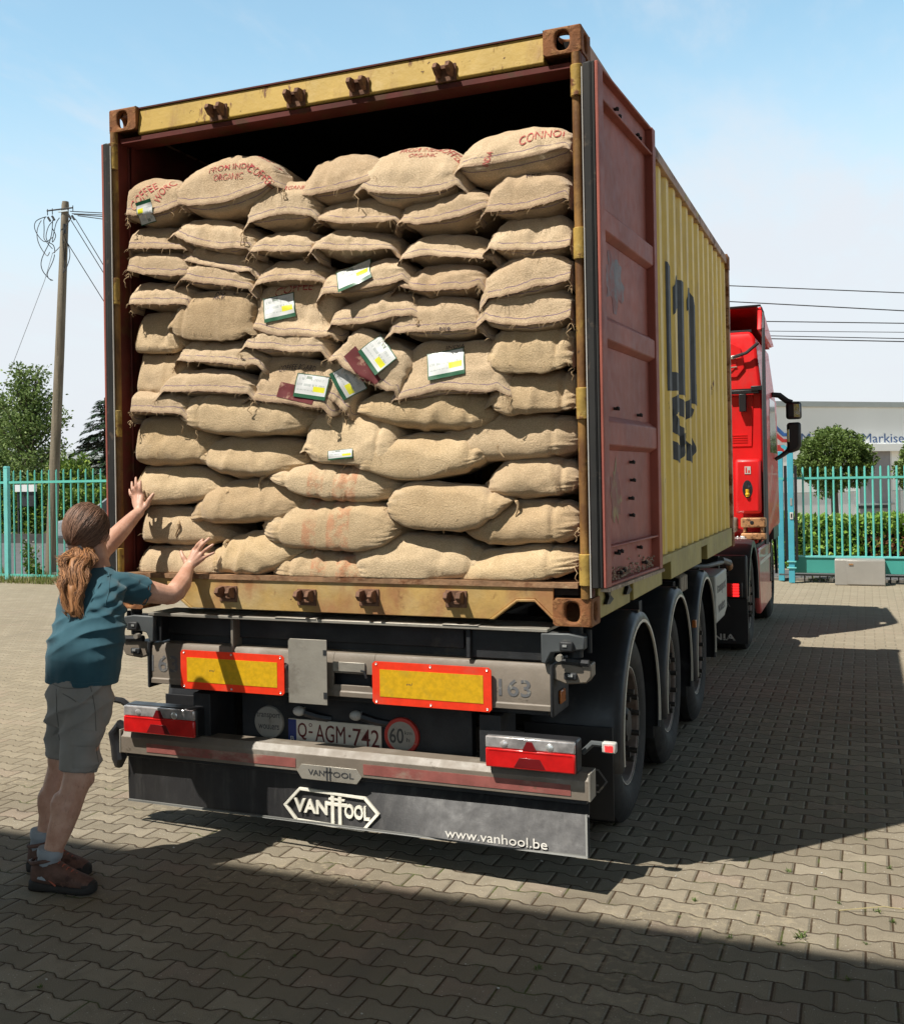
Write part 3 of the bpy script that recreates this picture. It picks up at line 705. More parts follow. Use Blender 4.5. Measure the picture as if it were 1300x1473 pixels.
# ------------------------------------------------------------------ sacks
SACKS = [
(0, -0.982, 0.15, 3.223, 0.373, 0.256, -1.4, 'B'),
(1, -0.541, 0.13, 3.244, 0.574, 0.311, -0.1, 'B'),
(2, -0.238, 0.17, 3.118, 0.365, 0.247, -2.4, 'B'),
(3, 0.067, 0.15, 3.216, 0.43, 0.245, 3.2, 'B'),
(4, 0.42, 0.13, 3.18, 0.49, 0.3, -2.9, 'B'),
(5, 0.899, 0.13, 3.21, 0.525, 0.256, 3.4, 'S'),
(6, -0.966, 0.17, 3.026, 0.457, 0.161, -7.3, 'B'),
(7, -0.605, 0.17, 3.006, 0.475, 0.183, -15.8, 'B'),
(8, -0.602, 0.23, 2.9, 0.482, 0.147, -13.8, 'B'),
(9, -0.236, 0.18, 2.928, 0.339, 0.13, -4.6, 'B'),
(10, 0.152, 0.15, 3.035, 0.434, 0.168, -5.0, 'B'),
(11, 0.59, 0.15, 3.001, 0.445, 0.198, 2.7, 'B'),
(12, 0.976, 0.15, 3.024, 0.383, 0.229, 1.0, 'B'),
(13, -0.968, 0.17, 2.894, 0.423, 0.142, -8.1, 'B'),
(14, 0.122, 0.19, 2.896, 0.416, 0.139, -4.4, 'B'),
(15, 0.578, 0.17, 2.822, 0.454, 0.152, -4.2, 'B'),
(16, 0.98, 0.15, 2.835, 0.379, 0.217, 0.3, 'B'),
(17, -0.6, 0.17, 2.799, 0.423, 0.146, -9.4, 'B'),
(18, -0.214, 0.17, 2.783, 0.371, 0.158, -2.5, 'B'),
(19, 0.185, 0.13, 2.718, 0.439, 0.193, 3.8, 'B'),
(20, 0.57, 0.17, 2.677, 0.421, 0.162, -5.2, 'B'),
(21, 0.962, 0.15, 2.651, 0.411, 0.198, 6.0, 'B'),
(22, -0.966, 0.17, 2.74, 0.43, 0.159, -6.8, 'B'),
(23, -0.625, 0.13, 2.615, 0.482, 0.234, -7.2, 'T'),
(24, -0.185, 0.11, 2.617, 0.44, 0.256, -6.0, 'F'),
(25, -1.02, 0.17, 2.567, 0.424, 0.2, -6.1, 'T'),
(26, -0.59, 0.17, 2.418, 0.506, 0.163, -7.7, 'B'),
(27, -0.226, 0.18, 2.454, 0.439, 0.149, -5.2, 'B'),
(28, -1.024, 0.17, 2.366, 0.423, 0.23, -3.3, 'T'),
(29, -0.668, 0.13, 2.272, 0.523, 0.141, -5.0, 'B'),
(30, -0.191, 0.12, 2.26, 0.438, 0.211, -10.3, 'F'),
(31, -1.013, 0.17, 2.182, 0.452, 0.147, -1.1, 'B'),
(32, -0.48, 0.13, 2.1, 0.729, 0.201, -4.3, 'A'),
(33, -0.928, 0.17, 1.985, 0.611, 0.254, -1.7, 'A'),
(34, -0.486, 0.17, 1.894, 0.673, 0.203, -1.4, 'A'),
(35, 0.231, 0.15, 2.567, 0.447, 0.166, 3.1, 'B'),
(36, 0.543, 0.15, 2.504, 0.445, 0.22, -4.3, 'B'),
(37, 0.96, 0.15, 2.508, 0.405, 0.215, 0.3, 'B'),
(38, 0.969, 0.15, 2.347, 0.395, 0.2, -3.8, 'T'),
(39, 0.248, 0.13, 2.345, 0.35, 0.188, -30.4, 'F'),
(40, 0.057, 0.13, 2.27, 0.233, 0.245, -25.7, 'F'),
(41, 0.6, 0.12, 2.288, 0.521, 0.234, -0.3, 'F'),
(42, 0.966, 0.15, 2.161, 0.407, 0.19, -1.3, 'T'),
(43, 0.444, 0.12, 2.102, 0.7, 0.204, -4.0, 'A'),
(44, 0.096, 0.15, 1.989, 0.495, 0.244, -3.4, 'T'),
(45, 0.842, 0.17, 1.956, 0.639, 0.226, -1.0, 'A'),
(46, 0.44, 0.15, 1.868, 0.712, 0.221, 0.2, 'A'),
(47, 0.94, 0.17, 1.764, 0.438, 0.185, -0.1, 'A'),
(48, -0.021, 0.14, 1.76, 0.692, 0.181, -4.5, 'A'),
(49, 0.579, 0.12, 1.64, 0.573, 0.215, -2.6, 'A'),
(50, 0.86, 0.15, 1.562, 0.597, 0.201, 1.6, 'A'),
(51, -0.912, 0.17, 1.758, 0.623, 0.212, 0.6, 'A'),
(52, -0.509, 0.13, 1.664, 0.705, 0.218, 2.4, 'A'),
(53, -0.913, 0.17, 1.546, 0.613, 0.202, -1.2, 'A'),
(54, -0.03, 0.14, 1.559, 0.709, 0.24, -1.4, 'A'),
(55, -0.888, 0.17, 1.36, 0.662, 0.171, -1.2, 'A'),
(56, -0.446, 0.15, 1.408, 0.616, 0.213, 3.5, 'A'),
(57, -0.013, 0.14, 1.352, 0.674, 0.156, -0.5, 'A'),
(58, 0.436, 0.13, 1.396, 0.699, 0.231, 1.6, 'A'),
(59, 0.834, 0.16, 1.373, 0.642, 0.16, 5.6, 'A'),
]
COLS = [('leftmost', [0, 6, 13, 22, 25, 28, 31, 33, 51, 53, 55]), ('second', [1, 7, 8, 17, 23, 26, 29, 32, 34, 52, 56]), ('third', [2, 9, 18, 24, 27, 30, 48, 54, 57]),
        ('fourth', [3, 10, 14, 19, 35, 40, 44]), ('fifth', [4, 11, 15, 20, 36, 39, 41, 43, 46, 49, 58]), ('rightmost', [5, 12, 16, 21, 37, 38, 42, 45, 47, 50, 59])]
ORD = ['top', 'second from top', 'third from top', 'fourth from top', 'fifth from top', 'sixth from top', 'seventh from top', 'eighth from top', 'ninth from top', 'tenth from top', 'bottom']
LOOK = {0: 'sack with red print and white paper tag', 1: 'big sack with red ORGANIC print', 2: 'small red-printed sack', 3: 'plump sack with rising hem',
        4: 'round sack with red ORGANIC print', 5: 'long red-printed sack leaning upwards', 12: 'plump sack with small RKR stencil',
        19: 'sack with tilted white tag', 24: 'draped tagged sack', 30: 'drooping tagged sack',
        39: 'steeply tilted tagged sack', 40: 'small tilted tagged sack', 41: 'wide draped sack with level tag',
        23: 'pale smooth sack with RKR stencil', 28: 'blunt sack with black stencil', 36: 'sack with stencil on its underside', 32: 'long dented bolster sack',
        43: 'long bolster sack', 44: 'strapped sack with a tucked tag', 48: 'long sack with orange-red patch',
        54: 'thick sack with orange-red patch', 57: 'low sack with faint red patch'}
TAGS = {0: (-.991, 3.15, .095, .115, -172), 24: (-.262, 2.611, .155, .125, 10), 19: (.142, 2.73, .165, .12, 24), 41: (.585, 2.286, .175, .125, 8),
        39: (.262, 2.345, .15, .125, -52), 40: (.09, 2.235, .145, .12, -62), 30: (-.085, 2.215, .17, .115, -10), 44: (.06, 1.888, .13, .045, 4)}
PRINT = {1: [('ORGANIC', -.517, 3.275, .17, .032, -4, 0), ('FROM INDIA', -.50, 3.325, .26, .028, -3, .01), ('COFFEE', -.33, 3.262, .17, .04, -38, .012), ('SELECT ESTATE', -.28, 3.325, .26, .034, -38, .012)],
         4: [('ORGANIC', .475, 3.262, .13, .022, -4, 0), ('FROM INDIA', .46, 3.298, .20, .024, -4, .008), ('COFFEE', .60, 3.262, .15, .032, -34, .010)],
         5: [('CONNOI', 1.03, 3.27, .19, .045, 6, .012), ('INDIA', .80, 3.185, .07, .03, 70, 0)], 0: [('COFFEE', -1.02, 3.245, .17, .055, 42, .012), ('WORC', -.90, 3.255, .13, .05, 52, .01)],
         2: [('ORGANIC', -.176, 3.187, .15, .024, -2, .006)], 24: [('COFFEE', -.20, 2.71, .19, .046, 8, .014)]}
PRK = {23: [('RKR', -.584, 2.685, .07, .022, -4, 0), ('No   C', -.55, 2.705, .14, .02, -6, 0)], 12: [('RKR', .995, 3.10, .06, .02, 10, 0)], 30: [('COFFEE BOARD', -.172, 2.318, .20, .026, -3, .012)],
       36: [('RKR', .595, 2.438, .055, .022, -4, 0)], 28: [('KKR', -.945, 2.435, .06, .018, -6, 0)], 41: [('INDIA', .62, 2.365, .09, .018, 3, 0)]}
SO = {'B': .46, 'F': .95, 'S': .25, 'T': .9, 'A': .5}


ENDS = {33: 'rp', 34: 'pr', 51: 'rp', 52: 'pr', 53: 'rp', 55: 'rp', 56: 'pp', 48: 'pr', 54: 'rr', 57: 'rr', 46: 'pp', 49: 'rp', 50: 'pr', 58: 'rp', 59: 'pr', 47: 'pr', 43: 'pr', 45: 'rr', 32: 'rr'}
def make_sack(i, cx, cy, cz, w, h, ang, st):
    rr = random.Random(100 + i)
    NA, NS = 72, 60
    w *= 1.03 if st != 'A' else 1.07; h *= {'B': 1.0, 'T': 1.0, 'A': 1.03, 'F': 1.02, 'S': 1.02}[st]; cy += rr.uniform(-.025, .045)
    Df = {'B': .18, 'F': .13, 'S': .16, 'T': .15, 'A': .155}[st]; Db = .46
    so = SO[st] * rr.uniform(.75, 1.2) if st == 'B' else SO[st]
    lip = {'B': .034, 'F': .036, 'S': .012, 'T': .004, 'A': 0}[st]
    e = {'B': .93, 'F': .78, 'S': .92, 'T': .80, 'A': .88}[st]
    curve = rr.uniform(-.25, .12) if st in 'BF' else rr.uniform(-.08, .08); skew = rr.uniform(-.25, .25); endA = rr.uniform(.75, 1.0); endB = rr.uniform(.75, 1.0)
    Xf = Matrix.Translation((cx, cy, cz)) @ Matrix.Rotation(R(-ang), 4, 'Y') @ Matrix.Rotation(R(rr.uniform(-5, 5)), 4, 'Z')
    ts = [-1 + 2 * k2 / NA for k2 in range(NA)]
    angs = [math.pi * math.copysign(abs(t) ** 1.45, t) for t in ts]
    seed = Vector((i * 7.3, i * 3.1, 0)); vs = []; uvs = []
    kn = 0; ends = ENDS.get(i, 'rr')
    droop = (rr.uniform(-.25, .45), rr.uniform(-.25, .45))
    fold = [(rr.uniform(-.7, .7), rr.uniform(.25, .6), rr.uniform(-.006, .012), rr.choice((-1, 1))) for _ in range(3)]
    for js in range(NS + 1):
        q = -1 + 2 * js / NS; s = math.sin(q * math.pi / 2) * .45 + q * .55
        s_ = abs(s); ee = endA if s < 0 else endB
        if st == 'A':
            pt = ends[0 if s < 0 else 1] == 'p'
            rz = max(0, 1 - s_ ** (1.75 if pt else 3.6)) ** (1 / (1.35 if pt else 2.4)); ry = max(0, 1 - s_ ** (2.6 if pt else 4)) ** (1 / (1.9 if pt else 2.6))
        elif st in ('B', 'S'):
            rz = max(0, 1 - s_ ** 2.7) ** (1 / 1.9); ry = max(0, 1 - s_ ** 7) ** (1 / 3)
        else:
            rz = max(0, 1 - s_ ** 4.5) ** (1 / 2.4); ry = max(0, 1 - s_ ** 7) ** (1 / 3)
        col = []
        for t, a in zip(ts, angs):
            ca, sa = math.cos(a), math.sin(a); c = math.copysign(abs(ca) ** e, ca); sn = math.copysign(abs(sa) ** e, sa)
            fr = max(0, ca)
            if sa < 0 and c > 0: c = c ** (1.9 if st in 'BF' else 1.45)
            y = -(Df if c > 0 else Db) * c * ry; z = h / 2 * sn * rz
            # the hem sits below the middle: upper bulge long, lower bulge short
            z -= so * h / 2 * fr ** 2.2 * (rz * .8 + .2 if st in 'BF' else rz)
            x = w / 2 * s * (1 + (.05 if st in 'BF' else 0) * fr ** 3)
            if st in 'BF':
                z += curve * h * (s * s - .3) * fr ** 1.5 + skew * h * .25 * s * fr ** 2
            g2 = math.exp(-(a / .10) ** 2)
            wav = noise.noise(Vector((s * w * 5, i * 1.7, 3))) * .55 + noise.noise(Vector((s * w * 26, i * 1.7, 9))) * .22 
            if lip:
                earf = max(0, (s_ - .86) / .14)
                y -= lip * g2 * (1 + .7 * wav) * (1 - .3 * earf) ; z -= lip * .75 * g2 * (1 + .8 * wav) + earf * g2 * .075 * ee
                x += math.copysign(.034 * earf * g2 * ee, s); y -= .022 * earf * g2
            if st == 'A' and kn and s_ > .9 and ((kn == 1) == (s > 0)):
                x += math.copysign(.02 * (s_ - .9) / .1, s)
            if st == 'A' and ends[0 if s < 0 else 1] == 'p': z -= droop[0 if s < 0 else 1] * h * s_ ** 3
            p = Vector((x, y, z))
            nn = Vector((s_ ** 5 * math.copysign(1, s) * .8, -ca * .9, sa * .9)); nn.normalize()
            pn = p + seed
            d = noise.fractal(pn * 4.5, 1.0, 2.0, 3) * .017 + noise.noise(pn * 17) * .0034
            # gathers running from the hem, and creases near the ends
            gat = (1 - abs(noise.noise(Vector((x * 20 + i, y * 5, z * 5))) * 2)) * .0065 * math.exp(-abs(a) * 2.0) * (1 if st in 'BFS' else .15)
            ecr = (1 - abs(noise.noise(Vector((x * 9, (z + a * .05) * 34, i)) ) * 2)) * .014 * max(0, (s_ - .5) / .5)
            crs = 0
            for (fx, fw, fd, sg) in fold:
                dd = (s - fx - sg * a * .12) * w / 2 / .018; crs += fd * math.exp(-dd * dd) * math.exp(-((abs(a) - .5) / .9) ** 2)
            if st == 'A' and i in (48, 54, 57, 44):
                for fx in (-.14, .08, .25): crs -= .008 * math.exp(-((s - fx) * w / 2 / .012) ** 2)
            if st in 'AT':
                crs -= .013 * math.exp(-((s - (.62 if cx > 0 else -.62)) * w / 2 / .011) ** 2)
            if st == 'F' :
                crs += .010 * noise.noise(Vector((x * 9, y * 3, z * 14 + i)))
            p += nn * (d + gat - ecr + crs) * (ry * .6 + .4)
            p2 = Xf @ p
            lim = 1.158 if p2.x > 0 else 1.112 + .03 * max(0, min(1, (p2.y - .1) * 5))
            if p2.x > lim: p2.x = lim + (p2.x - lim) * .02
            if p2.x < -lim: p2.x = -lim + (p2.x + lim) * .02
            if p2.z < 1.309: p2.z = 1.309 + (p2.z - 1.309) * .03
            if p2.y < .004: p2.y = .004 + (p2.y - .004) * .35
            col.append(p2)
        # signed arc length from the hem (index of a=0)
        z0i = min(range(NA), key=lambda k2: abs(angs[k2])); L = [0] * NA
        for k2 in range(z0i + 1, NA): L[k2] = L[k2 - 1] + (col[k2] - col[k2 - 1]).length
        for k2 in range(z0i - 1, -1, -1): L[k2] = L[k2 + 1] - (col[k2] - col[k2 + 1]).length
        vs += col; uvs += [(s * w / 2, l2) for l2 in L]
    fs = []
    for js in range(NS):
        for k2 in range(NA):
            a2 = js * NA + k2; b2 = js * NA + (k2 + 1) % NA; fs.append((a2, b2, b2 + NA, a2 + NA))
    mb = MB(); mb.add(vs, fs); mb.uv = uvs
    cn, ci = next((c, l.index(i)) for c, l in COLS if i in l); last = next(l for c, l in COLS if i in l)
    pos = 'at the bottom of' if last[-1] == i else ('at the top of' if ci == 0 else ORD[ci] + ' in'); colname = {'leftmost': 'the leftmost stack', 'rightmost': 'the rightmost stack'}.get(cn, 'the ' + cn + ' stack from the left')
    look = LOOK.get(i, {'B': 'burlap sack with striped hem', 'T': 'blunt-ended burlap sack', 'A': 'long coarse burlap sack'}.get(st, 'burlap sack'))
    mat = m_burP if i in (48, 54, 57) else (m_burA if st in 'AT' else m_bur)
    o = mb.build('coffee_sack', mat, None, smooth=180, base=(cx, cy, cz - h / 2))
    tag(o, f'{look}, {pos} {colname}', 'sack', 'burlap sacks stacked in the container')
    tri = []
    bv = BVHTree.FromPolygons([tuple(v) for v in vs], fs)
    def drop(u, v, lift):
        hit = bv.ray_cast(Vector((u, -1.0, v)), Vector((0, 1, 0)))
        if hit[0] is None: return None
        return Vector((u, hit[0].y - lift, v))
    def prints(lst, mat2):
        for (body, x, z, ww, hh, an, arc) in lst:
            mbp = MB()
            ca, sa = math.cos(R(an)), math.sin(R(an)); t2 = text_mb(body, (-ww / 2, ww / 2, -hh / 2, hh / 2), lambda u, v, w2: Vector((u, v, 0)), extrude=0, offset=.003, arc=arc)
            bm = bmesh.new(); vv = [bm.verts.new(q) for q in t2.v]
            for f in t2.f:
                try: bm.faces.new([vv[k2] for k2 in f])
                except ValueError: pass
            for _ in range(2):
                le = [e2 for e2 in bm.edges if e2.calc_length() > .016]
                if le: bmesh.ops.subdivide_edges(bm, edges=le, cuts=1)
            bmesh.ops.triangulate(bm, faces=bm.faces[:])
            bm.verts.index_update(); pts = []
            for v in bm.verts:
                u, q = v.co.x, v.co.y; pts.append(drop(x + u * ca - q * sa, z + u * sa + q * ca, .0035))
            good = [[v.index for v in f.verts] for f in bm.faces if all(pts[v.index] is not None for v in f.verts)]
            good = [f for f in good if max(pts[k2].y for k2 in f) - min(pts[k2].y for k2 in f) < .05]
            bm.free(); mbp.add([q if q is not None else Vector((x, .3, z)) for q in pts], good)
            used = sorted({k2 for f in mbp.f for k2 in f}); mp = {k2: n3 for n3, k2 in enumerate(used)}
            m3 = MB(); m3.add([mbp.v[k2] for k2 in used], [[mp[k2] for k2 in f] for f in mbp.f])
            if m3.f: m3.build('stencilled_print', mat2, o, smooth=0)
    if i in PRINT: prints(PRINT[i], m_print)
    if i in PRK: prints(PRK[i], m_printk)
    if i in TAGS:
        x, z, ww, hh, an = TAGS[i]; ca, sa = math.cos(R(an)), math.sin(R(an)); n3 = 10; ys = []; pts = []; uv3 = []
        for a2 in range(n3 + 1):
            for b2 in range(n3 + 1):
                u, q = (a2 / n3 - .5) * ww, (b2 / n3 - .5) * hh; pt = drop(x + u * ca - q * sa, z + u * sa + q * ca, 0)
                pts.append((x + u * ca - q * sa, z + u * sa + q * ca, pt.y if pt else None)); uv3.append((a2 / n3, b2 / n3))
        ok = [p for p in pts if p[2] is not None]
        # best plane through the hits, blended with the surface
        mx = sum(p[0] for p in ok) / len(ok); mz = sum(p[1] for p in ok) / len(ok); my = sum(p[2] for p in ok) / len(ok)
        sxx = sum((p[0] - mx) ** 2 for p in ok) + 1e-6; szz = sum((p[1] - mz) ** 2 for p in ok) + 1e-6
        bx = sum((p[0] - mx) * (p[2] - my) for p in ok) / sxx; bz = sum((p[1] - mz) * (p[2] - my) for p in ok) / szz
        bx = max(-.8, min(.8, bx)); bz = max(-.9, min(.9, bz))
        gap = max((my + bx * (p[0] - mx) + bz * (p[1] - mz)) - p[2] for p in ok)
        m3 = MB(); vv = []
        for p in pts:
            pl = my + bx * (p[0] - mx) + bz * (p[1] - mz) - .002
            yy = min(pl, p[2] - .0045) if p[2] is not None else pl
            vv.append((p[0], yy * .75 + (pl - gap) * .25 - .002 - .0035 * abs(noise.noise(Vector((p[0] * 22, p[1] * 22, i)))), p[1]))
        m3.add(vv, [(a2 * (n3 + 1) + b2, (a2 + 1) * (n3 + 1) + b2, (a2 + 1) * (n3 + 1) + b2 + 1, a2 * (n3 + 1) + b2 + 1) for a2 in range(n3) for b2 in range(n3)]); m3.uv = uv3
        m3.build('paper_tag', m_tag, o, smooth=180)
    if i in (30, 39):
        m3 = MB(); n3 = 12; vv = []; x, z, ww, hh, an = {30: (-.165, 2.188, .20, .075, -14), 39: (.186, 2.288, .21, .075, -52)}[i]; ca, sa = math.cos(R(an)), math.sin(R(an))
        okf = []
        for a2 in range(n3 + 1):
            for b2 in range(n3 + 1):
                u, q = (a2 / n3 - .5) * ww, (b2 / n3 - .5) * hh; pt = drop(x + u * ca - q * sa, z + u * sa + q * ca, .0025); vv.append(pt)
        for a2 in range(n3):
            for b2 in range(n3):
                f = (a2 * (n3 + 1) + b2, (a2 + 1) * (n3 + 1) + b2, (a2 + 1) * (n3 + 1) + b2 + 1, a2 * (n3 + 1) + b2 + 1)
                if all(vv[k2] is not None for k2 in f) and max(vv[k2].y for k2 in f) - min(vv[k2].y for k2 in f) < .04: okf.append(f)
        used = sorted({k2 for f in okf for k2 in f}); mp = {k2: n4 for n4, k2 in enumerate(used)}
        m3.add([vv[k2] for k2 in used], [[mp[k2] for k2 in f] for f in okf]); m3.build('maroon_liner', m_maroon, o, smooth=60)
    # loose jute threads
    m3 = MB(); z0i = min(range(NA), key=lambda k2: abs(angs[k2]))
    nt_ = 26 if st in 'BF' else 8
    for _ in range(nt_):
        js = rr.randint(2, NS - 2) if rr.random() < .6 else rr.choice((1, 2, 3, NS - 3, NS - 2, NS - 1)); p = vs[js * NA + z0i].copy()
        ln = rr.uniform(.008, .03); d = Vector((rr.uniform(-1, 1), -rr.uniform(.2, 1), rr.uniform(-1, .5))).normalized()
        pts = [p, p + d * ln * .5, p + d * ln + Vector((0, 0, -ln * .4))]; m3.tube(pts, [.0011, .0009, .0005], 3, cap=False)
    if rr.random() < (.75 if st != 'A' else .9):
        for _ in range(rr.choice((1, 1, 2))):
            js = rr.choice((1, 3, NS - 3, NS - 1)); p = vs[js * NA + z0i].copy(); ln = rr.uniform(.03, .09); sw2 = rr.uniform(-.03, .03); pts = []
            for k2 in range(7):
                t = k2 / 6; pts.append(p + Vector((sw2 * math.sin(t * 2.5) + .006 * math.sin(t * 11 + i), -.006 - .012 * math.sin(t * 3), -ln * t)))
            m3.tube(pts, .0022, 5)
    if st == 'A':
        for sd9, js in ((0, 1), (1, NS - 1)):
            if ends[sd9] != 'p': continue
            c9 = sum((vs[js * NA + k2] for k2 in range(NA)), Vector()) / NA; c9.y = max(.0, min(c9.y, .10)) ; dx9 = (-1, 1)[sd9]; ln = rr.uniform(.05, .085); pts = []
            for k2 in range(8):
                t = k2 / 7; pts.append(c9 + Vector((dx9 * (.015 * t + .012 * math.sin(t * 5 + i)), -.05 * math.sin(min(1, t * 2) * 1.57), -ln * t * t)))
            m9 = MB(); m9.tube(pts, [.013, .010, .007, .009, .006, .005, .004, .003], 7); m9.jit(.003, 60); m9.build('knotted_end', m_twine, o)
    m3.build('loose_threads', m_twine, o, kind='stuff')
    return o


for row in SACKS: make_sack(*row)
# thick knotted twine ends on the lower bolsters (belong to the sack behind them)

# ------------------------------------------------------------------ ground
def sheet(name, x0, x1, y0, y1, z, mat, kind='structure'):
    mb = MB(); mb.add([(x0, y0, z), (x1, y0, z), (x1, y1, z), (x0, y1, z)], [(0, 1, 2, 3)]); o = mb.build(name, mat, smooth=0); o['kind'] = kind; return o
sheet('ground', -400, 400, -100, 700, -.012, m_ground)
sheet('paving', -11.9, 30, -5.8, 15.1, 0, m_pave)
sheet('gravel_yard', -40, -11.9, -5.8, 11.9, -.004, m_ground)
# warehouse behind the photographer, whose roof edge throws the shade in the foreground
wh = thing('warehouse', 'plain rendered warehouse wall behind the photographer, shading the foreground paving', 'building', (0, -6.2, 0))
HB = 11.1; YB = -.315 - .497 * HB
mb = MB(); mb.box(-18, 3.4 - 5.2, YB - .3, YB, 0, HB); mb.box(4.6, 20, YB - .3, YB, 0, HB); mb.box(-1.8, 4.6, YB - .3, YB, 4.4, HB); mb.box(-18, -17.7, YB - 14, YB - .3, 0, HB); mb.box(19.7, 20, YB - 14, YB - .3, 0, HB)
mb.box(-17.7, 19.7, YB - 14, YB - .3, HB - .5, HB - .2); mb.build('wall', m_bwall, wh, smooth=0)
mb = MB(); mb.box(-1.95, 4.75, YB, YB + .06, 4.4, 4.6); mb.build('door_lintel', m_gray, wh)
sheet('street', -70, -5.5, 13.2, 23.2, -.006, m_road)
sheet('street_beyond_gate', -5.5, 60, 16.2, 18.0, -.006, m_road)

# ------------------------------------------------------------------ foliage
def leaf(vs, fs, p, d, n2, L, w):
    """one leaf: a folded diamond of four corners"""
    s2 = d.cross(n2); s2 = s2.normalized() if s2.length > 1e-5 else d.orthogonal().normalized()
    o = len(vs); up2 = s2.cross(d) * (w * .35)
    vs += [p, p + d * (L * .5) + s2 * w + up2, p + d * L, p + d * (L * .5) - s2 * w + up2]
    fs += [(o, o + 1, o + 2), (o, o + 2, o + 3)]


def rv(r4): 
    while True:
        v = Vector((r4.uniform(-1, 1), r4.uniform(-1, 1), r4.uniform(-1, 1)))
        if .05 < v.length < 1: return v.normalized()


def leaf_obj(pts, L, name, mat, parent, r4, kind=None):
    vs, fs = [], []
    for p, out in pts:
        d = (out * .7 + rv(r4) * .9 + Vector((0, 0, -.15))).normalized(); k5 = L * r4.uniform(.7, 1.25)
        leaf(vs, fs, p, d, rv(r4), k5, k5 * .30)
    mb = MB(); mb.add(vs, fs); o = mb.build(name, mat, parent, smooth=0)
    if kind: o['kind'] = kind
    return o


def ball_tree(x, y, zc, r, seed, label, sq=.95):
    r4 = random.Random(seed); t = thing('ball_tree', label, 'tree', (x, y, 0), 'clipped ball trees beyond the gate')
    mb = MB(); mb.tube([(x, y, 0), (x + .02, y, .8), (x, y, zc - r * .4), (x, y, zc)], [.085, .075, .065, .04], 10)
    for k6 in range(7):
        a = k6 * .9; mb.tube([(x, y, zc - r * .6), (x + math.cos(a) * r * .4, y + math.sin(a) * r * .4, zc), (x + math.cos(a) * r * .7, y + math.sin(a) * r * .7, zc + r * .3)], [.03, .02, .01], 5)
    mb.build('trunk', m_bark, t); pts = []
    while len(pts) < 15000:
        d = rv(r4); bump = .86 + .30 * noise.noise(d * 2.3 + Vector((seed, 0, 0))) + .14 * noise.noise(d * 6)
        rr5 = bump * (1 - abs(r4.gauss(0, .16)));
        if rr5 < .2: continue
        if noise.noise(d * 5 + Vector((0, seed, 0))) < -.28 and rr5 > .72 * bump: continue
        p = Vector((x, y, zc)) + Vector((d.x, d.y, d.z * sq)) * (r * rr5)
        if d.z < -.6 and r4.random() < .45: continue
        pts.append((p, d))
    leaf_obj(pts, .075, 'crown', m_leaf, t, r4)


ball_tree(1.68, 22, 1.99, .80, 3, 'clipped round tree left of the grey facade door, its crown whole in view')
ball_tree(3.62, 22.4, 1.90, .80, 9, 'clipped round tree at the right edge of the photo, only partly in view')


def hedge(name, x0, x1, y0, y1, z0, z1, n, L, mat, label, cat='hedge', seed=1, brown=None):
    r4 = random.Random(seed); t = thing(name, label, cat, ((x0 + x1) / 2, (y0 + y1) / 2, 0)); pts = []; br = []
    for _ in range(n):
        x = r4.uniform(x0, x1); face = r4.random()
        if face < .62: y, z, o = y0 + abs(r4.gauss(0, .09)), r4.uniform(z0, z1), Vector((0, -1, .25))
        elif face < .9: y, z, o = r4.uniform(y0, y1), z1 - abs(r4.gauss(0, .07)), Vector((0, -.2, 1))
        else: y, z, o = r4.uniform(y0, y1), r4.uniform(z0, z1), Vector((0, 0, 1))
        z += .09 * noise.noise(Vector((x * 1.7, 0, seed))) * (z - z0); y += .10 * noise.noise(Vector((x * 2.1, z * 2.5, seed)))
        (br if brown and brown[0] < x < brown[1] and brown[2] < z < brown[3] and r4.random() < .6 else pts).append((Vector((x, y, z)), o))
    leaf_obj(pts, L, 'foliage', mat, t, r4)
    if br: leaf_obj(br, L, 'dry_foliage', m_hedgebr, t, r4)
    mb = MB()
    xx = x0
    while xx < x1:
        mb2 = MB(); mb2.tube([(xx, (y0 + y1) / 2, 0), (xx + .05, (y0 + y1) / 2, z1 * .8)], [.03, .012], 5); mb2.build('stem', m_bark, t); xx += 1.1
    mb = MB(); mb.box(x0 + .1, x1 - .1, y0 + .22, y1 - .12, z0 + .05, z1 - .15); mb.build('shaded_core', M('hedge_core_shade', (.012, .022, .008), .95) if 'hedge_core_shade' not in bpy.data.materials else bpy.data.materials['hedge_core_shade'], t)  # near-black box stands in for the shade deep in the foliage
    return t


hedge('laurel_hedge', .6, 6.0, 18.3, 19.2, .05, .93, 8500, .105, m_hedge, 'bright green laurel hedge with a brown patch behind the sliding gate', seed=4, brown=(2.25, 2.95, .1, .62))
hedge('clipped_hedge', -30, -15.5, 24.0, 25.0, .25, 1.55, 20000, .12, m_hedged, 'dark green hedge across the street beyond the left fence', seed=6)


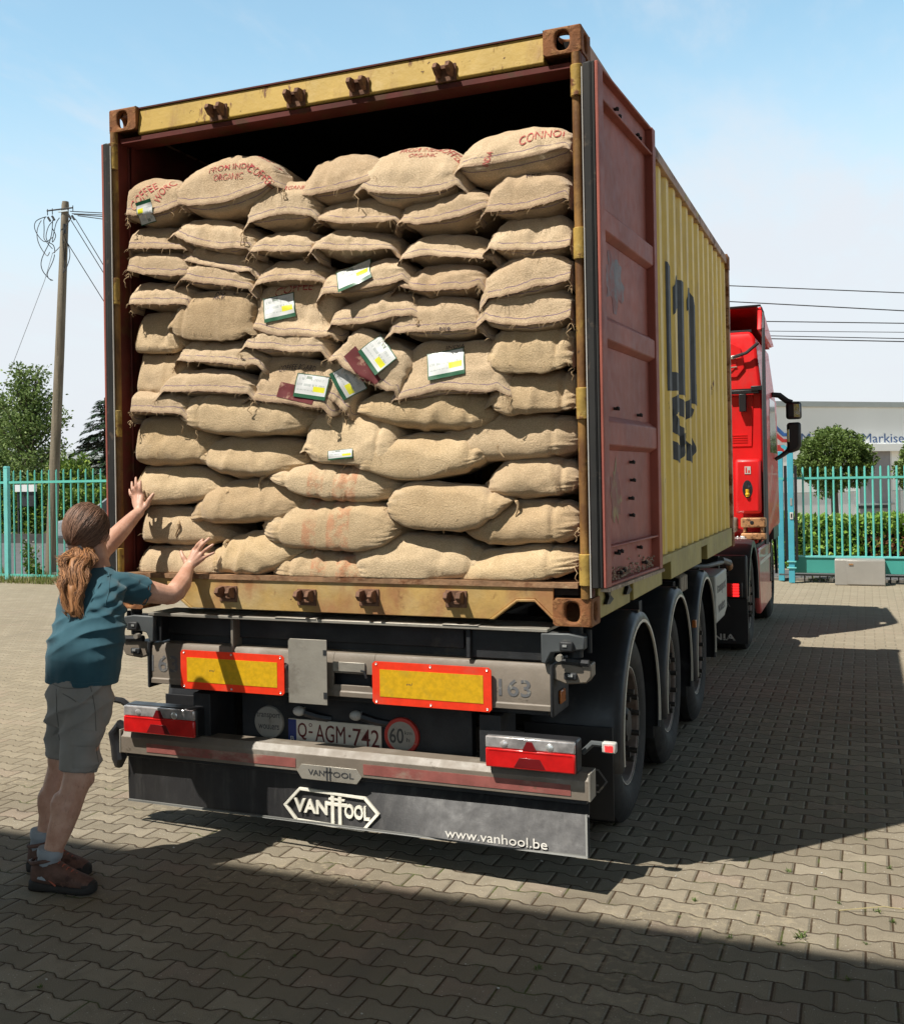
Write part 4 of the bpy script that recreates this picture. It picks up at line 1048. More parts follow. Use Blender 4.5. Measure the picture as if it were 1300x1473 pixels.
def loose_tree(name, x, y, h, rad, seed, label, mat, L, nclus, per, low=.28, sp9=.11):
    r4 = random.Random(seed); t = thing(name, label, 'tree', (x, y, 0), None)
    mb = MB(); mb.tube([(x, y, 0), (x + .1, y, h * .3), (x - .05, y, h * .6), (x, y, h * .92)], [h * .03, h * .022, h * .014, .02], 9); tips = []
    for i in range(nclus):
        zz = h * (low + (1 - low) * (i / nclus) ** .9); env = rad * (math.sin(min(1, (1.06 - zz / h) * 1.35) * math.pi / 2)) * (.65 + .5 * r4.random())
        a = i * 2.399 + r4.uniform(-.4, .4); st = Vector((x, y, zz * .8)); e2 = Vector((x + math.cos(a) * env, y + math.sin(a) * env, zz + r4.uniform(0, .12) * h))
        mid2 = (st + e2) / 2 + Vector((0, 0, -.05 * h * .3)); mb.tube([st, mid2, e2], [h * .008, h * .005, .008], 5, cap=False); tips.append((st, mid2, e2, env))
    mb.build('trunk', m_bark, t); pts = []
    for st, mid2, e2, env in tips:
        for _ in range(per):
            q = r4.random() ** .6; c2 = mid2.lerp(e2, q) if r4.random() < .75 else st.lerp(mid2, q)
            sp2 = rad * sp9 * (1.2 - .5 * q); off2 = Vector((r4.gauss(0, sp2), r4.gauss(0, sp2), r4.gauss(0, sp2 * .7))); pts.append((c2 + off2, off2.normalized() + Vector((0, 0, .3))))
    leaf_obj(pts, L, 'crown', mat, t, r4); return t


loose_tree('broadleaf_tree', -26.1, 30.0, 5.9, 2.1, 11, 'loose light green tree behind the pole, tallest of the trees on the left', m_leaf2, .15, 60, 150, .2)
loose_tree('broadleaf_tree', -30.5, 33.0, 5.6, 2.6, 14, 'green tree cut by the left edge of the photo', m_leaf2, .17, 50, 190, .2)
loose_tree('bushy_shrub', -21.6, 26.6, 2.5, 1.7, 17, 'bright bushy shrub behind the street hedge, right of the pole', m_hedged, .15, 34, 170, .1)
loose_tree('bushy_shrub', -25.5, 27.0, 2.9, 2.0, 19, 'dark leafy shrub under the tall tree, left of the pole', m_leaf2, .15, 40, 170, .1)

def conifer(x, y, h, rad, seed, label):
    r4 = random.Random(seed); t = thing('conifer', label, 'tree', (x, y, 0)); mb = MB(); mb.tube([(x, y, 0), (x, y, h)], [.16, .02], 8); vs, fs = [], []; z = .7
    while z < h - .1:
        env = rad * (1 - z / h) ** .8 + .12; n5 = 9
        for k6 in range(n5):
            a = r4.uniform(0, 6.28); Lb = env * r4.uniform(.7, 1.15); d = Vector((math.cos(a), math.sin(a), 0)); p0 = Vector((x, y, z + r4.uniform(-.1, .1)))
            pts = [p0 + d * Lb * q + Vector((0, 0, -.32 * Lb * q * q + .10 * Lb * q)) for q in (0, .35, .7, 1)]; mb.tube(pts, [.022, .015, .01, .004], 4, cap=False)
            for _ in range(int(46 * Lb) + 14):
                q = r4.random() ** .7; i2 = min(2, int(q * 3)); p = pts[i2].lerp(pts[i2 + 1], q * 3 - i2); s2 = Vector((-d.y, d.x, 0)) * r4.choice((-1, 1))
                leaf(vs, fs, p + rv(r4) * .05, (d * .7 + s2 * r4.uniform(.2, 1.1) + Vector((0, 0, -.35))).normalized(), Vector((0, 0, 1)), r4.uniform(.14, .30), .035)
        z += .24
    mb.build('trunk', m_bark, t); m5 = MB(); m5.add(vs, fs); m5.build('crown', m_leafc, t, smooth=0)
conifer(-23.3, 31.0, 5.0, 2.3, 21, 'dark conifer half hidden by the left container door')

# verge plants: grass blades along the left fence, a flowering weed at the pole
def blades(name, n, x0, x1, y0, y1, hmin, hmax, mat, seed, label, clump=2.0, top=True):
    r4 = random.Random(seed); vs, fs = [], []
    for _ in range(n):
        x, y = r4.uniform(x0, x1), r4.uniform(y0, y1)
        if noise.noise(Vector((x * clump, y * clump, seed))) < -.12: continue
        hgt = r4.uniform(hmin, hmax) * (.6 + .8 * max(0, noise.noise(Vector((x * .9, y, 5)))) ); lean = Vector((r4.uniform(-1, 1), r4.uniform(-1, 1), 0)) * hgt * .35; w = .006 + hgt * .012
        s2 = Vector((r4.uniform(-1, 1), r4.uniform(-1, 1), 0)).normalized() * w; p = Vector((x, y, 0)); o = len(vs)
        vs += [p - s2, p + s2, p + lean * .4 + Vector((0, 0, hgt * .6)) + s2 * .7, p + lean * .4 + Vector((0, 0, hgt * .6)) - s2 * .7, p + lean + Vector((0, 0, hgt))]; fs += [(o, o + 1, o + 2, o + 3), (o + 3, o + 2, o + 4)]
    mb = MB(); mb.add(vs, fs); o = mb.build(name, mat, None, smooth=0); tag(o, label, 'grass', None, 'stuff'); return o
blades('verge_grass', 9000, -16, -7.5, 11.5, 12.9, .05, .26, m_grass, 2, 'dry and green grass growing along the foot of the left fence', 1.1)
blades('gate_weeds', 900, .9, 5, 15.6, 16.0, .03, .12, m_grass, 3, 'low weeds along the foot of the sliding gate', 1.4)
r4 = random.Random(44)
for lab, x, y, n, hh in (('tall flowering weed at the foot of the wooden pole', -12.15, 12.75, 13, .72), ('leafy verge weed under the fence post', -11.6, 12.35, 9, .40), ('leafy verge weed between fence bars right of the pole', -10.7, 12.3, 9, .36)):
    t = thing('wild_plant', lab, 'plant', (x, y, 0)); mb = MB(); pts = []; fl2 = MB()
    for k6 in range(n):
        a = r4.uniform(0, 6.28); sp2 = r4.uniform(.05, .22); h2 = hh * r4.uniform(.5, 1); b2 = Vector((x, y, 0)); e2 = b2 + Vector((math.cos(a) * sp2, math.sin(a) * sp2, h2)); mb.tube([b2, b2.lerp(e2, .5) + Vector((0, 0, h2 * .1)), e2], [.006, .004, .002], 4, cap=False)
        for _ in range(16): pts.append((b2.lerp(e2, r4.uniform(.15, 1)), rv(r4)))
        if hh > .5: fl2.ico(e2, .016, sub=1)
    mb.build('stems', m_grass, t); leaf_obj(pts, .09, 'leaves', m_hedged, t, r4)
    if fl2.v: fl2.build('blossoms', m_white, t, smooth=0)['kind'] = 'stuff'
# small weeds in the paving joints
for (x, y, s2) in ((2.03, -.22, .035), (1.62, .02, .02), (2.3, .18, .022), (1.79, -.33, .018), (2.4, -1.02, .04), (1.2, -.9, .022), (2.62, .55, .03), (-.35, -1.75, .02), (-1.05, -1.95, .03), (1.95, .55, .022), (2.2, -.55, .018), (.35, -1.15, .014)) + tuple((2.159 + .0953 * a9, .272 + .1366 * b9 - .05, c9) for a9, b9, c9 in ((0, 0, .016), (2, -1, .02), (-1, 1, .012), (4, 2, .02), (1, -3, .016), (-3, -2, .012), (3, 0, .014), (5, -2, .018), (2, 4, .02), (-2, -4, .02), (6, 5, .02), (1, 7, .018), (4, 9, .02), (-6, -3, .012), (3, -5, .016), (5, 6, .02), (0, 3, .014))):
    r4 = random.Random(int(x * 100)); vs, fs = [], []
    for _ in range(int(14 + s2 * 300)):
        d = Vector((r4.uniform(-1, 1), r4.uniform(-1, 1), r4.uniform(.2, 1))).normalized(); leaf(vs, fs, Vector((x + r4.gauss(0, s2 * .25), y + r4.gauss(0, s2 * .25), 0)), d, Vector((0, 0, 1)), s2 * r4.uniform(.5, 1.2), s2 * .10)
    mb = MB(); mb.add(vs, fs); o = mb.build('joint_weed', m_weed, None, smooth=0, base=(x, y, 0)); tag(o, 'tiny green weed sprouting from a joint between the pavers', 'weed', 'weeds in the paving joints')
# pebbles and straw litter
for i in range(26):
    r4 = random.Random(300 + i); x, y = r4.uniform(-1.5, 2.6), r4.uniform(-2.1, 1.2)
    mb = MB(); mb.ico((x, y, .003), r4.uniform(.0035, .007), sub=1, sc=(1, .8, .6)); o = mb.build('pebble', m_white, None, base=(x, y, 0)); tag(o, 'tiny pale pebble lying on the pavers', 'pebble', 'pebbles scattered on the paving')
mb = MB(); mb.tube([(2.16, .12, .008), (2.32, .20, .02), (2.5, .22, .012), (2.72, .34, .006)], .0022, 4); o = mb.build('straw', M('straw_yellow', (.5, .42, .22), .8), None, base=(2.4, .2, 0)); tag(o, 'long dry straw lying in the sun on the pavers', 'straw')

# ------------------------------------------------------------------ fences
fc = thing('steel_fence', 'turquoise steel bar fence on the left with one thick post in view', 'fence', (-10, 12.2, 0))
for x in (-17.2, -12.19, -7.18):
    mb = MB(); mb.box(x - .045, x + .045, 12.15, 12.24, 0, 2.09); mb.prism([(x - .05, 2.09), (x + .05, 2.09), (x + .03, 2.125), (x - .03, 2.125)], 'y', 12.145, 12.245); mb.build('fence_post', m_tealL, fc, bevel=.004)
for z in (1.82, .085):
    mb = MB(); mb.box(-17.16, -7.2, 12.175, 12.215, z - .022, z + .022); mb.build('fence_rail', m_teal, fc)
x = -12.19 + .164
xs = [x + .1645 * i for i in range(29)] + [-12.19 - .164 * i for i in range(1, 30)]
for x in xs:
    mb = MB(); mb.tube([(x, 12.195, .06), (x, 12.195, 1.99), (x + .004, 12.195, 2.03), (x + .008, 12.195, 2.045)], [.0155, .0155, .012, .005], 8); mb.build('fence_bar', m_teal, fc)
gt = thing('sliding_gate', 'turquoise sliding gate with round bars on a green box beam', 'gate', (4, 15.42, 0))
mb = MB(); mb.box(1.22, 8, 15.36, 15.48, .15, .40); mb.build('gate_beam', m_teald, gt, bevel=.006); mb = MB(); mb.box(1.22, 8, 15.34, 15.5, .401, .425); mb.build('beam_cap', m_tealL, gt)
mb = MB(); mb.box(1.0, 8, 15.41, 15.45, 1.655, 1.69); mb.build('gate_rail', m_teal, gt)
for i in range(58):
    x = 1.375 + .1125 * i; mb = MB(); mb.tube([(x, 15.43, .42), (x, 15.43, 1.83), (x, 15.43, 1.855)], [.0155, .0155, .008], 8); mb.build('gate_bar', m_teal, gt)
    if i % 1 == 0: mb = MB(); mb.tube([(x, 15.43, -.01), (x, 15.43, .10)], .010, 6); mb.build('ground_peg', m_dark, gt)
mb = MB(); mb.box(1.0, 8, 15.40, 15.46, .10, .125); mb.build('lower_rail', m_dgrey, gt)
gp = thing('gate_post', 'thick blue-green gate post between two black brush strips', 'post', (1.2, 15.24, 0))
mb = MB(); mb.box(1.155, 1.245, 15.19, 15.28, 0, 2.10); mb.build('post_tube', m_gpost, gp, bevel=.005)
mb = MB(); mb.prism([(1.245, 2.10), (1.245, 2.06), (1.08, 2.17), (1.06, 2.21), (1.12, 2.215)], 'y', 15.2, 15.27); mb.build('post_brace', m_gpost, gp)
mb = MB(); mb.box(1.13, 1.27, 15.17, 15.3, .33, .35); mb.box(1.13, 1.27, 15.17, 15.3, .23, .25); mb.build('post_collar', m_tealL, gp, bevel=.004)
for x in (1.125, 1.275):
    mb = MB(); mb.box(x - .02, x + .022, 15.20, 15.27, .36, 1.88)
    r4 = random.Random(3)
    mb.build('brush_strip', m_blk, gp, bevel=.004)
mb = MB(); mb.box(1.185, 1.235, 15.178, 15.19, 1.02, 1.13); lk = mb.build('lock_plate', m_white, gp, bevel=.003); mb = MB(); mb.box(1.20, 1.218, 15.172, 15.178, 1.05, 1.11); mb.build('keyhole_cover', m_dark, lk)
mb = MB(); mb.box(1.195, 1.222, 15.182, 15.19, 1.24, 1.36); mb.build('warning_sticker', m_cabt, gp)
g2 = thing('gate_post', 'bluish second gate post seen between the lorry and the first post', 'post', (1.0, 15.6, 0)); mb = MB(); mb.box(.98, 1.07, 15.55, 15.64, 0, 2.12); mb.build('post_tube', m_gpost, g2, bevel=.005)
mb = MB(); mb.box(1.0, 1.15, 15.58, 15.62, 1.63, 1.67); mb.build('post_bracket', m_teal, g2)
cb2 = thing('control_cabinet', 'stainless steel gate motor cabinet on the ground in front of the gate', 'cabinet', (2.2, 15.0, 0))
mb = MB(); mb.box(1.83, 2.535, 14.93, 15.34, .005, .40); mb.build('housing', m_cabt, cb2, bevel=.008)
mb = MB(); mb.box(2.0, 2.53, 14.918, 14.93, .02, .385); mb.build('cabinet_door', m_cabt, cb2, bevel=.004); mb = MB(); mb.box(2.03, 2.09, 14.905, 14.918, .32, .34); mb.build('handle', m_brass, cb2)
kb = MB(); kb.box(.5, 9, 15.72, 15.86, -.01, .03); kb.build('kerb', m_conc, None)['kind'] = 'structure'
mb = MB(); mb.box(-40, -14.5, 23.2, 23.4, -.01, .27); o = mb.build('low_wall', M('dark_low_wall', (.07, .065, .06), .9, var=.3), None, base=(-22, 23.3, 0)); tag(o, 'low dark wall below the hedge across the street', 'wall')

# ------------------------------------------------------------------ wooden pole and wires
pl = thing('utility_pole', 'weathered wooden telephone pole with coiled black cables near its top', 'pole', (-12.62, 14, 0))
mb = MB(); mb.tube([(-12.62, 14, -.1), (-12.50, 14, 1.8), (-12.30, 14, 4.5), (-12.11, 14, 7.40), (-12.105, 14, 7.47)], [.118, .110, .096, .076, .066], 18); mb.build('pole_shaft', m_wood, pl)
zx = lambda X_, Y_, dy=0.0: Vector((-13.064 + .002338 * X_, 13.93 - dy, 7.738 - .001896 * Y_))
mb = MB(); mb.tube([zx(235, 222), zx(510, 228)], .016, 8); mb.build('cross_arm', m_dark, pl)
for X_ in (240, 292, 510): mb = MB(); mb.tube([zx(X_, 205), zx(X_, 270)], .009, 6); mb.build('arm_bolt', m_dark, pl)
mb = MB(); mb.box(-12.22, -11.99, 13.90, 13.935, 7.245, 7.275); mb.build('steel_band', m_silver, pl)
for X_, Y_ in ((265, 320), (310, 315), (480, 320), (520, 340)): mb = MB(); mb.tube([zx(X_ - 12, Y_ - 25, .03), zx(X_ + 14, Y_ + 22, .03)], .022, 7); mb.build('cable_clamp', m_blk, pl)
mb = MB(); mb.tube([zx(435, 395, .05), zx(435, 495, .05)], .028, 8); mb.build('splice_box', m_blk, pl)
loops = [[(240, 290), (150, 330), (118, 410), (140, 490), (200, 545), (270, 560), (320, 520)], [(250, 300), (205, 330), (195, 420), (215, 510), (260, 570), (300, 640)],
         [(300, 330), (255, 380), (250, 480), (265, 560), (300, 600), (305, 680)], [(180, 320), (158, 430), (160, 560), (190, 660), (235, 705), (285, 680)],
         [(330, 340), (300, 420), (262, 520), (240, 620), (200, 760), (195, 860), (225, 930), (275, 975)], [(310, 700), (275, 790), (258, 880), (270, 950), (295, 975)],
         [(480, 350), (450, 450), (445, 540), (460, 640), (465, 760), (445, 890), (425, 915), (410, 860), (420, 700), (440, 600)], [(400, 330), (340, 400), (280, 560), (330, 500), (320, 430)],
         [(420, 560), (340, 640), (300, 690)], [(490, 340), (465, 420), (430, 540), (415, 700), (412, 850)]]
def smooth_pts(pts, n=5):
    P_ = [Vector(p) for p in pts]; out = []
    for i in range(len(P_) - 1):
        a, b2, c2, d2 = P_[max(0, i - 1)], P_[i], P_[i + 1], P_[min(len(P_) - 1, i + 2)]
        for k6 in range(n):
            t = k6 / n; out.append(.5 * ((2 * b2) + (-a + c2) * t + (2 * a - 5 * b2 + 4 * c2 - d2) * t * t + (-a + 3 * b2 - 3 * c2 + d2) * t ** 3))
    return out + [P_[-1]]
for i, lp2 in enumerate(loops):
    mb = MB(); mb.tube([zx(p.x, p.y, .04 + .06 * math.sin(i * 2 + k6 * .3)) for k6, p in enumerate(smooth_pts(lp2))], .0085, 6); mb.build('coiled_cable', m_wire if i not in (3, 8) else m_wireg, pl)
def wire(pts, r5, lab, mat=m_wire, grp=None):
    mb = MB(); mb.tube(pts, r5, 6); o = mb.build('overhead_wire', mat, None, base=pts[0]); tag(o, lab, 'wire', grp)
for i, (a, b2) in enumerate((((480, 262), (830, 330)), ((500, 290), (830, 350)), ((520, 300), (830, 368)), ((560, 320), (830, 395)))):
    p0, p1 = zx(*a), zx(*b2); wire([p0, p1, p0 + (p1 - p0) * 4], .009, 'one of the thin cables running right from the pole top to the container', grp='cables from the pole top')
for a, b2, lab in (((490, 360), (835, 985), 'inner of two steep drop cables right of the pole'), ((535, 350), (835, 905), 'outer of two steep drop cables right of the pole'), ((440, 580), (850, 1310), 'lowest steep drop cable leaving the pole below the coils')):
    p0, p1 = zx(*a), zx(*b2); wire([p0, p1, p0 + (p1 - p0) * 1.6], .0085, lab)
wire([zx(285, 690), zx(200, 960), zx(0, 1440), zx(-400, 2400)], .005, 'thin pale cable falling leftwards from the pole', m_wireg)
labs = ['topmost overhead wire right of the container', 'second overhead wire, just above the lorry roof', 'third overhead wire, right of the lorry roof', 'fourth and faintest overhead wire', 'fifth overhead wire, upper of the lowest pair', 'lowest overhead wire, under its close neighbour']
for (z0, z1, r5), lab in zip(((7.10, 6.525, .014), (6.65, 6.045, .015), (6.10, 5.71, .014), (5.82, 5.47, .009), (5.70, 5.30, .012), (5.62, 5.22, .015)), labs):
    k6 = (z1 - z0) / 4.365; wire([(-9.07, 30, z0 - k6 * 8), (-1.067, 30, z0), (3.298, 30, z1), (17, 30, z1 + k6 * 13.7)], r5, lab)

# ------------------------------------------------------------------ buildings
bd = thing('company_building', 'long pale company hall with dark blue awning-maker lettering beyond the gate', 'building', (.5, 34, 0))
Xb = Matrix.Translation((.5, 34, 0)) @ Matrix.Rotation(R(45), 4, 'Z')
def fb(name, mat, dims, parent=bd, bevel=0):
    mb = MB()
    for d in dims: mb.box(*d)
    mb.xf(Xb); return mb.build(name, mat, parent, bevel=bevel, smooth=0)
fb('facade_wall', m_wall, [(-9, 26, 0, 12, 1.13, 3.80)]); fb('cornice', m_corn, [(-9.1, 26.1, -.10, 12, 3.80, 3.96)]); fb('plinth_wall', m_wall2, [(-9, 26, .03, 12, -.02, 1.128)])
fb('facade_joint', m_corn, [(-9, 2.25, -.006, 0, 1.13, 1.15), (3.56, 26, -.006, 0, 1.13, 1.15)])
fb('canopy_band', m_wall, [(1.9, 4.6, -.35, 0, 2.40, 2.62)]); dr_ = fb('hall_door', m_door, [(2.26, 3.52, -.02, .02, .02, 2.40)])
fb('door_frame', m_wall2, [(2.20, 2.26, -.03, .03, .02, 2.40), (3.52, 3.58, -.03, .03, .02, 2.40)]); fb('bench_board', m_corn, [(2.1, 3.6, -.10, -.03, .70, .76)]); fb('dark_bench', m_blk, [(2.2, 3.4, -.09, -.035, .60, .69)])
fb('wall_panel_joint', m_corn, [(3.9, 3.93, -.006, 0, -.0, 2.4), (-2.5, -2.47, -.006, 0, 1.15, 3.8), (8.5, 8.53, -.006, 0, 1.15, 3.8)])
fl_ = lambda u, v, w: Xb @ Vector((u, -.012 - w, v))
text_mb('Markisen', (2.43, 4.38, 2.67, 2.96), fl_, .004, -.002).build('facade_lettering', m_flogo, bd, smooth=0); text_mb('Markisen', (.03, 1.98, 2.68, 2.97), fl_, .004, -.002).build('facade_lettering', m_flogo, bd, smooth=0)
def fpoly(name, mat, polys):
    mb = MB()
    for pz in polys: mb.prism(pz, 'y', -.03, -.004)
    mb.xf(Xb); mb.build(name, mat, bd, smooth=0)
fpoly('logo_blue_stroke', m_flblu, [[(-1.25, 3.35), (-1.05, 3.32), (-.62, 2.98), (-.36, 2.98), (-.36, 2.88), (-.66, 2.88), (-1.08, 3.20), (-1.25, 3.22)]])
fpoly('logo_red_stroke', m_flred, [[(-1.25, 3.12), (-1.05, 3.10), (-.66, 2.80), (-.36, 2.80), (-.36, 2.70), (-.70, 2.70), (-1.08, 2.98), (-1.25, 3.0)]])
fpoly('logo_red_box', m_flred, [[(-1.1, 2.62), (-.66, 2.62), (-.66, 2.40), (-1.1, 2.40)]])
hs = thing('white_house', 'small white house with a low roof hidden behind the left trees', 'house', (-35, 46, 0))
mb = MB(); mb.box(-41, -30, 44, 52, 0, 3.0); mb.build('wall', m_wall2, hs, smooth=0); mb = MB(); mb.prism([(-41.4, 3.0), (-29.6, 3.0), (-35.5, 3.5)], 'y', 43.7, 52.3); mb.build('roof', m_corn, hs, smooth=0)
for x in (-39, -36, -33): mb = MB(); mb.box(x - .5, x + .5, 43.96, 44.02, 1.0, 2.2); mb.build('window', m_glass, hs)
sg = thing('street_board', 'blank white board on dark posts across the street, behind the fence', 'sign', (-21.2, 23.9, 0))
mb = MB(); mb.box(-21.68, -20.85, 23.86, 23.9, 1.56, 1.78); mb.build('board', m_wall2, sg); mb = MB(); mb.box(-21.6, -20.9, 23.92, 23.98, 1.10, 1.55); mb.build('dark_panel', m_dark, sg)
for x in (-21.6, -20.93): mb = MB(); mb.box(x - .03, x + .03, 23.9, 23.95, 0, 1.7); mb.build('board_post', m_dark, sg)
# parked car, nose pointing left, mostly hidden behind the man's head and the container
cr = thing('parked_car', 'silver parked car across the street, only its nose in view beside the pole', 'car', (-16.6, 22, 0))
x0 = -18.12
side = [(0, .28), (0, .62), (.08, .74), (.95, .90), (1.05, .93), (1.75, 1.38), (3.1, 1.42), (3.7, 1.0), (4.0, .95), (4.05, .3)]
mb = MB(); mb.prism([(x0 + a, b2) for a, b2 in side], 'y', 21.2, 22.8); body = mb.build('body', m_car, cr, bevel=.06)
mb = MB(); mb.prism([(x0 + 1.2, .96), (x0 + 1.8, 1.33), (x0 + 3.0, 1.36), (x0 + 3.5, 1.0)], 'y', 21.185, 22.815); mb.build('window', m_glass, cr)
for y in (21.28, 22.6): mb = MB(); mb.box(x0 - .01, x0 + .2, y - .06, y + .16, .58, .72); mb.build('headlight', m_lclr, cr, bevel=.02)
mb = MB(); mb.box(x0 - .02, x0 + .04, 21.4, 22.5, .30, .50); mb.build('grille', m_blk, cr)
for x in (x0 + .75, x0 + 3.3):
    for y, d5 in ((21.19, 1), (22.81, -1)):
        mb = MB(); mb.lathe([(.0, .0), (.0, .20), (.01, .21), (0, .30), (.2 * d5, .31)], (x, y, .31), 'y', 24); mb.build('wheel', m_tyre, cr)

# ------------------------------------------------------------------ semi-trailer under the container
tr = thing('semi_trailer', 'grey container semi-trailer with three axles and red-orange rear marker boards', 'trailer', (0, 0, 0))
def bx(name, mat, dims, parent=tr, bevel=.004, **k):
    mb = MB()
    for d in (dims if isinstance(dims[0], (list, tuple)) else [dims]): mb.box(*d)
    return mb.build(name, mat, parent, bevel=bevel, **k)


# main frame
for x in (-.47, .47):
    bx('frame_rail', m_dark, [(x - .07, x + .07, .30, 6.9, 1.02, 1.045), (x - .07, x + .07, .30, 6.9, .66, .685), (x - .012, x + .012, .30, 6.9, .685, 1.02)])
for y in (.9, 1.75, 3.05, 4.4, 5.7): bx('cross_member', m_dark, (-1.12, 1.12, y, y + .09, .93, 1.05))
bx('rear_cross_member', m_dark, [(-.98, 1.0, .12, .24, .70, 1.0), (-.6, .62, .20, .26, .42, .72)])
# rear bolster the container sits on: bright flange, dark web, ragged lower edge
bl = MB(); bl.box(-1.03, 1.03, .0, .26, 1.088, 1.103); bl.box(-.30, -.08, -.004, .05, 1.1035, 1.108); bl.box(.55, .72, -.004, .06, 1.1035, 1.108)
bo = bl.build('bolster_flange', m_alu, tr, bevel=.003)
bx('bolster_web', m_dark, [(-.98, .62, .10, .12, .985, 1.088), (.66, 1.0, .05, .07, .955, 1.088), (-1.0, -.97, .03, .26, .955, 1.088), (.655, .675, .02, .26, .955, 1.088)])
bx('bolster_stiffener', m_gray, (-.565, -.55, .03, .2, .90, 1.087))
mb = MB(); mb.prism([(-.62, .90), (-.52, .90), (-.3, .86), (-.2, .86), (-.62, .86)], 'y', .22, .24); mb.build('hose_guard', M('pale_blue_plastic', (.30, .34, .42), .5), tr)
for sx in (-1, 1):
    # twist-lock heads: castings, levers and pins
    mb = MB(); mb.prism([(sx * 1.0, 1.085), (sx * 1.0, .955), (sx * 1.02, .95), (sx * 1.045, 1.0), (sx * 1.19, 1.02), (sx * 1.19, 1.075), (sx * 1.12, 1.088)], 'y', .0, .10); mb.build('twistlock_arm', m_dgrey, tr, bevel=.006)
    bx('twistlock_lever', m_dark, [(sx * 1.085, sx * 1.145, -.022, .0, 1.01, 1.055)], bevel=.008)
    bx('lock_pin', m_silver, (sx * 1.10, sx * 1.118, -.026, -.0225, 1.032, 1.042), bevel=0)
    mb = MB(); mb.tube([(sx * 1.14, .06, 1.119), (sx * 1.14, .06, .98)], .03, 12); mb.tube([(sx * 1.195, .07, 1.10), (sx * 1.195, .07, 1.0)], .012, 8); mb.tube([(sx * 1.08, .03, .965), (sx * 1.2, .03, .96)], .016, 8); mb.build('twistlock_pin', m_dark, tr)
    mb = MB(); mb.tube([(sx * 1.085, .0, .985), (sx * 1.085, -.035, .983)], .014, 8); mb.build('lever_knob', m_alu, tr)
    # lower corner bracket behind the marker board beam
    mb = MB(); mb.prism([(sx * 1.04, .945), (sx * 1.04, .885), (sx * 1.10, .862), (sx * 1.19, .872), (sx * 1.21, .90), (sx * 1.21, .955), (sx * 1.17, .955), (sx * 1.17, .94), (sx * 1.10, .955)], 'y', .03, .12)
    mb.build('corner_bracket', m_gray, tr, bevel=.006)
    bx('bracket_latch', m_dark, [(sx * 1.095, sx * 1.15, .012, .032, .885, .915)], bevel=.005)
    bx('latch_pin', m_silver, (sx * 1.115, sx * 1.135, .004, .012, .90, .91), bevel=0)
    bx('beam_end_plate', m_dark, [(sx * 1.033, sx * 1.05, .012, .30, .715, .952)], bevel=.02)
    bx('side_marker', m_amber, (sx * 1.05, sx * 1.062, .10, .19, .76, .82), bevel=.006)
# marker-board beam (163)
mb = MB(); mb.prism([(.045, .735), (.022, .740), (.022, .762), (.028, .768), (.028, .915), (.045, .945), (.20, .952), (.20, .94), (.05, .935), (.04, .91), (.04, .745), (.2, .745), (.2, .735)], 'x', -1.033, -.005)
mb.prism([(.045, .735), (.022, .740), (.022, .762), (.028, .768), (.028, .795), (.04, .795), (.04, .745), (.2, .745), (.2, .735)], 'x', -.005, .205)
mb.prism([(.028, .85), (.028, .915), (.045, .945), (.20, .952), (.20, .94), (.05, .935), (.04, .91), (.04, .85)], 'x', -.005, .205)
mb.prism([(.045, .735), (.022, .740), (.022, .762), (.028, .768), (.028, .915), (.045, .945), (.20, .952), (.20, .94), (.05, .935), (.04, .91), (.04, .745), (.2, .745), (.2, .735)], 'x', .205, 1.033)
beam = mb.build('rear_beam', m_gray, tr, bevel=.002)
bx('beam_splice', m_alu, (-.005, .16, .018, .0275, .86, .905), parent=beam, bevel=.002)
for (x0, x1, z0, z1) in ((-1.035, -.872, .80, .885), (.80, .945, .795, .872)):
    text_mb('163', (x0, x1, z0, z1), rear(.0265), .0005, .012).build('fleet_number', m_txtg, beam, smooth=0)
for (x0, x1, z0, z1, sg) in ((-.842, -.257, .728, .922, -1), (.203, .774, .722, .920, 1)):
    mb = MB(); k3 = 10; g3 = .012
    mb.prism([(x0 + g3, z0), (x1 - g3, z0), (x1, z0 + g3), (x1, z1 - g3), (x1 - g3, z1), (x0 + g3, z1), (x0, z1 - g3), (x0, z0 + g3)], 'y', .004, .0085)
    pb = mb.build('marker_board', m_orange, tr, bevel=0)
    mb = MB(); mb.box(x0 + .038, x1 - .038, .0022, .0038, z0 + .036, z1 - .036); mb.build('yellow_field', m_ryel, pb)
    for bxx in (x0 + .02, (x0 + x1) / 2, x1 - .02):
        for bz in (z0 + .012, z1 - .012):
            mb = MB(); mb.lathe([(0, .0), (-.003, .004), (0, .006)], (bxx, .0035, bz), 'y', 10); mb.build('rivet', m_silver, pb)
    text_mb('m/', (x0 + .17, x0 + .20, (z0 + z1) / 2 - .005, (z0 + z1) / 2 + .008), rear(.002), .0002).build('maker_mark', m_txt, pb, smooth=0)
mb = MB(); mb.prism([(-.214, .705), (-.012, .705), (-.012, 1.012), (-.205, 1.012), (-.214, 1.0)], 'y', -.034, -.028); vp = mb.build('hanging_plate', m_alu, tr, bevel=.001)
bx('plate_hinge', m_dark, [(-.03, -.012, -.036, -.0345, .735, .765), (-.03, -.012, -.036, -.0345, .94, .965)], parent=vp, bevel=0)
mb = MB(); mb.tube([(-.214, -.03, .87), (-.238, .0, .87)], .014, 10); mb.build('plate_bolt', m_dark, vp)
mb = MB(); mb.tube([(.15, .0, .872), (.17, -.012, .872), (.18, -.012, .84)], .006, 6); mb.build('board_latch', m_dark, tr)

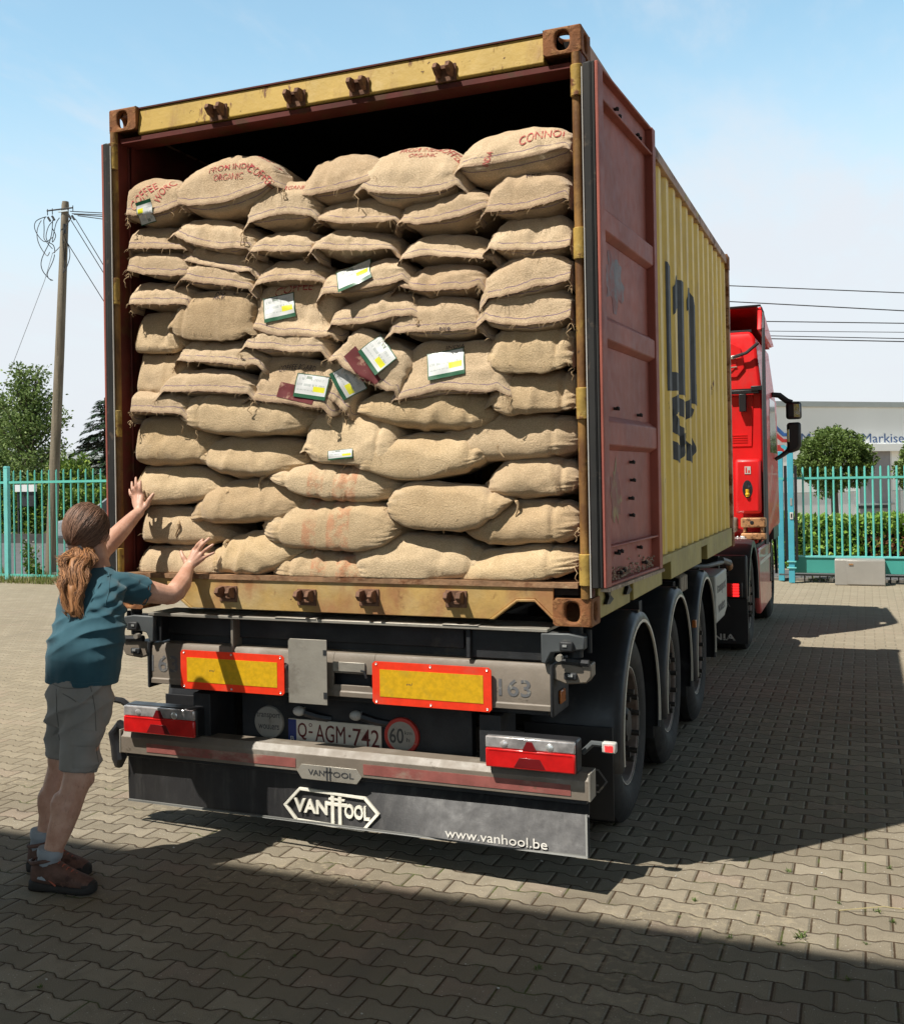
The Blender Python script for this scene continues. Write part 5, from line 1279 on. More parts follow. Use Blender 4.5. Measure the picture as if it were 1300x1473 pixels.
# recessed panel with number plate and discs
bx('plate_panel', M('plate_panel_grime', (.10, .09, .075), .8, var=.2, layers=[((.2, .18, .15), 6, .5, .8)]), [(-.53, .42, .205, .215, .40, .66)], bevel=.003)
PB = set(o.name for o in tr.children)
npl = bx('number_plate', m_plate, (-.285, .215, .100, .108, .470, .592), bevel=.003)
bx('plate_frame', m_blk, [(-.29, .22, .108, .112, .462, .598)], bevel=0)
bx('blue_band', m_blue, (-.284, -.240, .0985, .0998, .474, .588), parent=npl, bevel=0)
text_mb('B', (-.272, -.252, .482, .505), rear(.098), .0002, .006).build('country_letter', m_white, npl, smooth=0)
text_mb('Q', (-.232, -.182, .490, .575), rear(.099), .0008, .004).build('plate_letters', m_ptext, npl, smooth=0)
bx('dash', m_ptext, (-.172, -.150, .0985, .0998, .527, .536), parent=npl, bevel=0)
text_mb('o', (-.170, -.152, .558, .576), rear(.099), .0004, .0).build('plate_letters', m_ptext, npl, smooth=0)
text_mb('AGM', (-.135, .025, .488, .573), rear(.099), .0008, .0).build('plate_letters', m_ptext, npl, smooth=0)
bx('dash', m_ptext, (.043, .055, .0985, .0998, .523, .535), parent=npl, bevel=0)
text_mb('742', (.066, .205, .484, .569), rear(.099), .0008, .004).build('plate_letters', m_ptext, npl, smooth=0)
for x in (-.215, .09):
    mb = MB(); mb.ico((x, .085, .635), .032, sub=3, sc=(1, 1, .75)); mb.box(x - .02, x + .02, .09, .124, .62, .65); mb.build('plate_lamp', m_white, tr)
    mb = MB(); mb.tube([(x + .03, .085, .63), (x + .1, .1, .61), (x + .16, .12, .60)], .02, 8); mb.build('lamp_cable', m_blk, tr)
mb = MB(); mb.lathe([(0, 0), (0, .078), (.006, .082), (.02, .082)], (-.395, .098, .562), 'y', 44); dsk = mb.build('operator_disc', m_disc, tr)
text_mb('transport', (-.462, -.328, .578, .612), rear(.0975), .0003, .004).build('disc_lettering', m_txt, dsk, smooth=0)
text_mb('wouters', (-.452, -.335, .528, .556), rear(.0975), .0003, .004).build('disc_lettering', m_txt, dsk, smooth=0)
mb = MB(); mb.lathe([(0, 0), (0, .070)], (.318, .0985, .550), 'y', 44); mb.lathe([(0, .070), (0, .086), (.006, .089), (.02, .089)], (.318, .0985, .550), 'y', 44, mi=1); dsk = mb.build('speed_limit_disc', [m_disc, m_rring], tr)
text_mb('60', (.258, .33, .515, .588), rear(.098), .0003, .010).build('disc_lettering', m_txt, dsk, smooth=0)
text_mb('km', (.336, .372, .560, .578), rear(.098), .0003, .0).build('disc_lettering', m_txt, dsk, smooth=0)
text_mb('h', (.345, .360, .525, .545), rear(.098), .0003, .0).build('disc_lettering', m_txt, dsk, smooth=0)

# the whole plate group sits 0.08 m further in, under the shade of the beam
for o in list(tr.children):
    if o.name not in PB:
        o.location.y += .085; o.location.x -= .045; o.location.z -= .012
# underrun bumper
mb = MB(); mb.prism([(.0, .372), (.0, .455), (.028, .487), (.13, .487), (.13, .477), (.034, .477), (.010, .450), (.010, .385), (.05, .385), (.05, .372)], 'x', -1.215, 1.20); bp = mb.build('underrun_bumper', m_gray, tr, bevel=.002)
bx('reflective_stripe', m_stripe, [(-1.05, -.20, -.0025, -.0005, .388, .432), (.152, 1.12, -.0025, -.0005, .388, .436)], parent=bp, bevel=0)
for x in (-1.214, 1.199): bx('bumper_end_cap', m_alu, (x - .004, x + .005, -.003, .11, .370, .49), parent=bp, bevel=.002)
mb = MB(); mb.prism([(-.19, .375), (-.165, .41), (.12, .41), (.147, .375), (.12, .340), (-.165, .340)], 'y', -.008, -.003); bn = mb.build('maker_badge', m_alu, bp, bevel=.001)
text_mb('VAN', (-.13, -.045, .363, .389), rear(-.0085), .0015, .01).build('badge_lettering', m_txt, bn, smooth=0)
bx('badge_lettering', m_txt, [(-.036, -.028, -.0105, -.0085, .346, .405), (-.019, -.011, -.0105, -.0085, .346, .405), (-.044, -.003, -.0105, -.0085, .381, .387)], parent=bn, bevel=0)
text_mb('OOL', (.0, .105, .363, .389), rear(-.0085), .0015, .006).build('badge_lettering', m_txt, bn, smooth=0)
bx('bumper_bracket', m_dark, (-.8, -.7, .05, .3, .38, .70)); bx('bumper_bracket', m_dark, (.7, .8, .05, .3, .38, .70))
# spray flap
mb = MB(); k3 = 24; vs = []
for j in range(k3 + 1):
    x = -1.205 + 2.385 * j / k3; bow = .012 * math.sin(j * .9) + .006 * math.sin(j * 2.1)
    for (y, z) in ((.058 + .022 * (x > .1) * min(1, (x - .1) * 2), .352), (.058 + .020 * (x > .1) * min(1, (x - .1) * 2), .30), (.056 + .012 * (x > .1) * min(1, (x - .1) * 2) + bow * .3, .22), (.060 + bow * .6, .115), (.072 + bow * .6, .115), (.084, .352)): vs.append((x, y, z))
fs = [(j * 6 + a2, (j + 1) * 6 + a2, (j + 1) * 6 + (a2 + 1) % 6, j * 6 + (a2 + 1) % 6) for j in range(k3) for a2 in range(6)] + [(5, 4, 3, 2, 1, 0), tuple(k3 * 6 + q for q in range(6))]
mb.add(vs, fs); fl = mb.build('spray_flap', m_flap, tr)
bx('flap_clamp_bar', m_dark, [(-1.2, 1.18, .035, .08, .345, .372)], parent=fl)
bx('flap_edge_trim', m_cream, [(-1.2, 1.178, .042, .056, .112, .121), (1.170, 1.178, .042, .056, .121, .30)], parent=fl, bevel=0)
hexa = [(-.292, .190), (-.205, .282), (.140, .270), (.212, .196), (.130, .104), (-.225, .114)]
def ring2d(poly, w, y0, y1, mb):
    c = Vector((sum(p[0] for p in poly) / len(poly), sum(p[1] for p in poly) / len(poly))); n3 = len(poly)
    inn = []
    for i in range(n3):
        p = Vector(poly[i]); a = Vector(poly[i - 1]); b2 = Vector(poly[(i + 1) % n3]); e1 = (p - a).normalized(); e2 = (b2 - p).normalized()
        n1 = Vector((-e1.y, e1.x)); n2 = Vector((-e2.y, e2.x)); nn = (n1 + n2).normalized(); k4 = w / max(.3, nn.dot(n1))
        if (p + nn * k4 - c).length > (p - c).length: nn = -nn
        inn.append(p + nn * k4)
    for i in range(n3):
        j = (i + 1) % n3; mb.prism([poly[i], poly[j], tuple(inn[j]), tuple(inn[i])], 'y', y0, y1)
mb = MB(); ring2d(hexa, .014, .040, .056, mb); mb.build('emblem_outline', m_flet, fl, bevel=.002)
text_mb('VAN', (-.235, -.056, .162, .228), rear(.049), .006, .03).build('emblem_lettering', m_flet, fl, smooth=0)
bx('emblem_lettering', m_flet, [(-.038, -.020, .041, .054, .112, .262), (.000, .018, .041, .054, .110, .260), (-.062, .046, .0415, .054, .210, .226), (-.050, -.006, .042, .054, .236, .247), (-.012, .034, .042, .054, .236, .246)], parent=fl, bevel=.002)
text_mb('OOL', (.032, .160, .158, .226), rear(.049), .006, .03).build('emblem_lettering', m_flet, fl, smooth=0)
text_mb('www.vanhool.be', (.53, 1.0, .126, .168), rear(.052), .002, .0).build('web_address', m_url, fl, smooth=0)

# flap bent out and up towards the right so its cast shadow reaches further
def bend_for_shadow(o):
    for v in o.data.vertices:
        t = max(0, min(1, (v.co.x + .5) / 1.3)); t = t * t * (3 - 2 * t); k9 = t * max(0, .35 - v.co.z) / .235
        v.co.z += .17 * k9 * (1.767 - v.co.z) / 5.07; v.co.x += .17 * k9 * (2.284 - v.co.x) / 5.07; v.co.y -= .17 * k9
    for c9 in o.children: bend_for_shadow(c9)
bend_for_shadow(fl)
# combination lamps
for (x0, x1, sg) in ((-1.165, -.735, -1), (.752, 1.155, 1)):
    z0, z1, ya, yb = .488, .632, -.045, .07
    mb = MB(); mb.box(x0, x1, ya + .02, yb, z0, z1); lp = mb.build('tail_lamp', m_blk, tr, bevel=.01)
    mb = MB(); mb.box(x0 + .004, x1 - .004, ya, ya + .021, z0 + .004, z0 + .088); mb.build('red_lens', m_lred, lp, bevel=.006)
    mb = MB(); mb.box(x0 + .004, x1 - .004, ya + .001, ya + .021, z0 + .0885, z1 - .004); mb.build('clear_lens', m_lclr, lp, bevel=.006)
    xm = (x0 + x1) / 2 - .0
    mb = MB(); mb.prism([(xm - .032, z0 + .089), (xm + .032, z0 + .089), (xm + .012, z0 + .128), (xm - .012, z0 + .128)], 'y', ya - .001, ya + .002); mb.build('reflector_triangle', m_ltri, lp)
    mb = MB(); mb.prism([(xm - .07, z0 + .012), (xm + .07, z0 + .012), (xm + .045, z0 + .055), (xm - .045, z0 + .055)], 'y', ya - .001, ya + .002); mb.build('reflector_panel', m_ltri, lp, bevel=.001)
    mb = MB(); mb.box(x0 + .02, x1 - .02, ya - .0015, ya + .002, z0 + .079, z0 + .084); mb.build('lens_rib', m_lred, lp)
    for q in (.22, .72):
        cx = x0 + (x1 - x0) * q; mb = MB(); mb.lathe([(-.003, .0), (-.002, .008), (.0, .017), (.003, .02)], (cx, ya, z0 + .108), 'y', 18)
        mb.build('bulb_reflector', m_lclr if q < .5 else m_silver, lp)
# outline marker lamps on rubber arms
mb = MB(); mb.tube([(1.15, .10, .555), (1.195, .10, .60), (1.25, .10, .598)], [.012, .014, .014], 8); mb.build('marker_arm', m_dgrey, tr)
bx('marker_lamp', m_white, (1.238, 1.298, .08, .12, .566, .612), bevel=.006); bx('marker_lens', m_lled, (1.252, 1.285, .0755, .0795, .573, .600), parent=bpy.data.objects['marker_lamp'], bevel=.004)
mb = MB(); mb.tube([(-1.16, .03, .60), (-1.21, .02, .635), (-1.27, .02, .640)], [.016, .018, .016], 8); mb.build('marker_arm', m_blk, tr)
mb = MB(); mb.tube([(-1.20, .05, .475), (-1.25, .05, .50), (-1.275, .05, .46), (-1.27, .05, .40), (-1.25, .05, .33), (-1.26, .05, .29)], [.02, .028, .036, .04, .042, .02], 10); mb.jit(.012, 18)
mb.build('glove_like_lump', m_blk, tr)  # plain lump standing in for a black glove-like object
# amber side lamps and bracket near the rear wheel
bx('amber_lamp', m_amber, (1.18, 1.205, .56, .60, .655, .70), bevel=.004)
bx('amber_lamp', m_amber, (1.225, 1.25, 3.12, 3.17, .74, .79), bevel=.004)
mb = MB(); mb.tube([(.85, .5, .66), (1.12, .56, .65), (1.19, .58, .675)], .012, 6); mb.build('lamp_bracket', m_dark, tr)
# side mud flap hanging behind the rear wheel with part of the maker's name
bx('wheel_mud_flap', m_blk, [(.80, 1.215, .44, .452, .17, .60)], bevel=.002)
mf = bpy.data.objects['wheel_mud_flap']
text_mb('VANHOOL', (.93, 1.148, .325, .375), rear(.4395), .0006, .01).build('flap_lettering', m_txtg, mf, smooth=0)
mb = MB(); ring2d([(.86, .35), (.90, .405), (1.15, .405), (1.19, .35), (1.15, .295), (.90, .295)], .008, .4385, .4400, mb); mb.build('flap_emblem_outline', m_txtg, mf)
bx('wheel_mud_flap', m_blk, [(-1.215, -.80, .44, .452, .17, .60)], bevel=.002)

# wheels and fenders
WR = .488
def wheel(name, x_out, x_in, y, r, parent, rimr=.292, z=None):
    z = r if z is None else z; s2 = 1 if x_out > x_in else -1; w = abs(x_out - x_in)
    t = lambda a: -s2 * a
    prof2 = [(t(.075), rimr - .004), (t(.03), rimr + .006), (t(.012), rimr + .03), (t(.0), rimr + .085), (t(.006), r - .07), (t(.026), r - .022), (t(.045), r - .004), (t(.07), r)]
    for gq in (.28, .5, .72): prof2 += [(t(w * gq - .008), r), (t(w * gq - .006), r - .012), (t(w * gq + .006), r - .012), (t(w * gq + .008), r)]
    prof2 += [(t(w - .07), r), (t(w - .026), r - .022), (t(w), r - .11), (t(w - .03), rimr)]
    mb = MB(); mb.lathe(prof2, (x_out, y, z), 'x', 64); ty = mb.build(name, m_tyre, parent, smooth=28)
    mb = MB(); mb.lathe([(t(.03), rimr + .012), (t(.022), rimr + .004), (t(.03), rimr - .012), (t(.07), rimr - .03), (t(.115), rimr - .045), (t(.125), rimr - .08), (t(.10), .185), (t(.09), .145), (t(.088), .0)], (x_out, y, z), 'x', 56); rm = mb.build('rim', m_rim, ty)
    mb = MB(); mb.lathe([(t(.09), .115), (t(.04), .095), (t(.02), .075), (t(.015), .0)], (x_out, y, z), 'x', 28); mb.build('hub', m_hub, rm)
    for i in range(10):
        a = 2 * math.pi * i / 10 + .2; cy, cz = y + .168 * math.cos(a), z + .168 * math.sin(a)
        mb = MB(); mb.tube([(x_out + t(.11), cy, cz), (x_out + t(.035), cy, cz)], .024, 6); mb.tube([(x_out + t(.035), cy, cz), (x_out + t(-.005), cy, cz)], .015, 8); mb.build('wheel_nut', m_hub, rm)
    mb = MB(); mb.lathe([(t(.0215), rimr + .001), (t(.0215), rimr + .005)], (x_out, y, z), 'x', 64); mb.build('rim_edge_line', m_edge, rm)
    return ty


for sx in (1, -1):
    for y in (1.07, 2.40, 3.74):
        wheel('wheel', sx * 1.195, sx * .83, y, WR, tr)
        mb = MB(); ro, ri = .585, .535
        pr2 = [(-sx * .43, ri), (-sx * .43, ro - .01), (-sx * .05, ro), (-sx * .01, ro - .012), (0, ro - .035), (0, ri - .002), (-sx * .012, ri - .004), (-sx * .015, ri)]
        mb.lathe(pr2, (sx * 1.247, y, WR + .005), 'x', 40, R(-12), R(192)); fd = mb.build('wheel_fender', m_plast, tr, smooth=50)
        mb = MB(); mb.lathe([(-.006 * sx, ri - .012), (.004 * sx, ri - .012), (.004 * sx, ri + .002), (-.006 * sx, ri + .002)], (sx * 1.247, y, WR + .005), 'x', 48, R(-8), R(190)); mb.build('fender_edge', m_edge, fd)
        mb = MB(); mb.box(sx * 1.2, sx * 1.235, y - .022, y + .022, WR + ro - .006, WR + ro + .006); mb.build('fender_clip', m_blk, fd)
        if y < 3.5 and sx > 0: bx('between_wheel_flap', m_blk, [(.85, 1.20, y + .595, y + .603, .30, .62)], bevel=0)
    mb = MB(); mb.box(sx * .5, sx * .56, .6, 4.3, .40, .52); mb.build('suspension_beam', m_dark, tr)
for y in (1.07, 2.40, 3.74):
    mb = MB(); mb.tube([(-.85, y, .488), (.85, y, .488)], .07, 14); mb.build('axle', m_dark, tr)
    mb = MB()
    for x in (-.5, .5): mb.tube([(x, y + .3, .62), (x, y + .3, .88)], .11, 16)
    mb.build('air_spring', m_blk, tr)
bx('underside_tank', m_dark, [(-.6, .6, 4.4, 5.9, .45, .80)], bevel=.05)
for k3 in range(4):
    mb = MB(); yy = 3.02 + k3 * .08; mb.tube([(1.14, yy, 1.09), (1.17, yy, 1.08), (1.17, yy, .99), (1.14, yy, .98)], .012, 7); mb.build('rope_hook', m_alu, tr)
# pale toolbox ahead of the wheels, lettered side
mb = MB(); mb.prism([(4.33, .985), (5.10, .99), (5.12, .9), (5.10, .67), (4.92, .62), (4.36, .62)], 'x', .9, 1.245); tb = mb.build('side_toolbox', m_box, tr, bevel=.012)
text_mb('transport', (4.42, 5.02, .82, .91), lambda u, v, w: Vector((1.2462 + w, u, v)), .0006, .006).build('toolbox_lettering', m_txtg, tb, smooth=0)
text_mb('wouters', (4.48, 4.96, .69, .76), lambda u, v, w: Vector((1.2462 + w, u, v)), .0006, .006).build('toolbox_lettering', m_txtg, tb, smooth=0)
mb = MB(); mb.tube([(1.0, 4.25, 1.06), (1.16, 4.5, 1.05), (1.2, 5.2, 1.03)], .018, 8); mb.build('grey_hose', m_dgrey, tr)
bx('gooseneck', m_dark, [(-.42, .42, 5.9, 7.9, .96, 1.10)])
mb = MB(); mb.tube([(1.16, 5.5, 1.03), (1.2, 5.75, .99)], .03, 8); mb.build('front_twistlock', m_dgrey, tr)
mb = MB(); mb.ico((1.2, 5.82, .955), .035, sub=2, sc=(.8, 1, 1.2)); mb.build('lock_handle', m_brass, tr)

# ------------------------------------------------------------------ lorry tractor
tk = thing('lorry_tractor', 'red lorry tractor with sleeper cab coupled in front of the yellow container', 'lorry', (0, 8.5, 0))
KY = 8.35; KW = 1.315
mb = MB()
secs = [(.98, 1.22, KY + .03), (1.15, KW, KY), (2.62, KW, KY), (2.66, KW - .012, KY), (2.72, KW - .02, KY + .006), (3.22, KW - .07, KY + .02), (3.30, KW - .12, KY + .05)]
vs = []; yf = 10.65
for z, w, y in secs: vs += [(-w, y, z), (w, y, z), (w, yf - max(0, z - 1.9) * .28, z), (-w, yf - max(0, z - 1.9) * .28, z)]
fs = [(i * 4 + a2, i * 4 + (a2 + 1) % 4, (i + 1) * 4 + (a2 + 1) % 4, (i + 1) * 4 + a2) for i in range(len(secs) - 1) for a2 in range(4)] + [(3, 2, 1, 0), tuple(len(secs) * 4 - 4 + q for q in range(4))]
mb.add(vs, fs); cab_ = mb.build('cab', m_cab, tk, bevel=.03)
# pressed panels on the rear wall
def plate(name, poly, y0, y1, mat=m_cab, bev=.012, par=cab_): mb = MB(); mb.prism(poly, 'y', y0, y1); return mb.build(name, mat, par, bevel=bev)
plate('rear_pressing', [(.2, 2.80), (1.06, 2.80), (1.14, 2.90), (1.10, 3.12), (1.02, 3.18), (.2, 3.18)], KY - .012, KY + .02)
plate('rear_pressing', [(.2, 2.86), (1.0, 2.86), (1.06, 2.92), (1.04, 3.06), (.98, 3.12), (.2, 3.12)], KY - .022, KY - .010)
plate('rear_pressing', [(.2, 2.05), (1.20, 2.05), (1.22, 2.60), (.2, 2.60)], KY - .010, KY + .01)
for z in (2.10, 2.125, 2.15, 2.175): plate('vent_rib', [(.9, z), (1.15, z), (1.15, z + .008), (.9, z + .008)], KY - .016, KY - .0105, bev=0)
plate('cab_seam', [(-1.3, 2.655), (1.30, 2.665), (1.30, 2.68), (-1.3, 2.67)], KY - .006, KY + .012, m_blk, 0)
plate('bright_trim', [(.9, 2.905), (1.06, 2.915), (1.06, 2.925), (.9, 2.915)], KY - .026, KY - .0225, m_silver, 0)
# roof air deflector: hollow, open to the rear
mb = MB(); mb.prism([(8.30, 3.30), (8.42, 3.52), (8.50, 3.57), (10.2, 3.30), (9.8, 3.25)], 'x', 1.27, 1.315); mb.prism([(8.30, 3.30), (8.42, 3.52), (8.50, 3.57), (10.2, 3.30), (9.8, 3.25)], 'x', -1.315, -1.27)
df = mb.build('roof_deflector', m_cab, tk, bevel=.01)
mb = MB(); mb.add([(-1.27, 8.44, 3.555), (1.27, 8.44, 3.575), (1.27, 10.1, 3.28), (-1.27, 10.1, 3.28), (-1.27, 8.44, 3.535), (1.27, 8.44, 3.555), (1.27, 10.1, 3.26), (-1.27, 10.1, 3.26)], [(0, 1, 2, 3), (7, 6, 5, 4), (0, 4, 5, 1), (1, 5, 6, 2), (2, 6, 7, 3), (3, 7, 4, 0)]); mb.build('deflector_top', m_cabd, df)
mb = MB(); mb.tube([(-1.3, 8.425, 3.553), (1.30, 8.425, 3.575), (1.325, 8.43, 3.50), (1.335, 8.36, 3.32)], .012, 7); mb.build('deflector_rim', m_blk, df)
bx('deflector_stay', m_dark, [(.6, 1.2, 8.5, 8.53, 3.30, 3.33)], parent=df)
mb = MB(); mb.box(.90, 1.10, 8.30, 8.32, 3.0, 3.035); mb.xf(Matrix.Translation((1, 8.3, 3)) @ Matrix.Rotation(R(-10), 4, 'Y') @ Matrix.Translation((-1, -8.3, -3)) ); mb.build('silver_bracket', m_silver, tk, bevel=.003)
mb = MB(); mb.tube([(1.02, 8.31, 3.02), (1.16, 8.30, 3.06), (1.28, 8.3, 3.16)], .018, 7); mb.build('bracket_arm', m_dark, tk)
for z in (2.60,):
    mb = MB(); mb.box(.96, 1.28, 8.27, 8.33, z + .02, z + .06); mb.box(1.08, 1.15, 8.26, 8.33, z - .17, z + .02); mb.box(1.20, 1.33, 8.26, 8.33, z + .05, z + .10); mb.build('cab_latch', m_blk, tk, bevel=.006)
# side fairings (dark) and side skirt
mb = MB(); mb.prism([(8.12, 1.02), (8.12, 2.40), (8.22, 2.95), (8.32, 3.32), (8.48, 3.34), (8.5, 1.0)], 'x', 1.318, 1.337); mb.build('side_fairing', m_fair, tk, bevel=.006)
mb = MB(); mb.prism([(8.12, 1.02), (8.12, 2.40), (8.22, 2.95), (8.32, 3.32), (8.48, 3.34), (8.5, 1.0)], 'x', -1.337, -1.318); mb.build('side_fairing', m_dgrey, tk, bevel=.006)
for sx in (-1, 1):
    mb = MB(); mb.prism([(8.10, .93), (8.30, .96), (9.75, .96), (9.85, .90), (9.82, .28), (8.34, .26), (8.22, .42)], 'x', sx * 1.20, sx * 1.262); sk = mb.build('side_skirt', m_skirt, tk, bevel=.02)
    mb = MB(); mb.box(sx * 1.262, sx * 1.266, 8.2, 9.7, .79, .83); mb.build('reflective_tape', m_white, sk)
    wheel('front_wheel', sx * 1.24, sx * .92, 10.25, .50, tk); wheel('drive_wheel', sx * 1.23, sx * .62, 7.50, .505, tk)
    mb = MB(); pr2 = [(-sx * .62, .56), (-sx * .62, .60), (-sx * .05, .60), (-sx * .0, .585), (sx * .0, .52), (-sx * .02, .52), (-sx * .02, .56)]
    mb.lathe(pr2, (sx * 1.262, 7.50, .505), 'x', 36, R(-5), R(172)); mb.build('drive_wheel_fender', m_plast, tk, smooth=50)
    mb = MB(); mb.box(sx * .62, sx * 1.25, 6.86, 6.93, .56, .98); mb.build('fender_end', m_plast, tk, bevel=.02)
    mb = MB(); mb.box(sx * .62, sx * 1.25, 6.87, 6.885, .13, .56); mf = mb.build('mud_flap', m_blk, tk)
    if sx > 0:
        text_mb('SCANIA', (.70, 1.135, .16, .222), rear(6.8695), .0006, .02).build('flap_lettering', m_silver, mf, smooth=0)
        text_mb('SCANIA', (.80, 1.095, .485, .535), rear(6.8695), .0006, .01).build('flap_lettering', m_txtg, mf, smooth=0)
    mb = MB(); mb.box(sx * .84, sx * 1.21, 6.815, 6.86, .575, .725); tl = mb.build('tail_lamp', m_blk, tk, bevel=.01)
    mb = MB(); mb.box(sx * .86, sx * 1.12, 6.805, 6.8145, .585, .715); mb.build('red_lens', m_lred, tl, bevel=.004)
    for q in range(5):
        mb = MB(); mb.box(sx * 1.125, sx * 1.18, 6.803, 6.8145, .588 + q * .026, .608 + q * .026); mb.build('lit_segment', m_lled, tl, bevel=.003)
    mb = MB(); mb.box(sx * 1.0, sx * 1.08, 6.80, 6.86, .84, .88); mb.box(sx * 1.0, sx * 1.08, 6.80, 6.86, .78, .82); mb.box(sx * .99, sx * 1.09, 6.845, 6.86, .76, .91); mb.build('socket_box', m_blk, tk, bevel=.006)
bx('frame_rails', m_dark, [(-.45, -.35, 6.8, 10.5, .62, .90), (.35, .45, 6.8, 10.5, .62, .90), (-1.0, 1.0, 8.45, 8.9, .60, .98)])
bx('catwalk', m_silver, [(-.9, 1.16, 7.75, 8.28, 1.075, 1.09)])
bx('cab_underside', m_dark, [(-1.2, 1.22, 8.4, 10.4, .95, 1.10), (-1.15, 1.0, 8.36, 8.42, 1.1, 1.42)])
# fire-extinguisher box with window and pictogram
eb = bx('extinguisher_box', m_cab, (1.04, 1.30, 8.08, 8.30, 1.34, 1.92), bevel=.035)
bx('extinguisher_sign', m_white, [(1.14, 1.20, 8.074, 8.079, 1.76, 1.84)], parent=eb, bevel=0)
bx('sign_pictogram', m_cab, [(1.150, 1.162, 8.0725, 8.0735, 1.772, 1.83), (1.174, 1.19, 8.0725, 8.0735, 1.772, 1.80)], parent=eb, bevel=0)
mb = MB(); mb.lathe([(0, 0), (0, .045), (.004, .05)], (0, 0, 0), 'y', 28); mb.v = [Vector((1.165 + q.x, 8.074 + q.y, 1.60 + q.z * 1.9)) for q in mb.v]; mb.build('box_window', m_glass, eb)
mb = MB(); mb.tube([(1.165, 8.07, 1.52), (1.165, 8.07, 1.60)], .018, 10); mb.ico((1.165, 8.07, 1.545), .024, sub=2); mb.build('extinguisher_label', m_ryel, eb)
# cab suspension bracket and its light-metal mount
bx('cab_mount', m_brass, [(1.10, 1.34, 7.98, 8.2, 1.20, 1.30), (1.10, 1.34, 7.98, 8.2, 1.07, 1.14), (1.12, 1.15, 8.0, 8.2, 1.14, 1.2), (1.29, 1.32, 8.0, 8.2, 1.14, 1.2)], bevel=.012)
mb = MB(); mb.lathe([(0, .0), (0, .016), (.004, .02)], (1.21, 7.975, 1.25), 'y', 16); mb.build('mount_bolt', m_blk, tk)
mb = MB(); mb.box(1.06, 1.10, 7.95, 7.99, 1.04, 1.16) ; mb.box(1.12, 1.14, 7.95, 7.99, 1.04, 1.16); mb.box(1.16, 1.20, 7.95, 7.99, 1.04, 1.16); mb.xf(Matrix.Translation((-.06, 0, -.05))); mb.build('air_coupling', m_silver, tk, bevel=.006)
mb = MB(); mb.tube([(1.22, 8.0, 1.0), (1.27, 8.1, 1.03), (1.30, 8.2, 1.12), (1.32, 8.25, 1.16)], .014, 7); mb.build('air_hose', m_blk, tk)
bx('grey_tank', m_gray, [(.5, 1.05, 8.1, 8.3, 1.14, 1.30)], bevel=.03)
# mirrors, window and door details on the right side
mb = MB(); mb.tube([(1.30, 9.9, 2.70), (1.38, 9.93, 2.69), (1.46, 9.95, 2.62), (1.52, 9.95, 2.60)], [.03, .035, .035, .03], 10); mb.tube([(1.33, 9.9, 1.93), (1.38, 9.93, 1.96), (1.46, 9.95, 2.02), (1.50, 9.95, 2.10)], [.022, .025, .03, .03], 10); mb.build('mirror_arm', m_blk, tk)
mb = MB(); mb.box(1.45, 1.62, 9.90, 10.02, 2.40, 2.605); mu = mb.build('upper_mirror', m_blk, tk, bevel=.03)
mb = MB(); mb.box(1.535, 1.605, 9.893, 9.8995, 2.42, 2.58); mb.build('mirror_glass', m_mirr, mu, bevel=.003)
mb = MB(); mb.prism([(1.455, 2.36), (1.61, 2.365), (1.61, 2.08), (1.58, 2.03), (1.47, 1.99), (1.455, 2.05)], 'y', 9.90, 10.02); ml = mb.build('main_mirror', m_blk, tk, bevel=.03)
mb = MB(); mb.box(1.46, 1.485, 9.893, 9.8995, 2.13, 2.28); mb.build('mirror_glass', m_mirr, ml, bevel=.003)
for sx in (-1, 1):
    mb = MB(); mb.prism([(9.25, 2.0), (9.25, 2.62), (10.05, 2.62), (10.35, 2.0)], 'x', sx * 1.312, sx * 1.3175); mb.build('side_window', m_glass, cab_)
    mb = MB(); mb.lathe([(0, .62), (sx * .03, .62), (sx * .03, .54), (0, .54)], (sx * 1.24, 10.25, .5), 'x', 30, R(0), R(180)); mb.build('front_wheel_arch', m_blk, tk)
    mb = MB(); mb.box(sx * 1.1, sx * 1.3, 9.8, 10.65, .98, 1.14); mb.build('cab_step', m_blk, tk)
bx('windscreen', m_glass, (-1.15, 1.15, 10.45, 10.66, 1.95, 2.6), bevel=.02)

# ------------------------------------------------------------------ the man leaning on the load
man = thing('person', 'man with ponytail, petrol blue shirt and grey shorts, both hands on the sacks', 'person', (-.93, -.85, 0))
LEGR = [(-0.858, -0.778, 0.796, 0.085), (-0.854, -0.809, 0.632, 0.083), (-0.855, -0.841, 0.477, 0.066), (-0.869, -0.859, 0.413, 0.06), (-0.891, -0.88, 0.34, 0.064), (-0.908, -0.899, 0.267, 0.056), (-0.925, -0.918, 0.194, 0.045), (-0.943, -0.926, 0.119, 0.039), (-0.958, -0.933, 0.046, 0.04)]
LEGL = [(-1.035, -0.665, 0.795, 0.085), (-1.056, -0.673, 0.603, 0.08), (-1.064, -0.687, 0.462, 0.062), (-1.082, -0.707, 0.385, 0.057), (-1.089, -0.72, 0.308, 0.058), (-1.104, -0.727, 0.229, 0.051), (-1.114, -0.743, 0.152, 0.043), (-1.126, -0.748, 0.073, 0.038), (-1.139, -0.754, 0.032, 0.04)]
TOR = [(-0.931, -0.703, 0.868, 0.176, 0.142), (-0.926, -0.695, 0.925, 0.184, 0.150), (-0.924, -0.69, 0.981, 0.187, 0.150), (-0.929, -0.659, 1.071, 0.180, 0.138), (-0.94, -0.621, 1.162, 0.180, 0.125), (-0.957, -0.585, 1.232, 0.185, 0.118), (-0.975, -0.545, 1.292, 0.180, 0.105), (-0.982, -0.515, 1.345, 0.115, 0.085), (-0.978, -0.492, 1.378, 0.07, 0.066)]
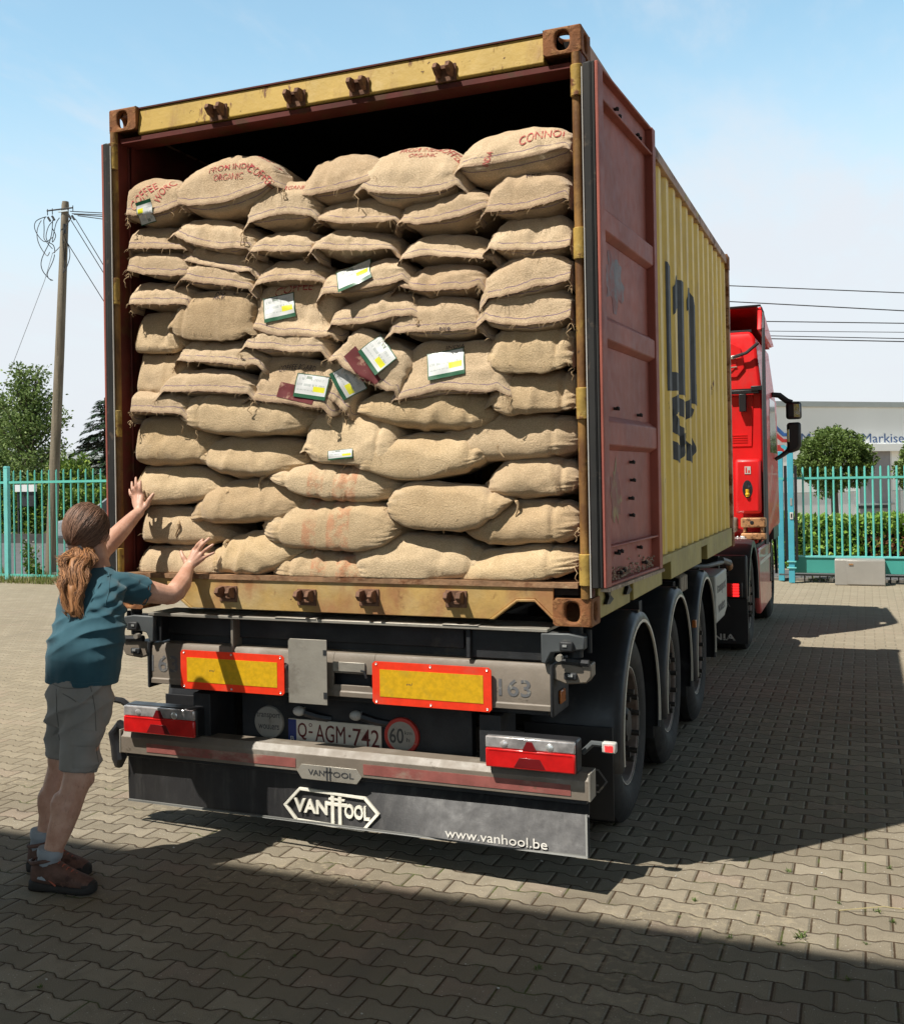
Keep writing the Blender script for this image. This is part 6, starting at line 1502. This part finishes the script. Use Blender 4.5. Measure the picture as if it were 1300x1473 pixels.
HIP = [(-0.920, -0.708, 0.925, 0.142, 0.108), (-0.916, -0.735, 0.816, 0.162, 0.132), (-0.922, -0.742, 0.738, 0.165, 0.130), (-0.924, -0.754, 0.690, 0.15, 0.115)]
WA, DA = Vector((.97, -.23, 0)), Vector((.23, .97, 0))


def loft(mb, secs, w=WA, d=DA, n=28, pw=2.3, mi=0):
    vs = []
    for (x, y, z, rw, rd) in secs:
        for a, b2 in oval(rw, rd, n, pw): vs.append(Vector((x, y, z)) + w * a + d * b2)
    k = len(secs); fs = [(i * n + j, i * n + (j + 1) % n, (i + 1) * n + (j + 1) % n, (i + 1) * n + j) for i in range(k - 1) for j in range(n)]
    fs += [tuple(range(n - 1, -1, -1)), tuple((k - 1) * n + j for j in range(n))]
    return mb.add(vs, fs, mi)


def limb(mb, pts, n=16, ends=True):
    P_ = [Vector(p[:3]) for p in pts]; rs = [p[3] for p in pts]; q, rr6 = [], []
    for i in range(len(P_) - 1):
        for k6 in range(4): t = k6 / 4; q.append(P_[i].lerp(P_[i + 1], t)); rr6.append(rs[i] + (rs[i + 1] - rs[i]) * t)
    q.append(P_[-1]); rr6.append(rs[-1]); mb.tube(q, rr6, n)
    if ends: mb.ico(P_[0], rs[0] * .99, sub=2); mb.ico(P_[-1], rs[-1] * .99, sub=2)
    for p, r6 in list(zip(P_, rs))[1:-1]: mb.ico(p, r6 * .995, sub=2)


RH = dict(wr=(-0.752, -0.05, 1.345), it=(-0.69, -0.012, 1.481), mt=(-0.654, -0.012, 1.487), rt=(-0.632, -0.012, 1.456), lt=(-0.625, -0.012, 1.416), tt=(-0.819, -0.012, 1.419), ik=(-0.739, -0.014, 1.429), mk=(-0.716, -0.018, 1.424), rk=(-0.697, -0.018, 1.408), lk=(-0.688, -0.014, 1.388), tb=(-0.783, -0.022, 1.367))
LH = dict(wr=(-1.040, -0.05, 1.620), it=(-1.056, -0.012, 1.776), mt=(-1.083, -0.012, 1.794), rt=(-1.109, -0.012, 1.772), lt=(-1.125, -0.012, 1.736), tt=(-0.979, -0.012, 1.711), ik=(-1.046, -0.014, 1.704), mk=(-1.066, -0.018, 1.708), rk=(-1.084, -0.018, 1.700), lk=(-1.097, -0.014, 1.682), tb=(-1.014, -0.022, 1.654))
body = MB()
limb(body, LEGR); limb(body, LEGL)
for L6, dx in ((LEGR, .02), (LEGL, .02)):                     # calf muscle at the back, knee cap at the front
    p = Vector(L6[4][:3]); body.ico(p + Vector((-.022, -.016, .0)), .05, sub=2, sc=(.9, .9, 1.7)); k7 = Vector(L6[2][:3]); body.ico(k7 + Vector((.022, .018, .0)), .048, sub=2, sc=(1, 1, 1.2))
for h6, hz in (((-1.005, -.945), 0), ((-1.165, -.765), 0)):      # feet inside the shoes
    limb(body, [(h6[0] + .075, h6[1] + .012, .055, .034), (h6[0] + .12, h6[1] + .02, .045, .035), (h6[0] + .20, h6[1] + .035, .03, .028)])
loft(body, [(a, b2, c2, d2 - .02, e2 - .02) for a, b2, c2, d2, e2 in HIP[::-1]]); loft(body, [(a, b2, c2, max(.05, d2 - .022), max(.05, e2 - .022)) for a, b2, c2, d2, e2 in TOR])
limb(body, [(-0.968, -0.505, 1.35, .062), (-0.985, -0.492, 1.40, .056), (-1.00, -.49, 1.46, .056)])
shR, elR, shL, elL = (-0.887, -0.500, 1.285), (-0.709, -0.280, 1.228), (-1.125, -0.44, 1.290), (-1.104, -0.269, 1.443)
limb(body, [(*shR, .060), (-.80, -.39, 1.258, .058), (-.735, -.31, 1.234, .048), (*elR, .044), (-.706, -.245, 1.245, .050), (-.717, -.17, 1.280, .046), (-.740, -.09, 1.325, .034), (*RH['wr'], .029)])
limb(body, [(*shL, .060), (-1.12, -.36, 1.36, .055), (*elL, .044), (-1.095, -.22, 1.482, .049), (-1.07, -.14, 1.548, .042), (-1.05, -.08, 1.60, .032), (*LH['wr'], .028)])
body.ico((-.725, -.292, 1.215), .034, sub=2)
for H in (RH, LH):
    V_ = {k6: Vector(v) for k6, v in H.items()}
    wr = V_['wr']
    for kk, r0 in (('ik', .0125), ('mk', .0128), ('rk', .012), ('lk', .0112)):      # metacarpals fill the palm
        body.tube([wr.lerp(V_[kk], t) + Vector((0, -.003 * math.sin(t * 3.1), 0)) for t in (0, .25, .5, .75, 1)], [.019, .0195, .0175, .0155, r0 + .001], 12); body.ico(V_[kk], r0 + .0005, sub=2)
    pc = (wr + V_['ik'] + V_['lk'] + V_['mk']) / 4
    body.ico(pc + Vector((0, .004, 0)), .027, sub=2, sc=(1.0, .52, 1.0))
    for tip, kn, r0 in (('it', 'ik', .0098), ('mt', 'mk', .0100), ('rt', 'rk', .0094), ('lt', 'lk', .0082)):
        a, b2 = V_[kn], V_[tip]; m1 = a.lerp(b2, .48) + Vector((0, -.010, 0)); m2 = a.lerp(b2, .78) + Vector((0, -.006, 0))
        body.tube([a, a.lerp(m1, .5), m1, m2, b2], [r0 + .0012, r0, r0 + .0004, r0 - .0008, r0 - .0022], 12); body.ico(b2, r0 - .002, sub=2); body.ico(m1, r0 + .0003, sub=2)
    a, b2 = V_['tb'], V_['tt']; m1 = a.lerp(b2, .5) + Vector((0, -.006, 0)); body.tube([wr.lerp(a, .3), a, m1, b2], [.016, .0165, .012, .0085], 12); body.ico(b2, .0085, sub=2); body.ico(a, .016, sub=2); body.ico(m1, .0118, sub=2)
# head: skull, jaw, nose, brow, ears
HC = Vector((-1.028, -.497, 1.548)); FW = Vector((.30, .954, 0)).normalized(); SD = Vector((FW.y, -FW.x, 0))
Xh = Matrix((( SD.x, FW.x, 0), (SD.y, FW.y, 0), (0, 0, 1)))
def hp(s_, f_, z_): return HC + SD * s_ + FW * f_ + Vector((0, 0, z_))
def hico(s_, f_, z_, r6, sc, sub=3): body.ico(hp(s_, f_, z_), r6, sub=sub, sc=sc, X=Xh.to_4x4())
hico(0, -.005, .015, .092, (.86, 1.06, 1.03)); hico(0, .035, -.045, .064, (.9, .95, 1.1)); hico(0, .055, -.085, .036, (.95, .9, .7))
hico(0, .098, -.022, .013, (.9, 1.2, 1.5)); hico(0, .105, -.036, .012, (1.2, 1, .8)); hico(0, .082, .012, .030, (1.9, .6, .5)); hico(0, .088, -.066, .014, (1.6, .7, .6)); hico(.04, .062, -.035, .026, (1, 1, 1)); hico(-.04, .062, -.035, .026, (1, 1, 1))
for s_ in (-1, 1):
    hico(s_ * .080, -.004, -.020, .026, (.42, .75, 1.2)); hico(s_ * .086, -.014, -.010, .016, (.5, .9, 1.3), 2)
vs, fs = bake(body, [('REMESH', dict(mode='VOXEL', voxel_size=.0048, use_smooth_shade=True)), ('SMOOTH', dict(factor=.5, iterations=3))])
out = []
for v in vs:
    n6 = noise.noise(v * 22) * .0008
    out.append(v + Vector((n6, n6, 0)))
b6 = MB(); b6.add(out, fs); bo6 = b6.build('body', m_skin, man, smooth=180)
for s_ in (-1, 1):
    mb = MB(); mb.ico(hp(s_ * .031, .083, -.004), .0115, sub=3); mb.build('eye', m_white, bo6)
    mb = MB(); mb.ico(hp(s_ * .031, .0905, -.004), .0055, sub=2); mb.build('iris', m_blk, bo6)


def wrinkle(vs, fn): return [v + fn(v) for v in vs]


# shirt
sh = MB(); loft(sh, TOR)
limb(sh, [(*shR, .072), (-.845, -.450, 1.277, .073), (-.79, -.385, 1.255, .068)], ends=False); sh.ico(shR, .073, sub=2)
limb(sh, [(*shL, .072), (-1.135, -.40, 1.325, .070), (-1.130, -.35, 1.365, .066)], ends=False); sh.ico(shL, .072, sub=2)
limb(sh, [(-1.08, -.47, 1.305, .062), (-.98, -.505, 1.328, .060), (-.91, -.505, 1.30, .066)])
vs, fs = bake(sh, [('REMESH', dict(mode='VOXEL', voxel_size=.0055, use_smooth_shade=True)), ('SMOOTH', dict(factor=.5, iterations=7))])
def fw(v):
    # folds: gathers across the small of the back, radiating folds on the sleeve, long drapes at the hem
    rel = v - Vector((-.95, -.62, 1.1)); out_ = Vector((rel.x, rel.y, 0)); out_ = out_.normalized() if out_.length > 1e-4 else Vector((0, -1, 0))
    d5 = 0
    u5 = v.x * .9 + v.y * .44
    g5 = math.exp(-((v.z - 1.10) / .085) ** 2)
    ph = v.z * 95 + 9 * (u5 + .95) ** 2 * 12 + 2.2 * noise.noise(Vector((u5 * 6, v.z * 8, 1)))
    d5 += g5 * .022 * (1 - abs(math.sin(ph * .5))) * (.6 + .8 * noise.noise(Vector((u5 * 9, v.z * 14, 4))))
    ph2 = (u5 * 42 + v.z * 26 + 2.5 * noise.noise(v * 5)); d5 += .007 * math.sin(ph2) * math.exp(-((v.z - 1.22) / .06) ** 2) * .8
    d5 += .013 * noise.noise(Vector((v.x * 5, v.y * 5, v.z * 7))) + .0028 * noise.noise(v * 19)
    d5 += .006 * math.sin(u5 * 55 + 2 * noise.noise(v * 4)) * max(0, (.97 - v.z) / .1) * .7
    if v.z > 1.17 and (v.x > -.87):
        t = (v - Vector(shR)).dot((Vector(elR) - Vector(shR)).normalized()); d5 += .008 * math.sin(t * 60 + (v.z - 1.25) * 90 + 3 * noise.noise(v * 7)) + .005 * math.sin((v.z - t * .5) * 120)
    return out_ * d5
s6 = MB(); s6.add(wrinkle(vs, fw), fs); sho = s6.build('shirt', m_shirt, man, smooth=180)
for p, d, r6 in ((Vector((-.79, -.385, 1.255)), (Vector(elR) - Vector(shR)).normalized(), .0695),):
    a6 = d.orthogonal().normalized(); b7 = d.cross(a6); mb = MB(); mb.tube([p + d * .001 + (a6 * math.cos(q * .3142) + b7 * math.sin(q * .3142)) * (r6 - .004) for q in range(21)], .0035, 6); mb.build('sleeve_hem', m_shirt, sho)
# arm hole seam
d = (Vector(elR) - Vector(shR)).normalized(); a6 = d.orthogonal().normalized(); b7 = d.cross(a6)

# shorts
st6 = MB(); loft(st6, HIP[::-1])
def leg_cloth(L6, hemz, r0, r1):
    P_ = [Vector(p[:3]) for p in L6[:3]]; top = P_[0].copy(); top.z = .80; hem = P_[1].lerp(P_[2], (P_[1].z - hemz) / (P_[1].z - P_[2].z)) if hemz < P_[1].z else P_[0].lerp(P_[1], (P_[0].z - hemz) / (P_[0].z - P_[1].z))
    st6.tube([top.lerp(hem, t) for t in (0, .2, .4, .6, .8, 1)], [r0 + (r1 - r0) * t for t in (0, .2, .4, .6, .8, 1)], 26)
leg_cloth(LEGR, .500, .098, .091); leg_cloth(LEGL, .515, .096, .086)
st6.ico((-.975, -.775, .80), .080, sub=3, sc=(1, .8, 1.15)); st6.ico((-.90, -.815, .80), .082, sub=3, sc=(1, .8, 1.15))
vs, fs = bake(st6, [('REMESH', dict(mode='VOXEL', voxel_size=.0055, use_smooth_shade=True)), ('SMOOTH', dict(factor=.5, iterations=6))])
def fs6(v):
    rel = v - Vector((-.92, -.79, .7)); o6 = Vector((rel.x, rel.y, 0)); o6 = o6.normalized() if o6.length > 1e-4 else Vector((0, -1, 0))
    u5 = v.x * .9 + v.y * .44
    ph = (v.z * 60 - (u5 + 1.1) * 34 + 3.0 * noise.noise(v * 5))
    return o6 * (.016 * (1 - 2 * abs(math.sin(ph * .5))) * max(0, noise.noise(v * 5) + .5) + .011 * noise.noise(v * 9) + .002 * noise.noise(v * 30))
s7 = MB(); s7.add(wrinkle(vs, fs6), fs); sho7 = s7.build('shorts', m_short, man, smooth=180)
bvs = BVHTree.FromPolygons([tuple(v) for v in s7.v], s7.f)
def patch_on(bv, c6, ux, vz, ww, hh, lift, name, mat, parent, n6=9, dirv=Vector((.438, -.899, 0))):
    """a sewn-on cloth patch that follows the garment"""
    vs6 = []; ok = True
    for a in range(n6 + 1):
        for b2 in range(n6 + 1):
            p = c6 + ux * (a / n6 - .5) * ww + vz * (b2 / n6 - .5) * hh; h6 = bv.ray_cast(p + dirv * .5, -dirv)
            if h6[0] is None: h6 = bv.find_nearest(p)
            e6 = min(a, b2, n6 - a, n6 - b2); vs6.append(h6[0] + dirv * (lift if e6 > 0 else -.001))
    mb = MB(); mb.add(vs6, [(a * (n6 + 1) + b2, (a + 1) * (n6 + 1) + b2, (a + 1) * (n6 + 1) + b2 + 1, a * (n6 + 1) + b2 + 1) for a in range(n6) for b2 in range(n6)]); return mb.build(name, mat, parent, smooth=180)
RX = Vector((.899, .438, 0)); dv = (Vector((.438, -.899, 0)) + RX * .25).normalized()
patch_on(bvs, Vector((-.80, -.86, .655)), (RX + Vector((0, 0, -.13))).normalized(), Vector((.1, 0, 1)), .13, .075, .009, 'pocket_flap', m_short, sho7, dirv=dv)
patch_on(bvs, Vector((-.795, -.87, .595)), (RX + Vector((0, 0, -.05))).normalized(), Vector((.05, 0, 1)), .115, .13, .006, 'cargo_pocket', m_short, sho7, dirv=dv)

def seam(bv, pts, r7, name, mat, parent, dirv, lift=.001):
    out7 = []
    for p in smooth_pts(pts, 6):
        h7 = bv.ray_cast(p + dirv * .5, -dirv)
        if h7[0] is not None: out7.append(h7[0] + dirv * lift)
    if len(out7) > 2: mb = MB(); mb.tube(out7, r7, 5); return mb.build(name, mat, parent)
dw = Vector((.438, -.899, 0))
def cp(u, z): return Vector((-.93, -.78, z)) + RX * u
seam(bvs, [cp(.075, .90), cp(.095, .80), (cp(.10, .70)), cp(.10, .62), cp(.11, .54)], .0018, 'side_seam', m_seam, sho7, dv)
seam(bvs, [cp(-.13, .885), cp(-.05, .872), cp(.05, .868), cp(.13, .88)], .0022, 'waist_seam', m_seam, sho7, dw)
seam(bvs, [cp(-.02, .845), cp(.045, .815)], .0024, 'back_pocket_seam', m_seam, sho7, dw)
seam(bvs, [cp(-.025, .518), cp(.02, .510), cp(.07, .508), cp(.13, .515)], .0018, 'leg_hem_seam', m_seam, sho7, dw)
seam(bvs, [cp(-.055, .86), cp(-.05, .78), cp(-.045, .70), cp(-.035, .64)], .0022, 'seat_seam', m_seam, sho7, dw)
bvt = BVHTree.FromPolygons([tuple(v) for v in s6.v], s6.f)
def ct(u, z): return Vector((-.95, -.6, z)) + RX * u
seam(bvt, [ct(.085, 1.352), ct(.098, 1.31), ct(.10, 1.26), ct(.092, 1.215)], .0022, 'armhole_seam', m_shirt, sho, dw)
seam(bvt, [ct(-.17, .905), ct(-.08, .893), ct(.02, .888), ct(.10, .892), ct(.16, .905)], .0020, 'shirt_hem_seam', m_shirt, sho, dw)
# socks and walking shoes
FD = Vector((.985, .17, 0)).normalized(); FS = Vector((-FD.y, FD.x, 0))
for (hx, hy), L6, top in (((-1.005, -.945), LEGR, .178), ((-1.165, -.765), LEGL, .188)):
    P_ = [Vector(p) for p in ((L6[6][0], L6[6][1], L6[6][2]), L6[7][:3], L6[8][:3])]
    mb = MB(); a = P_[1].copy(); a.z = top; lo6 = Vector(L6[8][:3]); lo6.z = .055
    mb.tube([a, a.lerp(lo6, .15), a.lerp(lo6, .3), a.lerp(lo6, .33), a.lerp(lo6, .7), lo6], [.054, .058, .054, .050, .053, .056], 20); mb.v = [v + Vector((0, 0, .0)) + (v - a).normalized() * .002 * noise.noise(v * 60) for v in mb.v]; so6 = mb.build('sock', m_sock, man, smooth=60)
    org = Vector((hx, hy, 0)); n6 = 24
    def ring(t, w, zlo, zhi, pw=2.4):
        c6 = org + FD * (t * .275) + Vector((0, 0, (zlo + zhi) / 2)); return [c6 + FS * a7 + Vector((0, 0, b7_)) for a7, b7_ in oval(w, (zhi - zlo) / 2, n6, pw)]
    def shell(secs, nm, mat, par, pw=2.4):
        vs6 = [q for s8 in secs for q in ring(*s8, pw)]; k8 = len(secs)
        f8 = [(i * n6 + j, i * n6 + (j + 1) % n6, (i + 1) * n6 + (j + 1) % n6, (i + 1) * n6 + j) for i in range(k8 - 1) for j in range(n6)] + [tuple(range(n6 - 1, -1, -1)), tuple((k8 - 1) * n6 + j for j in range(n6))]
        m8 = MB(); m8.add(vs6, f8); m8.jit(.0025, 26); return m8.build(nm, mat, par, smooth=70)
    up6 = shell([(-.07, .012, .035, .085), (-.05, .034, .022, .118), (.03, .046, .02, .134), (.16, .051, .02, .138), (.30, .051, .02, .136), (.42, .050, .02, .120), (.55, .052, .02, .100), (.70, .055, .02, .082), (.85, .050, .02, .070), (.95, .037, .02, .058), (1.0, .016, .022, .044)], 'shoe', m_shoe, man)
    shell([(-.10, .014, .002, .034), (-.07, .040, .0, .050), (.05, .052, .0, .046), (.35, .049, .004, .038), (.5, .052, .002, .038), (.72, .059, .0, .038), (.88, .054, .0, .040), (.98, .040, .003, .046), (1.03, .016, .010, .050)], 'sole', m_sole, up6, 4)
    shell([(.86, .050, .018, .058), (.93, .041, .018, .057), (1.0, .028, .018, .052), (1.035, .010, .022, .04)], 'toe_cap', m_sole, up6, 2.6)
    mb = MB(); c6 = org + FD * (.13 * .275); mb.tube([c6 + Vector((0, 0, .130)) + FD * (.058 * math.cos(q * .3142)) + FS * (.050 * math.sin(q * .3142)) + Vector((0, 0, .012 * math.cos(q * .3142))) for q in range(21)], .009, 7); mb.build('collar', m_shoe, up6)
    for k8 in range(5):
        t = .40 + k8 * .075; z8 = .126 - (t - .40) * .14; mb = MB(); mb.tube([org + FD * (t * .275) + FS * q + Vector((0, 0, z8 - abs(q) * .5)) for q in (-.030, -.012, .004, .020, .030)], .0028, 5); mb.build('lace', m_lace, up6)
    mb = MB()
    for q0, q1 in (((.15, .085), (.42, .035)), ((.42, .09), (.55, .035)), ((.55, .075), (.66, .035))):
        mb = MB(); mb.tube([org + FD * (q0[0] * .275) - FS * .043 + Vector((0, 0, q0[1])), org + FD * (q1[0] * .275) - FS * .0475 + Vector((0, 0, q1[1]))], .0035, 6); mb.build('side_strap', m_lace if q0[0] < .2 else m_shoe, up6)

# hair: a close cap plus strands, drawn back into a loose wavy ponytail
r6 = random.Random(12)
TB = hp(.0, -.085, -.10)             # where the hair is tied
cap = MB(); cap.ico(hp(0, -.016, .012), .108, sub=4, sc=(.88, 1.02, 1.06), X=Xh.to_4x4()); cap.ico(hp(0, -.050, -.055), .066, sub=3, sc=(1.05, .9, 1.1), X=Xh.to_4x4())
cap.v = [v for v in cap.v]
vs = []
for v in cap.v:
    q = v - HC; f_ = q.dot(FW); z_ = q.z
    if f_ > .035 and z_ < .06: v = v - FW * (f_ - .035) * 1.0 - (q - FW * f_) * .10
    if f_ > -.01 and z_ < -.03: v = v - SD * (q.dot(SD)) * .18
    vs.append(v + Vector(noise.noise_vector(v * 14)) * .003)
cap.v = vs; hr = cap.build('hair', m_hair, man, smooth=180)
HCc = hp(0, -.016, .012)
strands = MB(); Mx = Xh
cnt = 0
while cnt < 5200:
    d = rv(r6)
    loc = Vector((d.x * .0955, d.y * .111, d.z * .115)); p = HCc + Xh @ loc
    q = p - HC; f_ = q.dot(FW)
    if q.z < -.09 or (f_ > .055 and q.z < .05) or (f_ > .02 and q.z < -.0): continue
    # run over the skull towards the tie
    pts = [p]; cur = d.copy(); tgt = Vector((0, -.80, -.75)).normalized(); steps = r6.randint(4, 8); rad = r6.uniform(1.01, 1.065)
    for k8 in range(steps):
        cur = (cur + (tgt - cur) * .16 + rv(r6) * .02).normalized(); pts.append(HCc + Xh @ Vector((cur.x * .0955, cur.y * .111, cur.z * .115)) * rad)
    strands.tube(pts, [.0005] + [.0014] * (len(pts) - 2) + [.0006], 3, cap=False); cnt += 1
strands.build('hair_strands', m_hair, hr, smooth=180)['kind'] = 'stuff'
tie = Vector((-1.005, -.600, 1.452))
mb = MB(); mb.tube([tie + SD * (.024 * math.cos(q * .3142)) + Vector((0, -.004, .024 * math.sin(q * .3142))) for q in range(21)], .006, 6); mb.build('hair_tie', m_blk, hr)
axis = [tie + Vector((.0, .03, .012)), tie + Vector((0, -.01, -.005)), Vector((-1.000, -.650, 1.405)), Vector((-.975, -.700, 1.345)), Vector((-.950, -.735, 1.27)), Vector((-.925, -.760, 1.185))]
AX = smooth_pts(axis, 6); wd = [.034, .052, .070, .074, .070, .062, .050, .036]
tl6 = MB(); LR = RX; AW = Vector((-.438, .899, 0))
core = MB(); core.tube(AX, [.010 + .016 * math.sin(min(1, i / (len(AX) - 1) * 1.1) * math.pi) ** .8 for i in range(len(AX))], 14); core.jit(.012, 22)
tail = core.build('ponytail', m_tail, man, smooth=180)
for c9 in range(58):                                   # wavy locks of uneven length
    a, rr6 = r6.uniform(0, 6.28), r6.random() ** .8; off6 = LR * (math.cos(a) * rr6) + AW * (math.sin(a) * rr6 * .6)
    ph = r6.uniform(0, 6.28); fq = r6.uniform(1.6, 3.0); am = r6.uniform(.006, .017); Ls = r6.uniform(.55, 1.12); lw = r6.uniform(.010, .020)
    for i in range(74):
        a2, r2 = r6.uniform(0, 6.28), r6.random() ** .5; o2 = LR * math.cos(a2) * r2 * lw + AW * math.sin(a2) * r2 * lw * .7; wild = 1 if i % 9 else 1.9; ph2 = ph + r6.uniform(-.5, .5) * wild; am2 = am * r6.uniform(.7, 1.25) * wild; pts = []; nn6 = 13; L9 = Ls * r6.uniform(.86, 1.04)
        for k8 in range(nn6):
            t = k8 / (nn6 - 1) * L9; idx = min(t, 1) * (len(AX) - 1); i0 = min(len(AX) - 2, int(idx)); c6 = AX[i0].lerp(AX[i0 + 1], idx - i0) + Vector((0, 0, -.12 * max(0, t - 1)))
            wi = min(6.999, t * 7); w0 = min(6, int(wi)); ww = wd[w0] + (wd[w0 + 1] - wd[w0]) * (wi - w0); tip = 1 - .75 * (k8 / (nn6 - 1)) ** 2
            pts.append(c6 + off6 * ww + o2 * tip + LR * am2 * math.sin(t * fq * 6.28 + ph2) * min(1, t * 3.5) + Vector((0, 0, am2 * .5 * math.cos(t * fq * 6.28 + ph2 * 1.3))))
        tl6.tube(pts, [.0013] * (nn6 - 3) + [.0012, .0009, .0004], 3, cap=False)
tl6.build('ponytail_strands', m_tail, tail, smooth=180)['kind'] = 'stuff'
